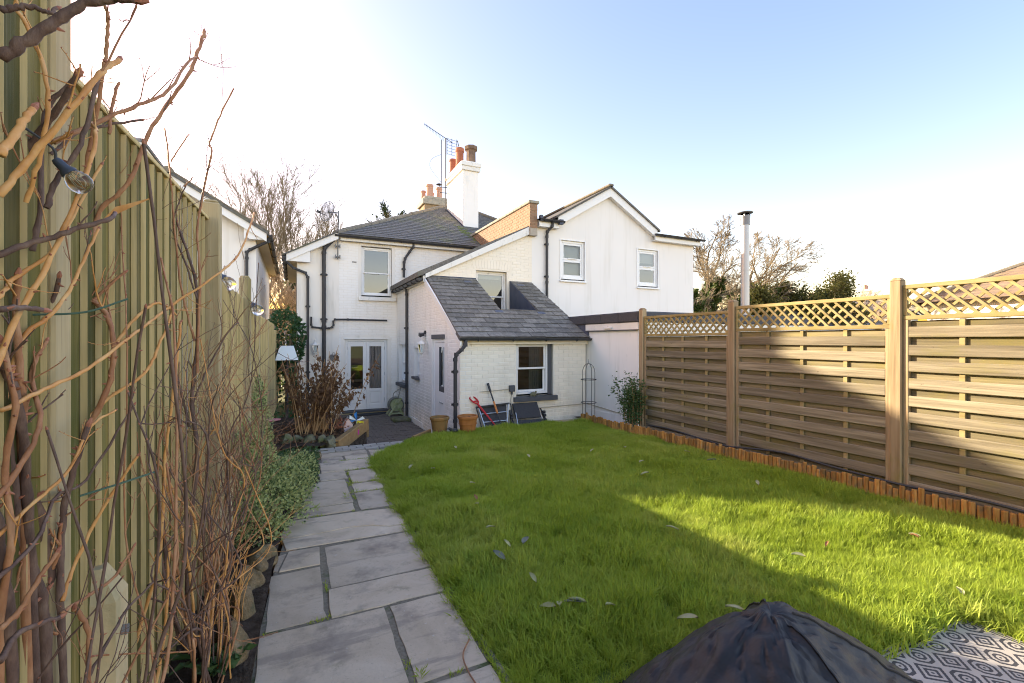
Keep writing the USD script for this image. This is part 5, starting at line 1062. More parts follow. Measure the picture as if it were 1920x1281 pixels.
# garden tools leaning on the wall
t1 = thing('red_tool', 'red long-handled tool with loop grip leaning on the kitchen wall', 'garden tool', (3.40, 7.8, GZ))
a, b_ = np.array([3.42, 7.70, GZ - .02]), np.array([3.12, 7.96, GZ + .42]); d = (b_ - a) / np.linalg.norm(b_ - a)
obj('shaft', MB().tube([a, a + (b_ - a) * .5, b_], [.012, .016, .022], 8), M['red_plastic'], t1)
lp_ = [b_ + d * .0, b_ + d * .06 + [.05, 0, 0], b_ + d * .15 + [.045, 0, 0.0], b_ + d * .19, b_ + d * .15 - [.06, 0, 0], b_ + d * .06 - [.055, 0, 0], b_]
obj('grip', MB().tube(smooth_path(lp_, 5), .016, 7), M['red_plastic'], t1); obj('grip_bar', MB().tube([b_ + d * .07 - [.05, 0, 0], b_ + d * .07 + [.045, 0, 0]], .012, 6), M['red_plastic'], t1)
t2 = thing('long_tool', 'black and orange long-handled tool leaning beside the red one', 'garden tool', (3.50, 7.8, GZ))
a, b_ = np.array([3.50, 7.68, GZ - .02]), np.array([3.33, 7.98, GZ + .80])
obj('shaft', MB().tube([a, a + (b_ - a) * .36], .012, 8).tube([a + (b_ - a) * .58, b_ - (b_ - a) * .2], .015, 8), M['black_plastic'], t2)
obj('orange_sleeve', MB().tube([a + (b_ - a) * .33, a + (b_ - a) * .37, a + (b_ - a) * .6], [.014, .022, .018], 8), M['orange_plastic'], t2); obj('handle', MB().tube([b_ - (b_ - a) * .2, b_ - (b_ - a) * .17, b_], [.016, .022, .024], 8), M['black_plastic'], t2)
# stone frog on the sill
sf = thing('sill_ornament', 'small mossy stone ornament on the kitchen window sill', 'ornament', (4.32, Y3 - .04, .962))
ic = trimesh.creation.icosphere(3, 1.0); v = ic.vertices * [.075, .04, .045]; v += (meshkit.fbm(v * 30, 3, 2) - .5)[:, None] * .02
obj('body', (v + [4.32, Y3 - .035, 1.0], ic.faces), M['rock_mossy'], sf, smooth=True); obj('head', (trimesh.creation.icosphere(2, .022).vertices + [4.372, Y3 - .045, 1.045], trimesh.creation.icosphere(2, .022).faces), M['rock_mossy'], sf, smooth=True)
# black wire obelisk
ob = thing('wire_obelisk', 'black wire garden obelisk with domed top in the corner of the walls', 'plant support', (5.30, 7.50, GZ))
oc = np.array([5.345, 7.56]); Rr = .135; zt_o = GZ + 1.15
um = []
for k in range(2):
    a0 = .5 + k * PI / 2; dv = np.array([math.cos(a0), math.sin(a0)]); an = np.linspace(0, PI, 13)
    pts = [(oc[0] + dv[0] * Rr, oc[1] + dv[1] * Rr, GZ - .1)] + [(oc[0] + dv[0] * Rr * math.cos(q), oc[1] + dv[1] * Rr * math.cos(q), zt_o - .18 + .18 * math.sin(q)) for q in an] + [(oc[0] - dv[0] * Rr, oc[1] - dv[1] * Rr, GZ - .1)]
    obj('hoop', MB().tube(pts, .006, 6), M['black_metal'], ob)
for z in (GZ + .37, GZ + .83):
    a = np.linspace(0, 2 * PI, 29); obj('ring', MB().tube(np.c_[oc[0] + np.cos(a) * (Rr + .016), oc[1] + np.sin(a) * (Rr + .016), np.full(29, z)], .007, 6, cap=False), M['black_metal'], ob)
obj('finial', MB().tube([(oc[0], oc[1], zt_o), (oc[0], oc[1], zt_o + .09)], [.005, .002], 6), M['black_metal'], ob)
# hose reel on the patio
hr = thing('hose_reel', 'pale green hose reel with tap hose against the side wall', 'hose reel', (2.55, 12.85, 0))
for sy in (-.16, .16):
    m = MB(); c = (2.58, 12.85 + sy, .3); m.bar((2.36, 12.85 + sy, .0), c, .05, .035, up=(0, 1, 0), c=.006); m.bar((2.76, 12.85 + sy, .0), (2.58, 12.85 + sy, .31), .05, .035, up=(0, 1, 0), c=.006); m.bar((2.42, 12.85 + sy, .06), (2.74, 12.85 + sy, .06), .04, .03, up=(0, 1, 0)); m.bar((2.58, 12.85 + sy, .3), (2.70, 12.85 + sy, .48), .05, .035, up=(0, 1, 0)); obj('side_frame', m, M['reel_green'], hr)
a = np.linspace(0, 2 * PI * 7, 200); obj('hose_coil', MB().tube(np.c_[2.58 + np.cos(a) * (.19 + .015 * np.sin(a * .31)), 12.72 + a / a[-1] * .26, .29 + np.sin(a) * .19], .014, 6), M['hose'], hr, smooth=True)
obj('drum_flange', MB().tube([(2.58, 12.70, .29), (2.58, 12.715, .29)], .17, 20), M['reel_green'], hr); obj('drum_flange', MB().tube([(2.58, 12.985, .29), (2.58, 13.0, .29)], .17, 20), M['reel_green'], hr)
obj('tap_hose', MB().tube(smooth_path([(2.5, 12.75, .4), (2.52, 12.8, .6), (2.70, 12.82, .72), (2.74, 12.84, .80)], 6), .012, 6).tube(smooth_path([(2.74, 12.84, .80), (2.70, 12.9, .6), (2.66, 12.95, .42)], 6), .010, 6), M['hose'], hr)
obj('tap', MB().tube([(XS - .01, 12.86, .80), (2.72, 12.84, .80), (2.71, 12.84, .75)], .016, 8), M['alu'], hr)
# mossy step stone below the downpipe
ms = MB(); v, f = cbox_arr((2.30, 11.72, -.03), (2.76, 12.15, .07), .03); obj_ = obj('step_stone', (v, f), M['rock_mossy']); tag(obj_, 'mossy stone slab at the foot of the side-wall downpipe', 'stone step')
# door mat
an = np.linspace(0, PI, 20); dmx = Polygon([(1.93 + .50 * math.cos(q), 13.50 - .38 * math.sin(q)) for q in an]); dmo = obj('door_mat', MB().prism(dmx, XY, -.016, .0), M['mat_black']); tag(dmo, 'black half-round door mat in front of the french doors', 'door mat')
# sleeper edge of the shrub bed
s1 = obj('timber_sleeper', MB().bar((.60, 7.44, GZ - .01), (1.20, 8.62, GZ + .09), .10, .20, c=.008).bar((1.21, 8.64, GZ - .05), (1.12, 9.4, GZ - .05), .09, .22, c=.008), M['sleeper']); tag(s1, 'timber sleeper edging the raised bed beside the steps', 'sleeper')
# toy windmill and card house in the bed
tw = thing('toy_windmill', 'blue, white and yellow toy windmill on a stick in the shrub bed', 'toy windmill', (1.08, 8.45, GZ))
c = at(668, 788, y=8.35)
obj('stick', MB().tube([c - [0, 0, .35], c], .006, 5), M['toy_blue'], tw)
for k, (m, a) in enumerate((('toy_blue', 1.5), ('toy_white', .15), ('toy_yellow', -1.4), ('toy_blue', 3.0), ('toy_white', 2.4), ('toy_yellow', -.6))):
    d = np.array([math.cos(a), 0, math.sin(a)]); e = np.array([-d[2], 0, d[0]]); obj('sail', MB().add([c, c + d * .11 + e * .05 - [0, .02, 0], c + d * .15, c + d * .06 - e * .01 - [0, .03, 0]], [[0, 1, 2], [0, 2, 3]]), M[m], tw)
chs = thing('bird_house', 'small pale pink bird house standing in the shrub bed', 'bird house', (.93, 8.2, GZ)); c = at(653, 803, y=8.2)
obj('front', MB().prism(Polygon([(-.065, -.10), (.065, -.10), (.075, .06), (0, .17), (-.075, .06)]).difference(Polygon([(.02 * math.cos(q), .03 + .02 * math.sin(q)) for q in np.linspace(0, 6.2, 12)])), lambda v: np.stack([v[:, 0] + c[0], v[:, 2] + c[1], v[:, 1] + c[2]], 1), 0, .012), M['card_pink'], chs)
obj('box', MB().box(c[0] - .06, c[0] + .06, c[1] + .013, c[1] + .1, c[2] - .1, c[2] + .06), M['card_pink'], chs); rfv = MB()
for s_ in (-1, 1): rfv.add([(c[0], c[1] - .02, c[2] + .19), (c[0], c[1] + .12, c[2] + .19), (c[0] + s_ * .10, c[1] + .12, c[2] + .05), (c[0] + s_ * .10, c[1] - .02, c[2] + .05)], [[0, 1, 2, 3]])
obj('roof', rfv, M['white_aged'], chs)
tc = thing('toy_cup', 'small blue and magenta plastic toy beside the pink bird house', 'toy', (1.0, 8.15, GZ)); c = at(664, 810, y=8.15)
obj('blue_half', MB().lathe([(0, 0), (.03, 0), (.035, .08), (0, .08)], c - [.015, 0, .04], 10), M['toy_blue'], tc); obj('pink_half', MB().lathe([(0, 0), (.028, 0), (.03, .08), (0, .085)], c - [-.05, .02, .04], 10), M['toy_magenta'], tc)
# pink dish ornament at the fence, white lampshade-like feeder, knot of coloured string in the shrub
pk = thing('pink_ornament', 'pink dish-shaped garden ornament on a stem by the far spur post', 'garden ornament', (-.30, 6.9, GZ)); c = at(511, 790, s=6.15)
obj('dish', MB().lathe([(0, 0), (.05, .004), (.10, .018), (.105, .024), (.06, .012), (0, .008)], c, 14), M['pink_plastic'], pk, smooth=30); obj('stem', MB().tube([c - [0, 0, .8], c], .006, 5), M['black_metal'], pk)
wf = thing('white_lamp', 'white tapered lampshade-like lantern on a dark stand behind the brown shrub', 'garden lamp', (-.05, 11.5, 0)); c = at(538, 663, y=11.6)
sv, sf_ = MB().lathe([(.20, .17), (.33, -.14)], (0, 0, 0), 4).arr(); rot = trimesh.transformations.rotation_matrix(PI / 4, (0, 0, 1))[:3, :3]
obj('shade', (sv @ rot.T + c, sf_), M['toy_white'], wf); obj('top', MB().box(c[0] - .14, c[0] + .14, c[1] - .14, c[1] + .14, c[2] + .165, c[2] + .18), M['toy_white'], wf); obj('stand', MB().tube([(c[0], c[1], -.03), (c[0], c[1], c[2] - .10)], .03, 8), M['black_plastic'], wf)

# ------------------------------------------------------------------ black cover and patterned rug at the front right
th = np.linspace(0, 2 * PI, 145)[:-1]; rad = np.linspace(0, 1, 40)
apx = at(1436, 1126, s=1.98); base = np.array([apx[0] - .05, apx[1] - .06]); hh = apx[2] - GZ - .015
def cover_R(q):
    q = np.mod(q, 2 * PI)
    return .72 - .07 * np.cos(q - 2.6) + .05 * np.cos(2 * q + .4) + .02 * np.sin(5 * q) - .15 * np.exp(-((q - 1.6) / .6) ** 2) + .06 * np.exp(-((q - 3.1) / .6) ** 2)
V = []
for r_ in rad:
    for q in th:
        Rm = float(cover_R(q))
        fold = (.020 * math.sin(3 * q + 1.2 + 2.5 * r_) + .010 * math.sin(7 * q + .3 + 4 * r_) + .004 * math.sin(13 * q + 5 * r_)) * min(r_ * 2.2, 1) * (1 - .25 * r_)
        seam = .055 * sum(math.exp(-((((q - s_ + PI) % (2 * PI)) - PI) / .085) ** 2) for s_ in (-1.55, -.55, 1.0, 3.05, 4.05)) * (r_ * (1 - r_)) * 4 * .55
        h_ = hh * (1 - r_ ** .92) * (1 + .06 * math.cos(q * 2)) + .02 * math.sin(PI * r_)
        h_ = hh * float(np.interp(r_, [0, .06, .12, .2, .32, .5, .76, 1.0], [.95, .985, .965 - .06 * (1 + math.cos(q - 3.4)) * .5, .885, .76, .57, .29, -.01])) + fold * min(1, r_ * 4) + seam * .7
        x, y = base[0] + Rm * r_ * math.cos(q), base[1] + Rm * r_ * math.sin(q)
        V.append((x, y, max(GZ + .02 + h_, GZ + .018 + .004 * math.sin(23 * q))))
V = np.array(V); cr_ = np.abs(meshkit.fbm(V * [6, 6, 4], 4, 8) - .5); V[:, 2] += (.08 * (.12 - cr_) - .05 * np.clip(.03 - np.abs(meshkit.fbm(V * [10, 10, 8], 3, 18) - .5), 0, 1) / .03 * .35 + .03 * (meshkit.fbm(V * [11, 11, 11], 2, 9) - .5) * .6) * np.clip((V[:, 2] - GZ) * 6, 0, 1)
nt_ = len(th); i, j = np.meshgrid(np.arange(len(rad) - 1), np.arange(nt_), indexing='ij')
Fq = np.stack([i * nt_ + j, i * nt_ + (j + 1) % nt_, (i + 1) * nt_ + (j + 1) % nt_, (i + 1) * nt_ + j], -1).reshape(-1, 4)
cv = thing('black_cover', 'crumpled black plastic cover draped to a peak at the front right', 'cover', (base[0], base[1], GZ))
obj('sheet', MB().add(V, Fq), M['sheet_black'], cv, smooth=True)
sm = MB()
for s_ in (-1.55, -.55, 1.0):
    k = int(round((s_ % (2 * PI)) / (2 * PI) * nt_)) % nt_; pts = V.reshape(len(rad), nt_, 3)[4:36, k] + [0, 0, .004]; sm.tube(pts, .005, 5)
obj('seam', sm, M['sheet_black'], cv)
RUG_Z = GZ + .03
nx_, ny_ = 70, 60
def rug_z(x, y):
    return RUG_Z + .008 * np.sin(x * 9 + 1) * np.cos(y * 7) + .012 * np.exp(-((y - RUG_Y1) / .1) ** 2) * np.sin(x * 7.5)
def rug_w(X, Y): return X + .0 * Y, Y + .018 * np.sin(X * 7.0 + .6) * np.exp(-((Y - RUG_Y1) / .25) ** 2)
X, Y = np.meshgrid(np.linspace(.9, RUG_X1, nx_), np.linspace(-.8, RUG_Y1, ny_), indexing='ij')
i, j = np.meshgrid(np.arange(nx_ - 1), np.arange(ny_ - 1), indexing='ij'); Fr = np.stack([i * ny_ + j, (i + 1) * ny_ + j, (i + 1) * ny_ + j + 1, i * ny_ + j + 1], -1).reshape(-1, 4)
top = np.stack([X, Y, rug_z(X, Y)], -1).reshape(-1, 3)
Rm_ = MB().add(top, Fr); Rm_.add(top - [0, 0, .008], Fr[:, ::-1])
edge = [k * ny_ + ny_ - 1 for k in range(nx_)] + [(nx_ - 1) * ny_ + k for k in range(ny_ - 2, -1, -1)]
ev = np.vstack([top[edge], top[edge] - [0, 0, .008]]); ne = len(edge); Rm_.add(ev, [[k, k + 1, ne + k + 1, ne + k] for k in range(ne - 1)])
rg = obj('outdoor_rug', Rm_, M['rug'], smooth=30); tag(rg, 'black and cream diamond patterned outdoor rug on the lawn at the bottom right', 'rug')

# ------------------------------------------------------------------ stones
def rock(c, s, lab, group, mat='rock', seed=0, rot=0.0):
    ic = trimesh.creation.icosphere(3, 1.0); v = ic.vertices.copy(); r_ = np.random.default_rng(seed)
    for _ in range(9):                              # flatten by random planes: broken stone
        n = r_.normal(size=3); n /= np.linalg.norm(n); d = r_.uniform(.55, .85); k = v @ n; v -= np.maximum(k - d, 0)[:, None] * n
    v *= 1 + .16 * (meshkit.fbm(v * 2.6 + seed, 4, seed) - .5)[:, None]
    v *= np.array(s) * 1.2
    R = trimesh.transformations.rotation_matrix(rot, (0, 0, 1))[:3, :3]
    o = obj('edging_stone', ((v @ R.T) + c, ic.faces), M[mat], smooth=28); tag(o, lab, 'stone', group)
bs = [(462, 1222, .085, .12, .15), (470, 1150, .08, .11, .13), (483, 1100, .08, .10, .12), (494, 1068, .075, .10, .09), (507, 1046, .085, .09, .10), (519, 1003, .06, .11, .10), (521, 962, .06, .10, .12), (538, 950, .06, .07, .07), (556, 905, .07, .12, .10), (572, 884, .08, .12, .09), (588, 866, .07, .10, .08), (596, 852, .08, .10, .07)]
for k, (u, v_, a, b_, c_) in enumerate(bs):
    p = at(u, v_, z=GZ + .05); p[2] = GZ + c_ * .45
    rock(p - [.05, 0, 0], (a, b_, c_), ['nearest rough sandstone rock of the bed edging, at the picture bottom', 'second sandstone rock up from the bottom along the bed edge', 'tilted grey sandstone block, third up along the bed edge', 'pale capped sandstone rock, fourth up along the bed edge', 'rounded orange sandstone rock where the path narrows, beside the small cut slab', 'tall thin sandstone rock level with the cracked slab', 'upright sandstone rock just before the variegated shrub', 'small sandstone rock touching the variegated shrub by the grass tuft', 'sandstone rock right under the variegated shrub overhang', 'sandstone rock beyond the variegated shrub beside the ground cover', 'small sandstone rock beside the far ground cover', 'farthest sandstone rock of the bed edge, near the block pavers'][k], 'rocks along the left flower bed', seed=50 + k, rot=.2 * math.sin(k * 3))
for k, (u, v_) in enumerate([(537, 828), (560, 826), (582, 829), (603, 828), (620, 830)]):
    p = at(u, v_, z=GZ + .06); p[2] = GZ + .05; rock(p, (.11, .075, .11), ['leftmost mossy rock below the brown hydrangea', 'pale-topped mossy rock, second from the left below the brown hydrangea', 'middle mossy rock of the five below the brown hydrangea', 'dark mossy rock next to last before the timber sleeper', 'mossy rock touching the timber sleeper'][k], 'mossy rocks round the hydrangea bed', 'rock_mossy', 80 + k, .4 * k)
# ------------------------------------------------------------------ plant helpers
def norm(v): return v / (np.linalg.norm(v, axis=-1, keepdims=True) + 1e-12)
def leaves(P, D, L, W, r, fold=.25, curl=.2):
    """many leaves in one mesh: base points P, directions D, length L, width W (4 quads folded along the midrib)"""
    n = len(P); D = norm(D); L = np.broadcast_to(L, n)[:, None]; W = np.broadcast_to(W, n)[:, None]
    S = norm(np.cross(D, norm(r.normal(size=(n, 3))))); N = np.cross(S, D)
    pts = [P, P + D * L * .4 + S * W * .5 + N * L * fold * .3, P + D * L * .4 + N * 0, P + D * L * .4 - S * W * .5 + N * L * fold * .3, P + D * L - N * L * curl]
    v = np.stack(pts, 1).reshape(-1, 3); b = np.arange(n)[:, None] * 5
    f = np.concatenate([b + [0, 1, 2], b + [0, 2, 3], b + [1, 4, 2], b + [2, 4, 3]], 0)
    return v, f
def grow(r, p, d, L, rad, level, spec, out, tips, up=.15, wander=.16, bias=(0, 0, 0)):
    """recursive bare branching. spec[level] = (children, length ratio, spread, first)"""
    n = spec[level].get('n', 5); step = L / (n - 1); pts = [np.array(p, float)]; d = np.array(d, float); dirs = [d]
    for k in range(n - 1):
        d = d + r.normal(0, wander, 3) + np.array([0, 0, up]) * step / max(L, .01) + np.array(bias) * step / max(L, .01); d = d / np.linalg.norm(d)
        pts.append(pts[-1] + d * step); dirs.append(d)
    taper = spec[level].get('taper', .35); rr = np.linspace(rad, rad * taper, n)
    out[min(level, len(out) - 1)].tube(pts, rr, spec[level].get('sides', 4), cap=level < 2)
    if level + 1 >= len(spec): tips.append((pts[-1], dirs[-1])); return
    s = spec[level]; c = s['c']; first = s.get('first', .3)
    for k in range(c):
        t = first + (1 - first) * (k + r.uniform(0, .9)) / c; i = min(int(t * (n - 1)), n - 2); fr = t * (n - 1) - i
        q = pts[i] * (1 - fr) + pts[i + 1] * fr; dd = dirs[i]
        a = norm(np.cross(dd, r.normal(size=3))); sp = s['spread'] * r.uniform(.65, 1.3); nd = dd * math.cos(sp) + a * math.sin(sp)
        l2 = L * s['ratio'] * r.uniform(.65, 1.2) * (1.1 - .55 * t)
        grow(r, q, nd, l2, max(np.interp(t, [0, 1], [rad, rad * taper]) * s.get('rr', .55), spec[-1].get('min', .004)), level + 1, spec, out, tips, up, wander, bias)
def bare_tree(name, label, base, H, seed, trunks=1, tilt=.12, spec=None, bark='bark_far', twig='twig_far', bias=(0, 0, 0), up=.3, group=None, wander=.14, rad=.16, leafmat=None, leafn=0, leafL=.2, ivy=0):
    r = np.random.default_rng(seed); base = np.array(base, float); t = thing(name, label, 'tree', base, group)
    spec = spec or [dict(c=9, ratio=.55, spread=.55, n=7, sides=6, taper=.25, first=.25), dict(c=8, ratio=.5, spread=.6, n=5, sides=4), dict(c=7, ratio=.55, spread=.6, n=4, sides=3), dict(n=3, sides=3, taper=.4, min=.009)]
    out = [MB(), MB(), MB(), MB()]; tips = []; tr = []
    for k in range(trunks):
        a = 2 * PI * k / trunks + r.uniform(0, 1); d = norm(np.array([math.cos(a) * tilt, math.sin(a) * tilt, 1.0]) + r.normal(0, .04, 3))
        grow(r, base + [math.cos(a) * .12 * (trunks > 1), math.sin(a) * .12 * (trunks > 1), 0], d, H * (.78 if trunks > 1 else .7) * r.uniform(.85, 1.1), rad * (1 if trunks == 1 else .7), 0, spec, out, tips, up, wander, bias)
    obj('trunk', out[0], M[bark], t, smooth=True); obj('limbs', out[1], M[bark], t)
    obj('twigs', joined([MBw(o) for o in out[2:] if o.v]), M[twig], t, kind='stuff')
    if leafmat:
        tp = np.array([q for q, _ in tips]); k = r.integers(0, len(tp), leafn); P = tp[k] + r.normal(0, .22, (leafn, 3)); v, f = leaves(P, r.normal(size=(leafn, 3)) + [0, 0, .2], leafL, leafL * .6, r); obj('foliage', (v, f), M[leafmat], t, kind='stuff')
    if ivy:
        tv = np.vstack(out[0].v + out[1].v); tv = tv[(tv[:, 2] < base[2] + H * .62)]; k = r.integers(0, len(tv), ivy); sg = .30 * np.clip(1.2 - (tv[k, 2:] - base[2]) / (H * .6), .25, 1); P = tv[k] + r.normal(0, 1, (ivy, 3)) * sg
        v, f = leaves(P, r.normal(size=(ivy, 3)) - [0, 0, .4], .19, .17, r); obj('ivy', (v, f), M['ivy_leaf'], t, kind='stuff')
    return t
class MBw:
    def __init__(s, m): s.m = m
    def arr(s): return s.m.arr()

# ------------------------------------------------------------------ trees behind the houses
G0 = -.3
def base_at(u, s): p = at(u, 640, s=s); return (p[0], p[1], G0)
ASH = [dict(c=13, ratio=.5, spread=.42, n=8, sides=6, taper=.16, first=.3), dict(c=9, ratio=.52, spread=.5, n=5, sides=4), dict(c=8, ratio=.5, spread=.5, n=4, sides=3), dict(n=3, sides=3, taper=.5, min=.0115)]
bare_tree('bare_tree', 'slender bare tree directly behind the ridge of the left house', base_at(398, 27), 14.6, 1, trunks=2, tilt=.10, spec=ASH, up=.4)
bare_tree('bare_tree', 'bare tree just right of the left house roof, short and twiggy', base_at(462, 29), 13.6, 2, trunks=2, tilt=.12, spec=ASH, up=.4)
bare_tree('bare_tree', 'tallest bare tree, rising in the gap between left house and white house', base_at(556, 30), 15.4, 3, trunks=3, tilt=.11, spec=ASH, up=.4)
bare_tree('bare_tree', 'bare tree behind the satellite dish', base_at(612, 31), 12.8, 4, trunks=3, tilt=.16, spec=ASH, up=.35)
bare_tree('bare_tree', 'low bare tree whose twigs show over the hip roof right of the dish', base_at(668, 36), 12.2, 5, trunks=2, tilt=.2, spec=ASH, up=.3)
bare_tree('ivy_tree', 'sunlit ivy-covered tree trunk in the gap between the two white houses', base_at(541, 22), 8.5, 6, trunks=1, tilt=.02, spec=ASH, ivy=5200, rad=.2, up=.5)
bare_tree('bare_sapling', 'sunlit bare sapling low in the gap beside the ivy trunk', base_at(520, 21), 7.8, 7, trunks=3, tilt=.14, spec=ASH, rad=.08, twig='twig_pale')
OAK = [dict(c=11, ratio=.8, spread=.95, n=6, sides=6, taper=.4, first=.25), dict(c=10, ratio=.55, spread=.75, n=6, sides=5), dict(c=9, ratio=.5, spread=.7, n=5, sides=3), dict(c=6, ratio=.5, spread=.7, n=4, sides=3), dict(n=3, sides=3, taper=.5, min=.013)]
bare_tree('bare_oak', 'wide bare oak with wind-swept crown behind the metal flue', base_at(1385, 30), 9.6, 8, spec=OAK, bias=(.30, -.12, -.05), up=.2, wander=.2, rad=.26, ivy=5000)
bare_tree('ivy_oak', 'bare oak with ivy-wrapped trunk beside the rendered house end wall', base_at(1322, 27), 9.2, 9, spec=OAK, bias=(-.12, 0, 0), up=.3, wander=.18, rad=.26, ivy=11000)
bare_tree('evergreen_oak', 'olive green leafy tree right of the metal flue', base_at(1446, 29), 7.3, 10, spec=OAK[1:], bias=(.3, 0, 0), up=.2, trunks=3, tilt=.35, rad=.14, leafmat='evergreen', leafn=22000, leafL=.17)
bare_tree('evergreen_oak', 'dull green sloping tree at the right end of the wood behind the fence', base_at(1494, 32), 7.4, 12, spec=OAK[1:], bias=(.25, 0, -.1), up=.1, trunks=3, tilt=.4, rad=.14, leafmat='evergreen', leafn=18000, leafL=.16)
bare_tree('pale_bush_tree', 'pale tan twiggy tree over the middle trellis', base_at(1600, 38), 7.6, 13, trunks=6, tilt=.42, spec=ASH, bark='twig_pale', twig='twig_pale', rad=.10, up=.35)
bare_tree('pale_bush_tree', 'small pale twiggy tree left of the tall sunlit post', base_at(1655, 44), 7.6, 14, trunks=4, tilt=.25, spec=ASH, bark='twig_pale', twig='twig_pale', rad=.08, up=.35)
# conifer showing over the hip roof
r = np.random.default_rng(15); cb_ = np.array(base_at(728, 33)); t = thing('conifer_tree', 'dark conifer whose top branches show over the hip roof of the white house', 'tree', cb_)
obj('trunk', MB().tube([cb_, cb_ + [0, 0, 11.4]], [.22, .05], 7), M['bark_far'], t)
bm, P, D = MB(), [], []
for k in range(64):
    z = 4.5 + 7.0 * k / 64; a = r.uniform(0, 2 * PI); Lb = (12.8 - z) * .33 + .4; d = np.array([math.cos(a), math.sin(a), .55]); pts = [cb_ + [0, 0, z] + d * Lb * q + [0, 0, .22 * Lb * q * q] for q in np.linspace(0, 1, 5)]
    bm.tube(pts, [.04, .035, .03, .02, .01], 4)
    for q in range(46): s_ = r.uniform(.25, 1); c = pts[0] + d * Lb * s_ + [0, 0, .22 * Lb * s_ * s_]; P.append(c + r.normal(0, .09, 3)); D.append(d + r.normal(0, .5, 3) + [0, 0, .2])
obj('branches', bm, M['bark_far'], t); v, f = leaves(np.array(P), np.array(D), .32, .07, r); obj('needles', (v, f), M['conifer'], t, kind='stuff')

# evergreen climber at the corner of the white house
r = np.random.default_rng(16); c0 = at(540, 620, y=12.6); t = thing('evergreen_climber', 'glossy dark green climber bulging over the left fence by the corner pipes', 'climber', (c0[0], 12.6, 0))
n = 2600; q = norm(r.normal(size=(n, 3))) * r.uniform(.5, 1, (n, 1)) ** .4; P = np.array([c0[0] - .08, 12.6, 2.1]) + q * [.44, .4, .78]; P[::3] = np.array([c0[0] - .15, 12.3, .75]) + q[::3] * [.42, .4, .85]; P += .1 * (meshkit.noise(P * 3, 4) - .5)[:, None]
v, f = leaves(P, q * [1, 1, .4] + r.normal(0, .4, (n, 3)) - [0, 0, .5], .10, .06, r); obj('foliage', (v, f), M['hedge_leaf'], t, kind='stuff')
sm = MB()
for k in range(8): sm.tube(smooth_path([(c0[0] - .1 + r.normal(0, .08), 12.6, -.1), (c0[0] + r.normal(0, .15), 12.6 + r.normal(0, .1), 1.0), (c0[0] + r.normal(0, .25), 12.5 + r.normal(0, .15), 2.2)]), .015, 5)
obj('stem', sm, M['bark_far'], t)

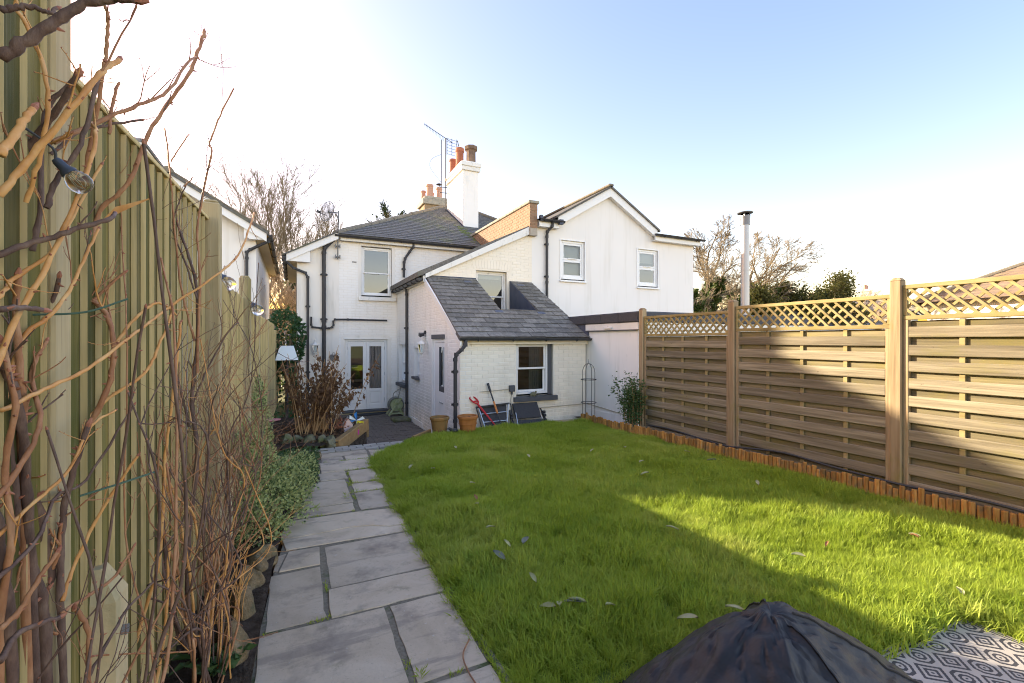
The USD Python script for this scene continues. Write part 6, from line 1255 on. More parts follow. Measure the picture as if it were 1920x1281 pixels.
# ------------------------------------------------------------------ houses beyond the right fence
def far_house(name, lab, c, w, d, ze_, rise, rot, wallm, roofm, chim=(), win=True, hip=True):
    t = thing(name, lab, 'house', (*c, 0)); R = trimesh.transformations.rotation_matrix(math.radians(rot), (0, 0, 1))[:3, :3]
    def put(nm, m, mat, par=t, **k): v, f = m.arr(); return obj(nm, (v @ R.T + [c[0], c[1], 0], f), M[mat], par, **k)
    put('wall', MB().box(-w / 2, w / 2, -d / 2, d / 2, -.3, ze_), wallm)
    o = .45; a, b = w / 2 + o, d / 2 + o; h = b if hip else 0
    zt_ = ze_ + rise; zb = ze_ - .1
    V = [(-a, -b, zb), (a, -b, zb), (a, b, zb), (-a, b, zb), (-a + h, 0, zt_), (a - h, 0, zt_)]
    rf = put('roof', MB().add(V, [[0, 1, 5], [0, 5, 4], [2, 3, 4], [2, 4, 5], [1, 2, 5], [3, 0, 4]]).add([(x, y, z - .12) for x, y, z in V[:4]], [[0, 1, 2, 3]]), roofm)
    # rows of tiles as real courses
    L = math.hypot(b, rise + .1); n = int(L / .28); m = MB()
    for k in range(n):
        q0, q1 = k / n, (k + 1.15) / n
        for sg in (-1, 1):
            xa0, xa1 = a - h * q0, a - h * min(q1, 1); y0, y1 = sg * b * (1 - q0), sg * b * (1 - min(q1, 1)); z0, z1 = zb + (zt_ - zb) * q0 + .05, zb + (zt_ - zb) * min(q1, 1) + .015
            m.add([(-xa0, y0, z0), (xa0, y0, z0), (xa1, y1, z1), (-xa1, y1, z1), (-xa0, y0, z0 - .045), (xa0, y0, z0 - .045)], [[0, 1, 2, 3], [4, 5, 1, 0]])
            if hip:
                m.add([(sg * xa0, -b * (1 - q0), z0), (sg * xa0, b * (1 - q0), z0), (sg * xa1, b * (1 - min(q1, 1)), z1), (sg * xa1, -b * (1 - min(q1, 1)), z1), (sg * xa0, -b * (1 - q0), z0 - .045), (sg * xa0, b * (1 - q0), z0 - .045)], [[0, 1, 2, 3], [4, 5, 1, 0]])
    put('tile_courses', m, roofm, rf, kind='stuff')
    rd = MB(); rd.add(*ridge((-a + h, 0, zt_ + .04), (a - h, 0, zt_ + .04), max(4, int((w - d) / .4) + 2), .13).arr())
    if hip:
        for sx in (-1, 1):
            for sy in (-1, 1): rd.add(*ridge((sx * a, sy * b, zb + .06), (sx * (a - h), 0, zt_ + .04), int(L * 1.4 / .35), .13).arr())
    put('ridge_tiles', rd, 'ridge_tile', rf)
    put('fascia', MB().box(-a + .03, a - .03, -b + .02, -b + .05, zb - .2, zb - .0).box(-a + .03, a - .03, b - .05, b - .02, zb - .2, zb), 'white_paint')
    put('gutter', MB().box(-a, a, -b - .08, -b + .01, zb - .06, zb + .02, .02), 'black_plastic')
    for (x, y, cw, h_, np_, mt) in chim:
        ck = put('chimney', MB().box(x - cw / 2, x + cw / 2, y - .35, y + .35, ze_, zt_ + h_, .01).box(x - cw / 2 - .06, x + cw / 2 + .06, y - .41, y + .41, zt_ + h_ - .25, zt_ + h_ - .12, .02), mt)
        for k in range(np_): put('chimney_pot', MB().lathe([(.13, 0), (.11, .3), (.13, .34), (.13, .42), (.09, .42)], (x - cw / 2 + cw * (k + .5) / np_, y, zt_ + h_), 10), 'pot_pink', ck)
    if win:
        for x in np.arange(-w / 2 + 1.3, w / 2 - .8, 2.6):
            for z in ([1.0] if ze_ < 3.6 else [.9, 3.2]):
                if z + 1.3 > ze_: continue
                for sy in (-1,):
                    fr = put('window', MB().box(x - .6, x + .6, sy * d / 2 - .03, sy * d / 2 + .04, z, z + 1.2, .006), 'white_paint'); put('pane', MB().box(x - .52, x - .03, sy * d / 2 - .036, sy * d / 2 - .031, z + .08, z + 1.12).box(x + .03, x + .52, sy * d / 2 - .036, sy * d / 2 - .031, z + .08, z + 1.12), 'curtain', fr)
    return t
far_house('brown_roofed_house', 'white house with brown tiled hip roof showing over the nearest trellis', at(2105, 600, s=19.5)[:2], 10.5, 7.5, 4.0, 2.3, -16, 'wall_far', 'tile_brown')
far_house('distant_house', 'far pale house with paired chimney pots just left of the tall sunlit post', at(1625, 600, s=44)[:2], 9, 7, 4.6, 1.6, 20, 'wall_far', 'roof_far', chim=((-.5, 0, 1.6, .7, 3, 'wall_far'),))
far_house('distant_house', 'far house with grey roof behind the middle of the middle trellis', at(1510, 600, s=36)[:2], 10, 7, 3.3, 1.6, 10, 'brick_far', 'roof_far', chim=((1.2, 0, .9, .55, 2, 'brick_far'),))
far_house('distant_house', 'far low house with a pale chimney at the foot of the metal flue', at(1405, 600, s=30)[:2], 8, 7, 2.9, 1.5, -8, 'brick_far', 'roof_far', chim=((.0, 0, 1.2, .75, 2, 'wall_far'),))
sw = obj('white_boundary_wall', MB().box(11.0, 23, 7.6, 7.85, -.3, 2.32, .01).box(10.95, 23, 7.54, 7.91, 2.322, 2.40, .02), M['wall_far']); tag(sw, 'long sunlit white wall glimpsed through the trellis diamonds', 'wall')
far_house('far_terrace_house', 'brick house glimpsed beyond the gap between left house and white house', at(530, 600, s=48)[:2], 12, 8, 2.6, 2.6, 5, 'brick_far', 'tile_brown')

# ------------------------------------------------------------------ dry hydrangea
r = np.random.default_rng(17); hb = np.array([.30, 8.35, GZ + .05]); t = thing('dry_hydrangea', 'withered brown hydrangea with drooping dead leaves in the raised bed', 'shrub', hb)
P, D, Ls = [], [], []; nst = 64
stem_l = MB()
for k in range(nst):
    a = r.uniform(0, 2 * PI); sp_ = r.uniform(.05, .62); b0 = hb + [r.normal(0, .17), r.normal(0, .13), 0]; Lh = r.uniform(.8, 1.6) * (1 - .25 * sp_)
    d = np.array([math.cos(a) * sp_ + .10, math.sin(a) * sp_ * .7, 1.0]); d /= np.linalg.norm(d); mid = b0 + d * Lh * .5 + [0, 0, .06]; end = b0 + d * Lh + [math.cos(a) * .06, 0, -.02]
    pts = smooth_path([b0, mid, end], 5); stem_l.tube(pts, np.linspace(.0075, .0035, len(pts)), 5)
    for q in range(r.integers(16, 30)):
        s_ = r.uniform(.34, 1.0); c = pts[min(int(s_ * (len(pts) - 1)), len(pts) - 1)]; P.append(c + r.normal(0, .03, 3)); D.append([math.cos(a) * .3 + r.normal(0, .5), r.normal(0, .5), -1.0 + r.normal(0, .35)]); Ls.append(r.uniform(.05, .115))
obj('stem', stem_l, M['dead_stem'], t, kind='stuff'); P, D, Ls = np.array(P), np.array(D), np.array(Ls)
v, f = leaves(P, D, Ls, Ls * .5, r, fold=.9, curl=.35); obj('dead_leaves', (v, f), M['dead_leaf'], t, kind='stuff')
# litter and little plants in the raised bed
n = 420; P = np.c_[r.uniform(-.35, 1.05, n), r.uniform(7.45, 9.3, n), np.full(n, GZ + .085)]; P = P[(P[:, 0] < .55 + (P[:, 1] - 7.4) * .5)]
v, f = leaves(P, np.c_[r.normal(size=(len(P), 2)), r.uniform(0, .4, len(P))], .07, .04, r, fold=.6); lt_ = obj('leaf_litter', (v, f), M['dead_leaf'], kind='stuff'); tag(lt_, 'brown leaf litter under the dry hydrangea', 'leaf litter', kind='stuff')
sv = thing('red_leaf_plant', 'small dark red leaved plant beside the pink bird house', 'plant', (.72, 8.3, GZ)); P = np.array([.72, 8.2, GZ + .2]) + r.normal(0, .055, (90, 3)); v, f = leaves(P, r.normal(size=(90, 3)), .05, .03, r); obj('leaves', (v, f), M['bud'], sv)

# ------------------------------------------------------------------ variegated euonymus and ground cover left of the path
r = np.random.default_rng(18); t = thing('variegated_shrub', 'low cream and green variegated shrub spilling beside the path', 'shrub', (-.2, 4.9, GZ))
PC, PG, DC, DG = [], [], [], []
def clump(c, s, n):
    q = norm(r.normal(size=(n, 3))); q[:, 2] = np.abs(q[:, 2]); rad = r.uniform(.72, 1.05, (n, 1)); P = np.array(c) + q * np.array(s) * rad * (1 + .45 * (meshkit.noise(np.array(c) * 3 + q * 3.2, 3)[:, None] - .5))
    D = q + r.normal(0, .55, (n, 3)); k = r.random(n) < .72
    PC.append(P[k]); DC.append(D[k]); PG.append(P[~k]); DG.append(D[~k])
for c, s, n in (((-.20, 4.55, GZ + .05), (.30, .45, .42), 3300), ((-.12, 5.15, GZ + .05), (.34, .45, .36), 3000), ((-.02, 5.75, GZ + .04), (.30, .42, .27), 2000), ((-.30, 4.9, GZ + .35), (.16, .5, .42), 1700), ((-.33, 5.6, GZ + .4), (.12, .5, .65), 1500), ((-.34, 5.9, GZ + .8), (.07, .35, .4), 500), ((-.26, 4.12, GZ + .05), (.20, .26, .30), 1500), ((-.30, 3.95, GZ + .2), (.13, .2, .4), 800), ((-.36, 4.3, GZ + .5), (.10, .3, .45), 900)): clump(c, s, n)
for nm, P, D, m in (('cream_leaves', PC, DC, 'var_cream'), ('green_leaves', PG, DG, 'var_green')): v, f = leaves(np.vstack(P), np.vstack(D), .030, .018, r, fold=.35); obj(nm, (v, f), M[m], t, kind='stuff')
g2 = thing('ground_cover', 'dark green creeping ground cover between the variegated shrub and the path', 'ground cover', (.15, 5.9, GZ), kind=None)
n = 2600; P = np.c_[r.uniform(-.2, .32, n), r.uniform(5.5, 6.75, n), GZ + .06 + r.uniform(0, .13, n)]; P = P[P[:, 0] < .26 + (P[:, 1] - 5.7) * .05]; v, f = leaves(P, np.c_[r.normal(size=(len(P), 2)), r.uniform(0, .9, len(P))], .035, .022, r); obj('leaves', (v, f), M['shrub_leaf'], g2, kind='stuff')

def rosette(c, n, L, W, lab, mat, name='weed_plant', cat='weed', z=.35, grp=None):
    r_ = np.random.default_rng(abs(hash((round(c[0], 3), round(c[1], 3)))) % 1000 if False else int(abs(c[0] * 977 + c[1] * 131)) % 9973)
    c = np.array(c, float); t = thing(name, lab, cat, c, grp); a = r_.uniform(0, 2 * PI, n); el = r_.uniform(.1, 1.0, n) * z + .05
    D = np.c_[np.cos(a), np.sin(a), el * 1.6]; P = c + D * r_.uniform(0, .4, (n, 1)) * L + np.c_[np.zeros((n, 2)), r_.uniform(0, .04, n)]
    v, f = leaves(P, D, r_.uniform(.6, 1.1, n) * L, W, r_, fold=.2, curl=.25); obj('leaves', (v, f), M[mat], t, smooth=False); return t
for u, v_, n, L, W, lab in ((410, 1262, 42, .085, .04, 'leafy green weed in the bed at the bottom left'), (440, 1236, 20, .08, .035, 'small green weed by the nearest edging rocks'), (372, 1248, 12, .14, .04, 'long-leaved green plant below the second bare shrub'),
                            (428, 1035, 46, .05, .028, 'dark green creeping weed below the far spur of the fence'), (470, 1012, 40, .045, .026, 'green creeping weed between the rocks and the soil'), (415, 1105, 40, .05, .03, 'weed patch at the foot of the fine twigs'), (500, 985, 30, .045, .028, 'small weed beside the variegated shrub'), (555, 905, 14, .05, .014, 'tuft of weed in the path joint by the rocks')):
    p = at(u, v_, z=GZ + .09); rosette(p, n, L, W, lab, 'shrub_leaf')

# green shrub at the wall end
r = np.random.default_rng(19); t = thing('green_shrub', 'leafy green shrub with arching pinnate shoots at the end of the white garden wall', 'shrub', (5.46, 6.45, GZ))
sm, P, D = MB(), [], []
for k in range(26):
    a = r.uniform(0, 2 * PI); b0 = np.array([5.45, 6.42, GZ]) + [r.normal(0, .05), r.normal(0, .1), 0]; Lh = r.uniform(.45, 1.05); sp_ = r.uniform(.05, .35)
    e = b0 + [-abs(math.cos(a)) * sp_ * Lh * .7 + .02, math.sin(a) * sp_ * Lh * 1.1, Lh]
    if k == 0: e = np.array([5.18, 6.62, GZ + .78])
    pts = smooth_path([b0, (b0 + e) / 2 + [.03, 0, .08], e], 7); sm.tube(pts, np.linspace(.006, .002, len(pts)), 5)
    for q in range(3, len(pts)):
        for s_ in range(3): P.append(pts[q] + r.normal(0, .012, 3)); D.append(np.array([r.normal(0, 1), r.normal(0, 1), -.1 + r.normal(0, .4)]))
        for s_ in range(4): P.append(pts[q] + r.normal(0, .045, 3)); D.append(np.array([r.normal(0, 1), r.normal(0, 1), -.1 + r.normal(0, .4)]))
obj('stem', sm, M['dead_stem'], t); v, f = leaves(np.array(P), np.array(D), .058, .030, r); obj('leaves', (v, f), M['shrub_leaf'], t, kind='stuff')
p = at(1752, 925, x=5.52); rosette(at(1748, 938, z=GZ + .05), 24, .07, .02, 'small weed in the soil at the foot of the tall sunlit post', 'shrub_leaf', z=.7)

# ------------------------------------------------------------------ bare shrubs along the left fence
rs_ = np.random.default_rng(23)
def stem_pts(pts, s0, s1):
    n = len(pts); return np.array([at(u, v, s=s0 + (s1 - s0) * k / (n - 1)) for k, (u, v) in enumerate(pts)])
class Shrub:
    def __init__(s, name, lab, base): s.t = thing(name, lab, 'shrub', base); s.fine = {}; s.buds = MB(); s.k = 0
    def stem(s, p, r0, r1, mat, knots=True, twigs=3, tl=.22):
        p = smooth_path(p, 6); n = len(p); jit = rs_.normal(0, .0010, (n, 3)); p = p + jit
        rr = np.linspace(r0, r1, n) * (1 + .10 * np.sin(np.arange(n) * 1.9) + rs_.normal(0, .03, n))
        obj('stem', MB().tube(p, rr, 8), M[mat], s.t, smooth=True)
        L = np.linalg.norm(np.diff(p, axis=0), axis=1).sum()
        for q in range(int(L / .075)):
            i = rs_.integers(1, n - 1); d = norm(rs_.normal(size=3) + [0, 0, .6]); c = p[i] + d * rr[i] * .8; k = r1 * .42 + .0008
            if knots: s.buds.tube([c, c + d * k * 1.6, c + d * k * 3.6], [k, k * .9, k * .25], 5)
        k = r1 * .85; d = norm(p[-1] - p[-2]); s.buds.tube([p[-1] - d * k, p[-1] + d * k * 1.5, p[-1] + d * k * 4], [k, k * 1.35, k * .4], 6)
        for q in range(twigs):
            i = rs_.integers(int(n * .3), n - 1); d = norm(p[min(i + 1, n - 1)] - p[i - 1]); a = norm(rs_.normal(size=3) * [.5, 1.2, 1] + [.15, .1, .5]); s.twig(p[i], norm(d * .55 + a * .7), rs_.uniform(.4, 1.1) * tl, max(rr[i] * .38, .0016), mat if r0 < .006 else ['bark_brown', 'twig_gold', 'bark_dark', 'bark_dark', 'bark_brown'][rs_.integers(0, 5)])
    def twig(s, c, d, L, r0, mat, depth=0):
        n = 5; p = [np.array(c)]
        for q in range(n): d = norm(d + rs_.normal(0, .10, 3) + [0, 0, .07]); p.append(p[-1] + d * L / n)
        s.fine.setdefault(mat, MB()).tube(p, np.linspace(r0, r0 * .55, n + 1), 5)
        for q in range(1, n + 1):
            e = norm(rs_.normal(size=3)); k = max(r0 * .6, .0011); s.buds.tube([p[q], p[q] + e * k * 1.5, p[q] + e * k * 3.4], [k, k * .8, k * .2], 4)
        if depth < 1 and L > .1:
            for q in range(2): s.twig(p[rs_.integers(2, n)], norm(d + rs_.normal(0, .6, 3)), L * .5, r0 * .65, mat, depth + 1)
    def done(s):
        for m, b in s.fine.items(): obj('twigs', b, M[m], s.t, smooth=True, kind='stuff')
        if s.buds.v: obj('buds', s.buds, M['bud'], s.t, kind='stuff')
S1 = Shrub('bare_shrub', 'large bare shrub with thick purple-brown stems, nearest, at the left edge', (-.35, 1.1, GZ))
D_, B_, T_ = 'bark_dark', 'bark_brown', 'twig_gold'
for pts, s0, s1, r0, r1, m, tw in [
    ([(105, 1640), (92, 1400), (80, 1154), (67, 1094), (43, 1040), (0, 977), (-40, 930)], 1.22, 1.05, .014, .011, D_, 1),
    ([(120, 1640), (108, 1400), (100, 1154), (87, 1054), (73, 970), (53, 920), (20, 854), (-10, 760)], 1.28, 1.08, .015, .010, D_, 2),
    ([(130, 1640), (122, 1400), (114, 1154), (113, 1040), (123, 937), (147, 854), (165, 800)], 1.2, 1.22, .009, .006, D_, 3),
    ([(95, 1600), (82, 1000), (77, 854), (63, 744), (70, 660), (73, 594), (60, 537), (40, 450), (33, 340), (60, 270), (100, 215), (147, 143)], 1.30, 1.05, .013, .0055, D_, 4),
    ([(60, 1600), (45, 1000), (40, 854), (43, 760), (37, 694), (30, 580), (34, 520)], 1.10, 1.02, .0085, .006, B_, 3),
    ([(70, 1500), (60, 1100), (50, 900), (38, 780), (10, 690), (-20, 640)], 1.15, .95, .010, .007, D_, 2),
    ([(63, 744), (97, 674), (120, 620), (150, 587), (180, 560), (233, 510)], 1.28, 1.5, .0075, .0035, B_, 4),
    ([(90, 760), (110, 715), (97, 640), (110, 560), (150, 505), (168, 440)], 1.25, 1.42, .0075, .004, D_, 3),
    ([(88, 1281), (110, 1000), (143, 854), (187, 760), (207, 710), (213, 640), (200, 590), (173, 563)], 1.35, 1.45, .0085, .0055, B_, 4),
    ([(0, 770), (83, 730), (167, 690), (233, 640), (277, 607), (320, 574), (413, 510), (447, 477), (467, 430), (476, 400)], .95, 2.25, .0046, .0034, T_, 3),
    ([(217, 647), (247, 604), (287, 570), (313, 574), (330, 590)], 1.5, 1.75, .0050, .0030, T_, 1),
    ([(150, 800), (207, 744), (267, 704), (293, 660), (320, 594), (323, 572)], 1.4, 1.75, .0050, .0032, T_, 1),
    ([(0, 107), (50, 77), (100, 43), (150, 10), (200, 0), (253, -2)], .74, .80, .0085, .0055, D_, 0),
    ([(0, 20), (30, 14), (60, 12), (90, 24), (105, 15)], .76, .8, .0050, .0025, D_, 0),
    ([(0, 367), (60, 293), (147, 190), (193, 133), (223, 112)], .86, 1.0, .0060, .0045, T_, 2),
    ([(0, 290), (20, 262), (45, 225), (60, 205)], .72, .78, .0060, .0045, T_, 0),
    ([(88, 390), (110, 330), (150, 270), (185, 150)], 1.05, 1.12, .0056, .0045, D_, 1),
    ([(60, 470), (75, 400), (85, 215), (147, 143)], 1.08, 1.12, .0056, .0045, D_, 1),
    ([(50, 380), (75, 290), (90, 170), (60, 70), (30, 10), (20, -40)], .98, .90, .0040, .0032, T_, 1),
    ([(165, 480), (187, 397), (233, 353), (260, 300), (277, 253), (310, 200), (353, 140), (373, 90), (383, 62)], 1.45, 1.62, .0066, .0046, B_, 2),
    ([(100, 267), (173, 233), (260, 197), (313, 172), (350, 120), (367, 107)], 1.12, 1.55, .0050, .0028, B_, 5),
    ([(95, 290), (150, 246), (200, 236), (265, 224)], 1.2, 1.4, .0045, .0028, D_, 2),
    ([(160, 330), (177, 227), (190, 160), (200, 83), (203, 33), (195, 3)], 1.3, 1.22, .0050, .0035, B_, 1),
    ([(205, 250), (210, 200), (220, 160)], 1.3, 1.33, .004, .0035, B_, 1),
    ([(40, 900), (117, 1127), (140, 1060), (187, 964), (257, 854)][1:], 1.2, 1.35, .0046, .0034, T_, 1),
    ([(-10, 690), (40, 580), (97, 480), (160, 330), (180, 250), (170, 230)], .92, 1.22, .0056, .0038, T_, 2),
    ([(-5, 560), (30, 520), (100, 470), (130, 420), (190, 310)], .95, 1.2, .0044, .003, T_, 2),
    ([(-10, 480), (60, 455), (140, 430), (205, 410), (215, 400)], .95, 1.15, .0062, .0040, D_, 1),
    ([(0, 580), (40, 577), (80, 580)], .9, 1.0, .0055, .005, D_, 0),
    ([(-5, 800), (40, 640), (95, 590), (130, 545), (160, 480), (185, 430)], 1.0, 1.3, .0055, .003, T_, 2),
    ([(0, 1180), (40, 1140), (75, 1080), (108, 1035)], .95, 1.05, .0055, .004, B_, 1),
    ([(0, 1240), (30, 1190), (75, 1170), (110, 1158)], .9, 1.05, .0060, .0045, D_, 1),
    ([(165, 1281), (167, 1190), (150, 1150), (138, 1140)], 1.15, 1.12, .0056, .0045, B_, 0),
    ([(160, 1281), (210, 1190), (240, 1140), (290, 1090)], 1.2, 1.45, .0046, .0026, D_, 2),
    ([(115, 1150), (160, 1120), (210, 1085), (250, 1025)], 1.2, 1.4, .0045, .0032, B_, 1)]:
    S1.stem(stem_pts(pts, s0, s1), r0 * 1.12, r1 * 1.12, m, twigs=tw, tl=.16)
for pts, s0, s1, r0, r1, m, tw in [
    ([(25, 1640), (20, 1300), (12, 1120), (-8, 980), (-30, 860)], 1.05, .95, .014, .010, D_, 1), ([(48, 1640), (40, 1260), (22, 1100), (30, 960), (15, 820), (-10, 700)], 1.15, 1.0, .012, .007, D_, 2),
    ([(85, 1640), (70, 1280), (88, 1090), (60, 900), (66, 780), (95, 700), (90, 600), (112, 520)], 1.25, 1.2, .010, .005, D_, 2), ([(60, 1600), (30, 1230), (55, 1040), (92, 900), (96, 820), (120, 700), (118, 620)], 1.2, 1.3, .009, .005, B_, 2),
    ([(10, 1500), (0, 1180), (20, 1010), (10, 880), (28, 760), (5, 640)], 1.0, .95, .008, .005, B_, 2), ([(-10, 940), (40, 870), (75, 790), (60, 700), (85, 640)], .95, 1.15, .0065, .004, B_, 2),
    ([(-10, 1010), (55, 950), (130, 880), (170, 800), (215, 770)], .95, 1.35, .0045, .003, T_, 2), ([(-10, 1090), (70, 1010), (105, 930), (160, 900), (250, 760)], .95, 1.4, .005, .003, D_, 2)]:
    S1.stem(stem_pts(pts, s0, s1), r0, r1, m, twigs=tw, tl=.16)
for k in range(9):
    b0 = np.array([-.38 + rs_.normal(0, .04), 1.35 + rs_.normal(0, .14), GZ - .1]); Lh = rs_.uniform(1.0, 2.5); d = norm(np.array([rs_.uniform(-.08, .08), rs_.uniform(-.22, .38), 1.0]))
    S1.stem([b0, b0 + d * Lh * .3 + rs_.normal(0, .06, 3) * [.5, 1, 1], b0 + d * Lh * .5 + rs_.normal(0, .08, 3) * [.5, 1, 1], b0 + d * Lh * .75 + rs_.normal(0, .10, 3) * [.5, 1, 1], b0 + d * Lh + rs_.normal(0, .08, 3) * [.6, 1, 1]], rs_.uniform(.003, .006), rs_.uniform(.0018, .003), [D_, B_, D_, D_, B_][rs_.integers(0, 5)], twigs=3, tl=.30)
S1.done()
ol = obj('orange_leaf', leaves(at(184, 420, s=1.3)[None], (at(274, 373, s=1.35) - at(184, 420, s=1.3))[None], .16, .022, rs_, fold=.3, curl=.05), M['twig_gold']); tag(ol, 'long orange leaf clinging to the near bare shrub before the fence', 'leaf')
S2 = Shrub('bare_shrub', 'second bare shrub fanning up the fence from a dark base beside the bottom rocks', (-.36, 2.45, GZ))
for pts, s0, s1, r0, r1, m, tw in [
    ([(350, 1215), (355, 1000), (370, 854), (360, 760), (370, 627), (367, 527), (347, 460), (325, 400)], 2.15, 2.25, .0115, .005, D_, 6),
    ([(345, 1210), (320, 1130), (300, 1040), (285, 930), (255, 770), (225, 660), (215, 600)], 2.1, 1.9, .0085, .004, D_, 5),
    ([(340, 1205), (315, 1120), (308, 1000), (292, 860), (270, 740), (262, 640), (240, 520)], 2.1, 2.0, .0080, .004, D_, 5),
    ([(240, 1300), (240, 1264), (267, 1160), (300, 1040), (310, 854), (323, 754), (337, 627), (338, 604)], 1.75, 1.85, .0070, .0042, T_, 2),
    ([(290, 1320), (293, 1281), (310, 1174), (317, 1027)], 1.7, 1.75, .0056, .0048, T_, 1),
    ([(375, 1210), (378, 1150), (398, 1090), (450, 1030), (495, 985), (507, 965)], 2.05, 2.5, .0042, .0026, B_, 2),
    ([(365, 1215), (360, 1110), (340, 990), (318, 930), (300, 870), (280, 790), (225, 740)], 2.1, 2.0, .0060, .0036, T_, 3),
    ([(372, 1015), (360, 960), (330, 930), (312, 890), (290, 862)], 2.1, 2.0, .0056, .0040, T_, 1),
    ([(370, 700), (372, 600), (375, 520), (370, 427), (387, 333), (397, 283), (393, 267), (413, 217), (437, 168)], 2.2, 2.25, .0064, .0032, B_, 3),
    ([(365, 640), (340, 540), (327, 427), (320, 333), (310, 243)], 2.2, 2.1, .0050, .0030, B_, 3),
    ([(320, 303), (335, 280), (353, 253)], 2.1, 2.12, .003, .0024, B_, 0), ([(345, 350), (357, 338), (360, 334)], 2.15, 2.15, .003, .0024, B_, 0),
    ([(370, 560), (350, 500), (325, 430), (335, 380), (350, 345)], 2.2, 2.2, .0045, .0026, D_, 3),
    ([(240, 560), (215, 420), (200, 330), (190, 270), (178, 245)], 1.9, 1.75, .0048, .003, D_, 3),
    ([(355, 800), (330, 700), (300, 640), (275, 560), (240, 470), (232, 420)], 2.2, 2.05, .0062, .0032, D_, 5),
    ([(360, 760), (390, 690), (430, 620), (447, 605)], 2.2, 2.4, .0048, .0026, D_, 4),
    ([(362, 860), (400, 780), (440, 700), (500, 600)], 2.2, 2.8, .0042, .0022, B_, 5),
    ([(366, 900), (420, 830), (470, 760), (505, 735)], 2.2, 2.7, .0038, .0022, B_, 4)]:
    S2.stem(stem_pts(pts, s0, s1), r0, r1, m, twigs=tw, tl=.3)
for k in range(24):
    b0 = np.array([-.36 + rs_.normal(0, .05), 2.42 + rs_.normal(0, .10), GZ + .02]); Lh = rs_.uniform(.6, 1.55); d = norm(np.array([rs_.uniform(-.08, .15), rs_.uniform(-.45, .5), 1.0]))
    e = b0 + d * Lh; S2.stem([b0, b0 + d * Lh * .4 + rs_.normal(0, .05, 3), b0 + d * Lh * .6 + rs_.normal(0, .07, 3), b0 + d * Lh * .8 + rs_.normal(0, .08, 3), e + rs_.normal(0, .1, 3)], rs_.uniform(.003, .0065), .0022, [D_, B_, D_, B_, D_, B_, T_][rs_.integers(0, 7)], twigs=3, tl=.28)
S2.done()
S3 = Shrub('twiggy_shrub', 'dense thicket of fine brown twigs before the lower fence bay', (-.36, 3.3, GZ))
for k in range(30):
    b0 = np.array([-.41 + rs_.normal(0, .04), 3.05 + rs_.normal(0, .22), GZ + .05]); Lh = rs_.uniform(.9, 1.8); d = norm(np.array([rs_.uniform(-.06, .16), rs_.uniform(-.5, .6), 1.0]))
    pts = [b0, b0 + d * Lh * .35 + rs_.normal(0, .04, 3), b0 + d * Lh * .6 + rs_.normal(0, .07, 3), b0 + d * Lh * .8 + rs_.normal(0, .08, 3), b0 + d * Lh + rs_.normal(0, .10, 3)]
    S3.stem(pts, rs_.uniform(.0028, .0055), .0016, ['twig_fine', B_, D_, 'twig_fine'][rs_.integers(0, 4)], knots=False, twigs=7, tl=.34)
S3.done()
# dry orange shoots by the rocks
so = thing('dry_shoots', 'cluster of thin dry orange shoots behind the edging rocks', 'plant', (-.22, 2.75, GZ)); m = MB()
for k in range(16):
    b0 = at(438, 1165, z=GZ + .1) + [rs_.normal(0, .03), rs_.normal(0, .05), 0]; m.tube(smooth_path([b0, b0 + [.01, .02, .12], b0 + [.03 + rs_.normal(0, .03), .03 + rs_.normal(0, .04), rs_.uniform(.2, .36)]], 3), .002, 4)
obj('shoots', m, M['twig_gold'], so)
np_ = obj('plant_label_leaf', leaves(at(425, 1225, z=GZ + .1)[None], np.array([[0.02, 0, 1.0]]), .14, .06, rs_, fold=.1, curl=.0), M['fallen_brown']); tag(np_, 'upright orange brown leaf beside the nearest edging rock', 'leaf')

# ------------------------------------------------------------------ fallen leaves on the lawn
def fallen(u, v_, L, mat, rot, grp='pale leaves fallen on the lawn', lab='pale yellow-green fallen leaf lying on the grass'):
    p = at(u, v_, z=GZ + .09); p[2] = float(lawn_z(p[0], p[1])) + .092; c, s_ = math.cos(rot), math.sin(rot); n = 7; tt = np.linspace(0, 1, n); w = L * .19 * np.sin(PI * tt ** .85) ** .8
    mid = np.c_[(tt - .5) * L * c, (tt - .5) * L * s_, .008 * np.sin(PI * tt) + .03 * (tt - .5) * math.sin(u * 1.7)]; sd = np.array([-s_, c, 0])
    tl_ = .22 * math.sin(u * 3.1)
    v = np.vstack([mid + w[:, None] * sd + [0, 0, .010], mid, mid - w[:, None] * sd + [0, 0, .012]]); v[:, 2] += tl_ * (v @ sd) - .012 * abs(math.cos(u)); v = v + p
    f = [[k, k + 1, n + k + 1, n + k] for k in range(n - 1)] + [[n + k, n + k + 1, 2 * n + k + 1, 2 * n + k] for k in range(n - 1)]
    o = obj('fallen_leaf', MB().add(v, f), M[mat], smooth=True); tag(o, lab, 'leaf', grp)
pale = [(770, 874, .12, 1.0), (812, 880, .11, .8), (854, 838, .12, 1.4), (991, 856, .1, 1.5), (886, 906, .11, .6), (920, 992, .10, .2), (951, 1024, .09, 1.8), (999, 1083, .09, 1.7), (1027, 1134, .11, 2.3), (1049, 1131, .10, 1.0), (1083, 1126, .12, 2.4), (1145, 1137, .09, .1), (1289, 1163, .12, 2.3), (1377, 1144, .11, 2.0), (1261, 993, .11, 2.6), (1203, 863, .13, .3), (1209, 887, .13, -.1), (1289, 843, .12, -.2), (1171, 838, .12, 1.2), (1497, 1044, .1, 2.4), (1800, 1112, .10, .7), (893, 947, .08, 1.9), (1715, 1000, .08, 2.0), (1110, 845, .1, .4), (1420, 905, .1, .9)]
for u, v_, L, a in pale: fallen(u, v_, L * .9, 'fallen_pale', a)
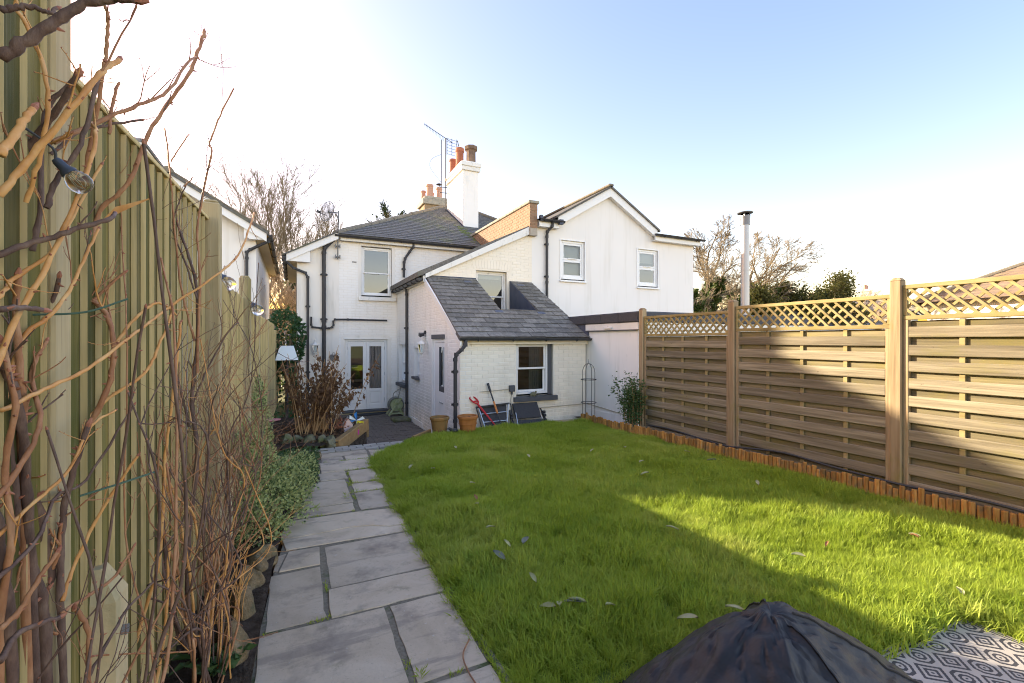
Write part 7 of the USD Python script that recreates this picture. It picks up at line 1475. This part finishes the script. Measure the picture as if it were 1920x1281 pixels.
for u, v_, L, a in ((892, 934, .09, 1.5), (1715, 1002, .06, 1.3), (1550, 1022, .06, .3)): fallen(u, v_, L, 'fallen_brown', a, 'brown leaves fallen on the lawn', 'orange-brown fallen leaf curled on the grass')
for u, v_, L, a in ((985, 1019, .13, .8), (936, 1042, .12, 2.0), (1334, 859, .12, 2.7), (1075, 1128, .12, 2.3)): fallen(u, v_, L, 'fallen_grey', a, 'grey-green leaves fallen on the lawn', 'dull grey-green fallen leaf sunk in the grass')
tw = obj('fallen_twig', MB().tube(smooth_path([at(880, 1198, z=GZ + .015), at(868, 1228, z=GZ + .01), at(878, 1258, z=GZ + .01), at(892, 1281, z=GZ + .01)], 5), .004, 5), M['bark_brown']); tag(tw, 'thin curved twig lying on the slabs at the lawn edge, bottom', 'twig')

# ------------------------------------------------------------------ grass: tufts of real blades, scattered over the lawn
rg_ = np.random.default_rng(29)
gi = UsdGeom.PointInstancer.Define(stage, '/World/grass'); tag(gi, 'lush green lawn grass between the path and the right fence', 'grass', kind='stuff')
protos = []
for k in range(9):
    n = 34; a = rg_.uniform(0, 2 * PI, n); rad = .045 * np.sqrt(rg_.random(n)); b = np.c_[rad * np.cos(a), rad * np.sin(a), np.zeros(n)]
    L = rg_.uniform(.045, .115, n); az = rg_.uniform(0, 2 * PI, n); lean = rg_.uniform(.2, 1.25, n); w = rg_.uniform(.0014, .0030, n)
    d = np.c_[np.cos(az), np.sin(az), np.zeros(n)]; sd = np.c_[-np.sin(az), np.cos(az), np.zeros(n)]; V = []
    for q, wf_ in ((0, 1.0), (.4, .95), (.75, .65), (1.0, 0)):
        c = b + d * (lean * L * q ** 1.8 * .75)[:, None] + np.c_[np.zeros((n, 2)), L * q * (1 - .32 * lean * q)]
        V += [c - sd * (w * wf_)[:, None], c + sd * (w * wf_)[:, None]] if wf_ else [c]
    V = np.stack(V, 1).reshape(-1, 3); o = np.arange(n)[:, None] * 7
    F_ = np.concatenate([o + t_ for t_ in ([0, 1, 3], [0, 3, 2], [2, 3, 5], [2, 5, 4], [4, 5, 6])], 0)
    m = usdkit.mesh(stage, f'/World/grass/tuft_{k:03d}' if k else '/World/grass/tuft', (V, F_), M['grass_blade']); protos.append(m.GetPath())
gi.CreatePrototypesRel().SetTargets(protos)
N = 30000
x0, y0, x1, y1 = .86, -.2, 5.6, 7.62
P = np.c_[rg_.uniform(x0, x1, N), rg_.uniform(y0, y1, N)]
import shapely
wob_ = .035 * (meshkit.fbm(np.c_[P[:, 1] * 5, P[:, 1] * 0, P[:, 1] * 0], 3, 4) - .35)
ok = shapely.contains_xy(LAWN.buffer(.012), P[:, 0], P[:, 1]) | ((P[:, 0] > .905 - wob_) & (P[:, 0] < 1.0) & (P[:, 1] < 6.2))
cd_ = P - base; ok &= np.hypot(cd_[:, 0], cd_[:, 1]) > cover_R(np.arctan2(cd_[:, 1], cd_[:, 0])) - .03
rug_box = (P[:, 0] < RUG_X1 - .01) & (P[:, 1] < RUG_Y1 - .02) & (P[:, 0] > .95)
ok &= ~(rug_box & (P[:, 0] > 1.2))
ok &= (P[:, 1] > .9) | (P[:, 0] > 1.5)
P = P[ok]; Z = lawn_z(P[:, 0], P[:, 1]); n = len(P)
edge = np.array([LAWN.exterior.distance(shapely.Point(*q)) for q in P])
cl = meshkit.fbm(np.c_[P * 2.3, np.zeros(n)], 3, 12); sc = .40 + 1.25 * cl + rg_.uniform(-.14, .14, n); sc = np.where(edge < .07, sc * .95, sc)
ang = rg_.uniform(0, 2 * PI, n)
q = Vt.QuathArray(n)
tl = rg_.normal(0, .10, (n, 2))
# a little lean outwards at the path edge
lean_w = np.where((P[:, 0] < 1.02), -.35, 0.0)
qs = []
for k in range(n):
    rot = Gf.Rotation(Gf.Vec3d(0, 0, 1), math.degrees(ang[k])) * Gf.Rotation(Gf.Vec3d(1, 0, 0), math.degrees(tl[k, 0])) * Gf.Rotation(Gf.Vec3d(0, 1, 0), math.degrees(tl[k, 1] + lean_w[k]))
    g = rot.GetQuat(); qs.append(Gf.Quath(g.GetReal(), *g.GetImaginary()))
gi.CreatePositionsAttr(Vt.Vec3fArray.FromNumpy(np.c_[P, Z - .004].astype(np.float32)))
gi.CreateOrientationsAttr(Vt.QuathArray(qs))
gi.CreateScalesAttr(Vt.Vec3fArray.FromNumpy(np.c_[sc, sc, sc * rg_.uniform(.85, 1.15, n)].astype(np.float32)))
gi.CreateProtoIndicesAttr(Vt.IntArray.FromNumpy(rg_.integers(0, 9, n).astype(np.int32)))
# moss and blades along the path joints
JL = [((.565, 4.55), (.575, 5.43)), ((.59, 5.43), (.6, 5.98)), ((.55, 5.09), (.9, 5.09)), ((.05, 4.79), (.55, 4.785)), ((-.07, 4.55), (.55, 4.54)), ((.6, 5.43), (.9, 5.43)), ((.3, 5.99), (.92, 5.99)), ((.2, 2.86), (.2, 3.3)), ((.515, 2.13), (.515, 2.4)), ((-.15, 2.85), (.2, 2.85)), ((.35, 6.49), (.95, 6.49)), ((.5, 2.12), (.9, 2.11)), ((.9, 1.5), (.93, 5.8)), ((.9, 1.5), (.93, 5.8)), ((.9, 1.5), (.93, 5.8))]
JP = []
for (a, b) in JL:
    a, b = np.array(a), np.array(b); nn = int(np.hypot(*(b - a)) * 260); tt = rg_.random(nn); tt = tt[meshkit.noise(np.c_[tt * 7, tt * 0 + a[1] * 9, tt * 0], 6) > .42]; JP.append(a + (b - a) * tt[:, None] + rg_.normal(0, .005, (len(tt), 2)))
JP = np.vstack(JP); v, f = leaves(np.c_[JP, np.full(len(JP), GZ - .008)], np.c_[rg_.normal(0, .6, (len(JP), 2)), np.ones(len(JP))], rg_.uniform(.012, .042, len(JP)), .005, rg_, fold=.1, curl=.3)
jm = obj('joint_moss', (v, f), M['grass_blade']); tag(jm, 'thin moss and grass growing along the joints of the slab path', 'moss', kind='stuff')
# tufts growing in the path joints
for k, (u, v_) in enumerate(((656, 912), (664, 925), (650, 936), (592, 958), (560, 965), (733, 946), (788, 1275), (700, 870), (858, 1095), (700, 905))):
    p = at(u, v_, z=GZ); rosette(p - [0, 0, .005], 16, .05, .005, 'small grass tuft growing in a joint of the slab path', 'grass_blade', 'grass_tuft', 'grass tuft', .9, 'grass tufts in the path joints')
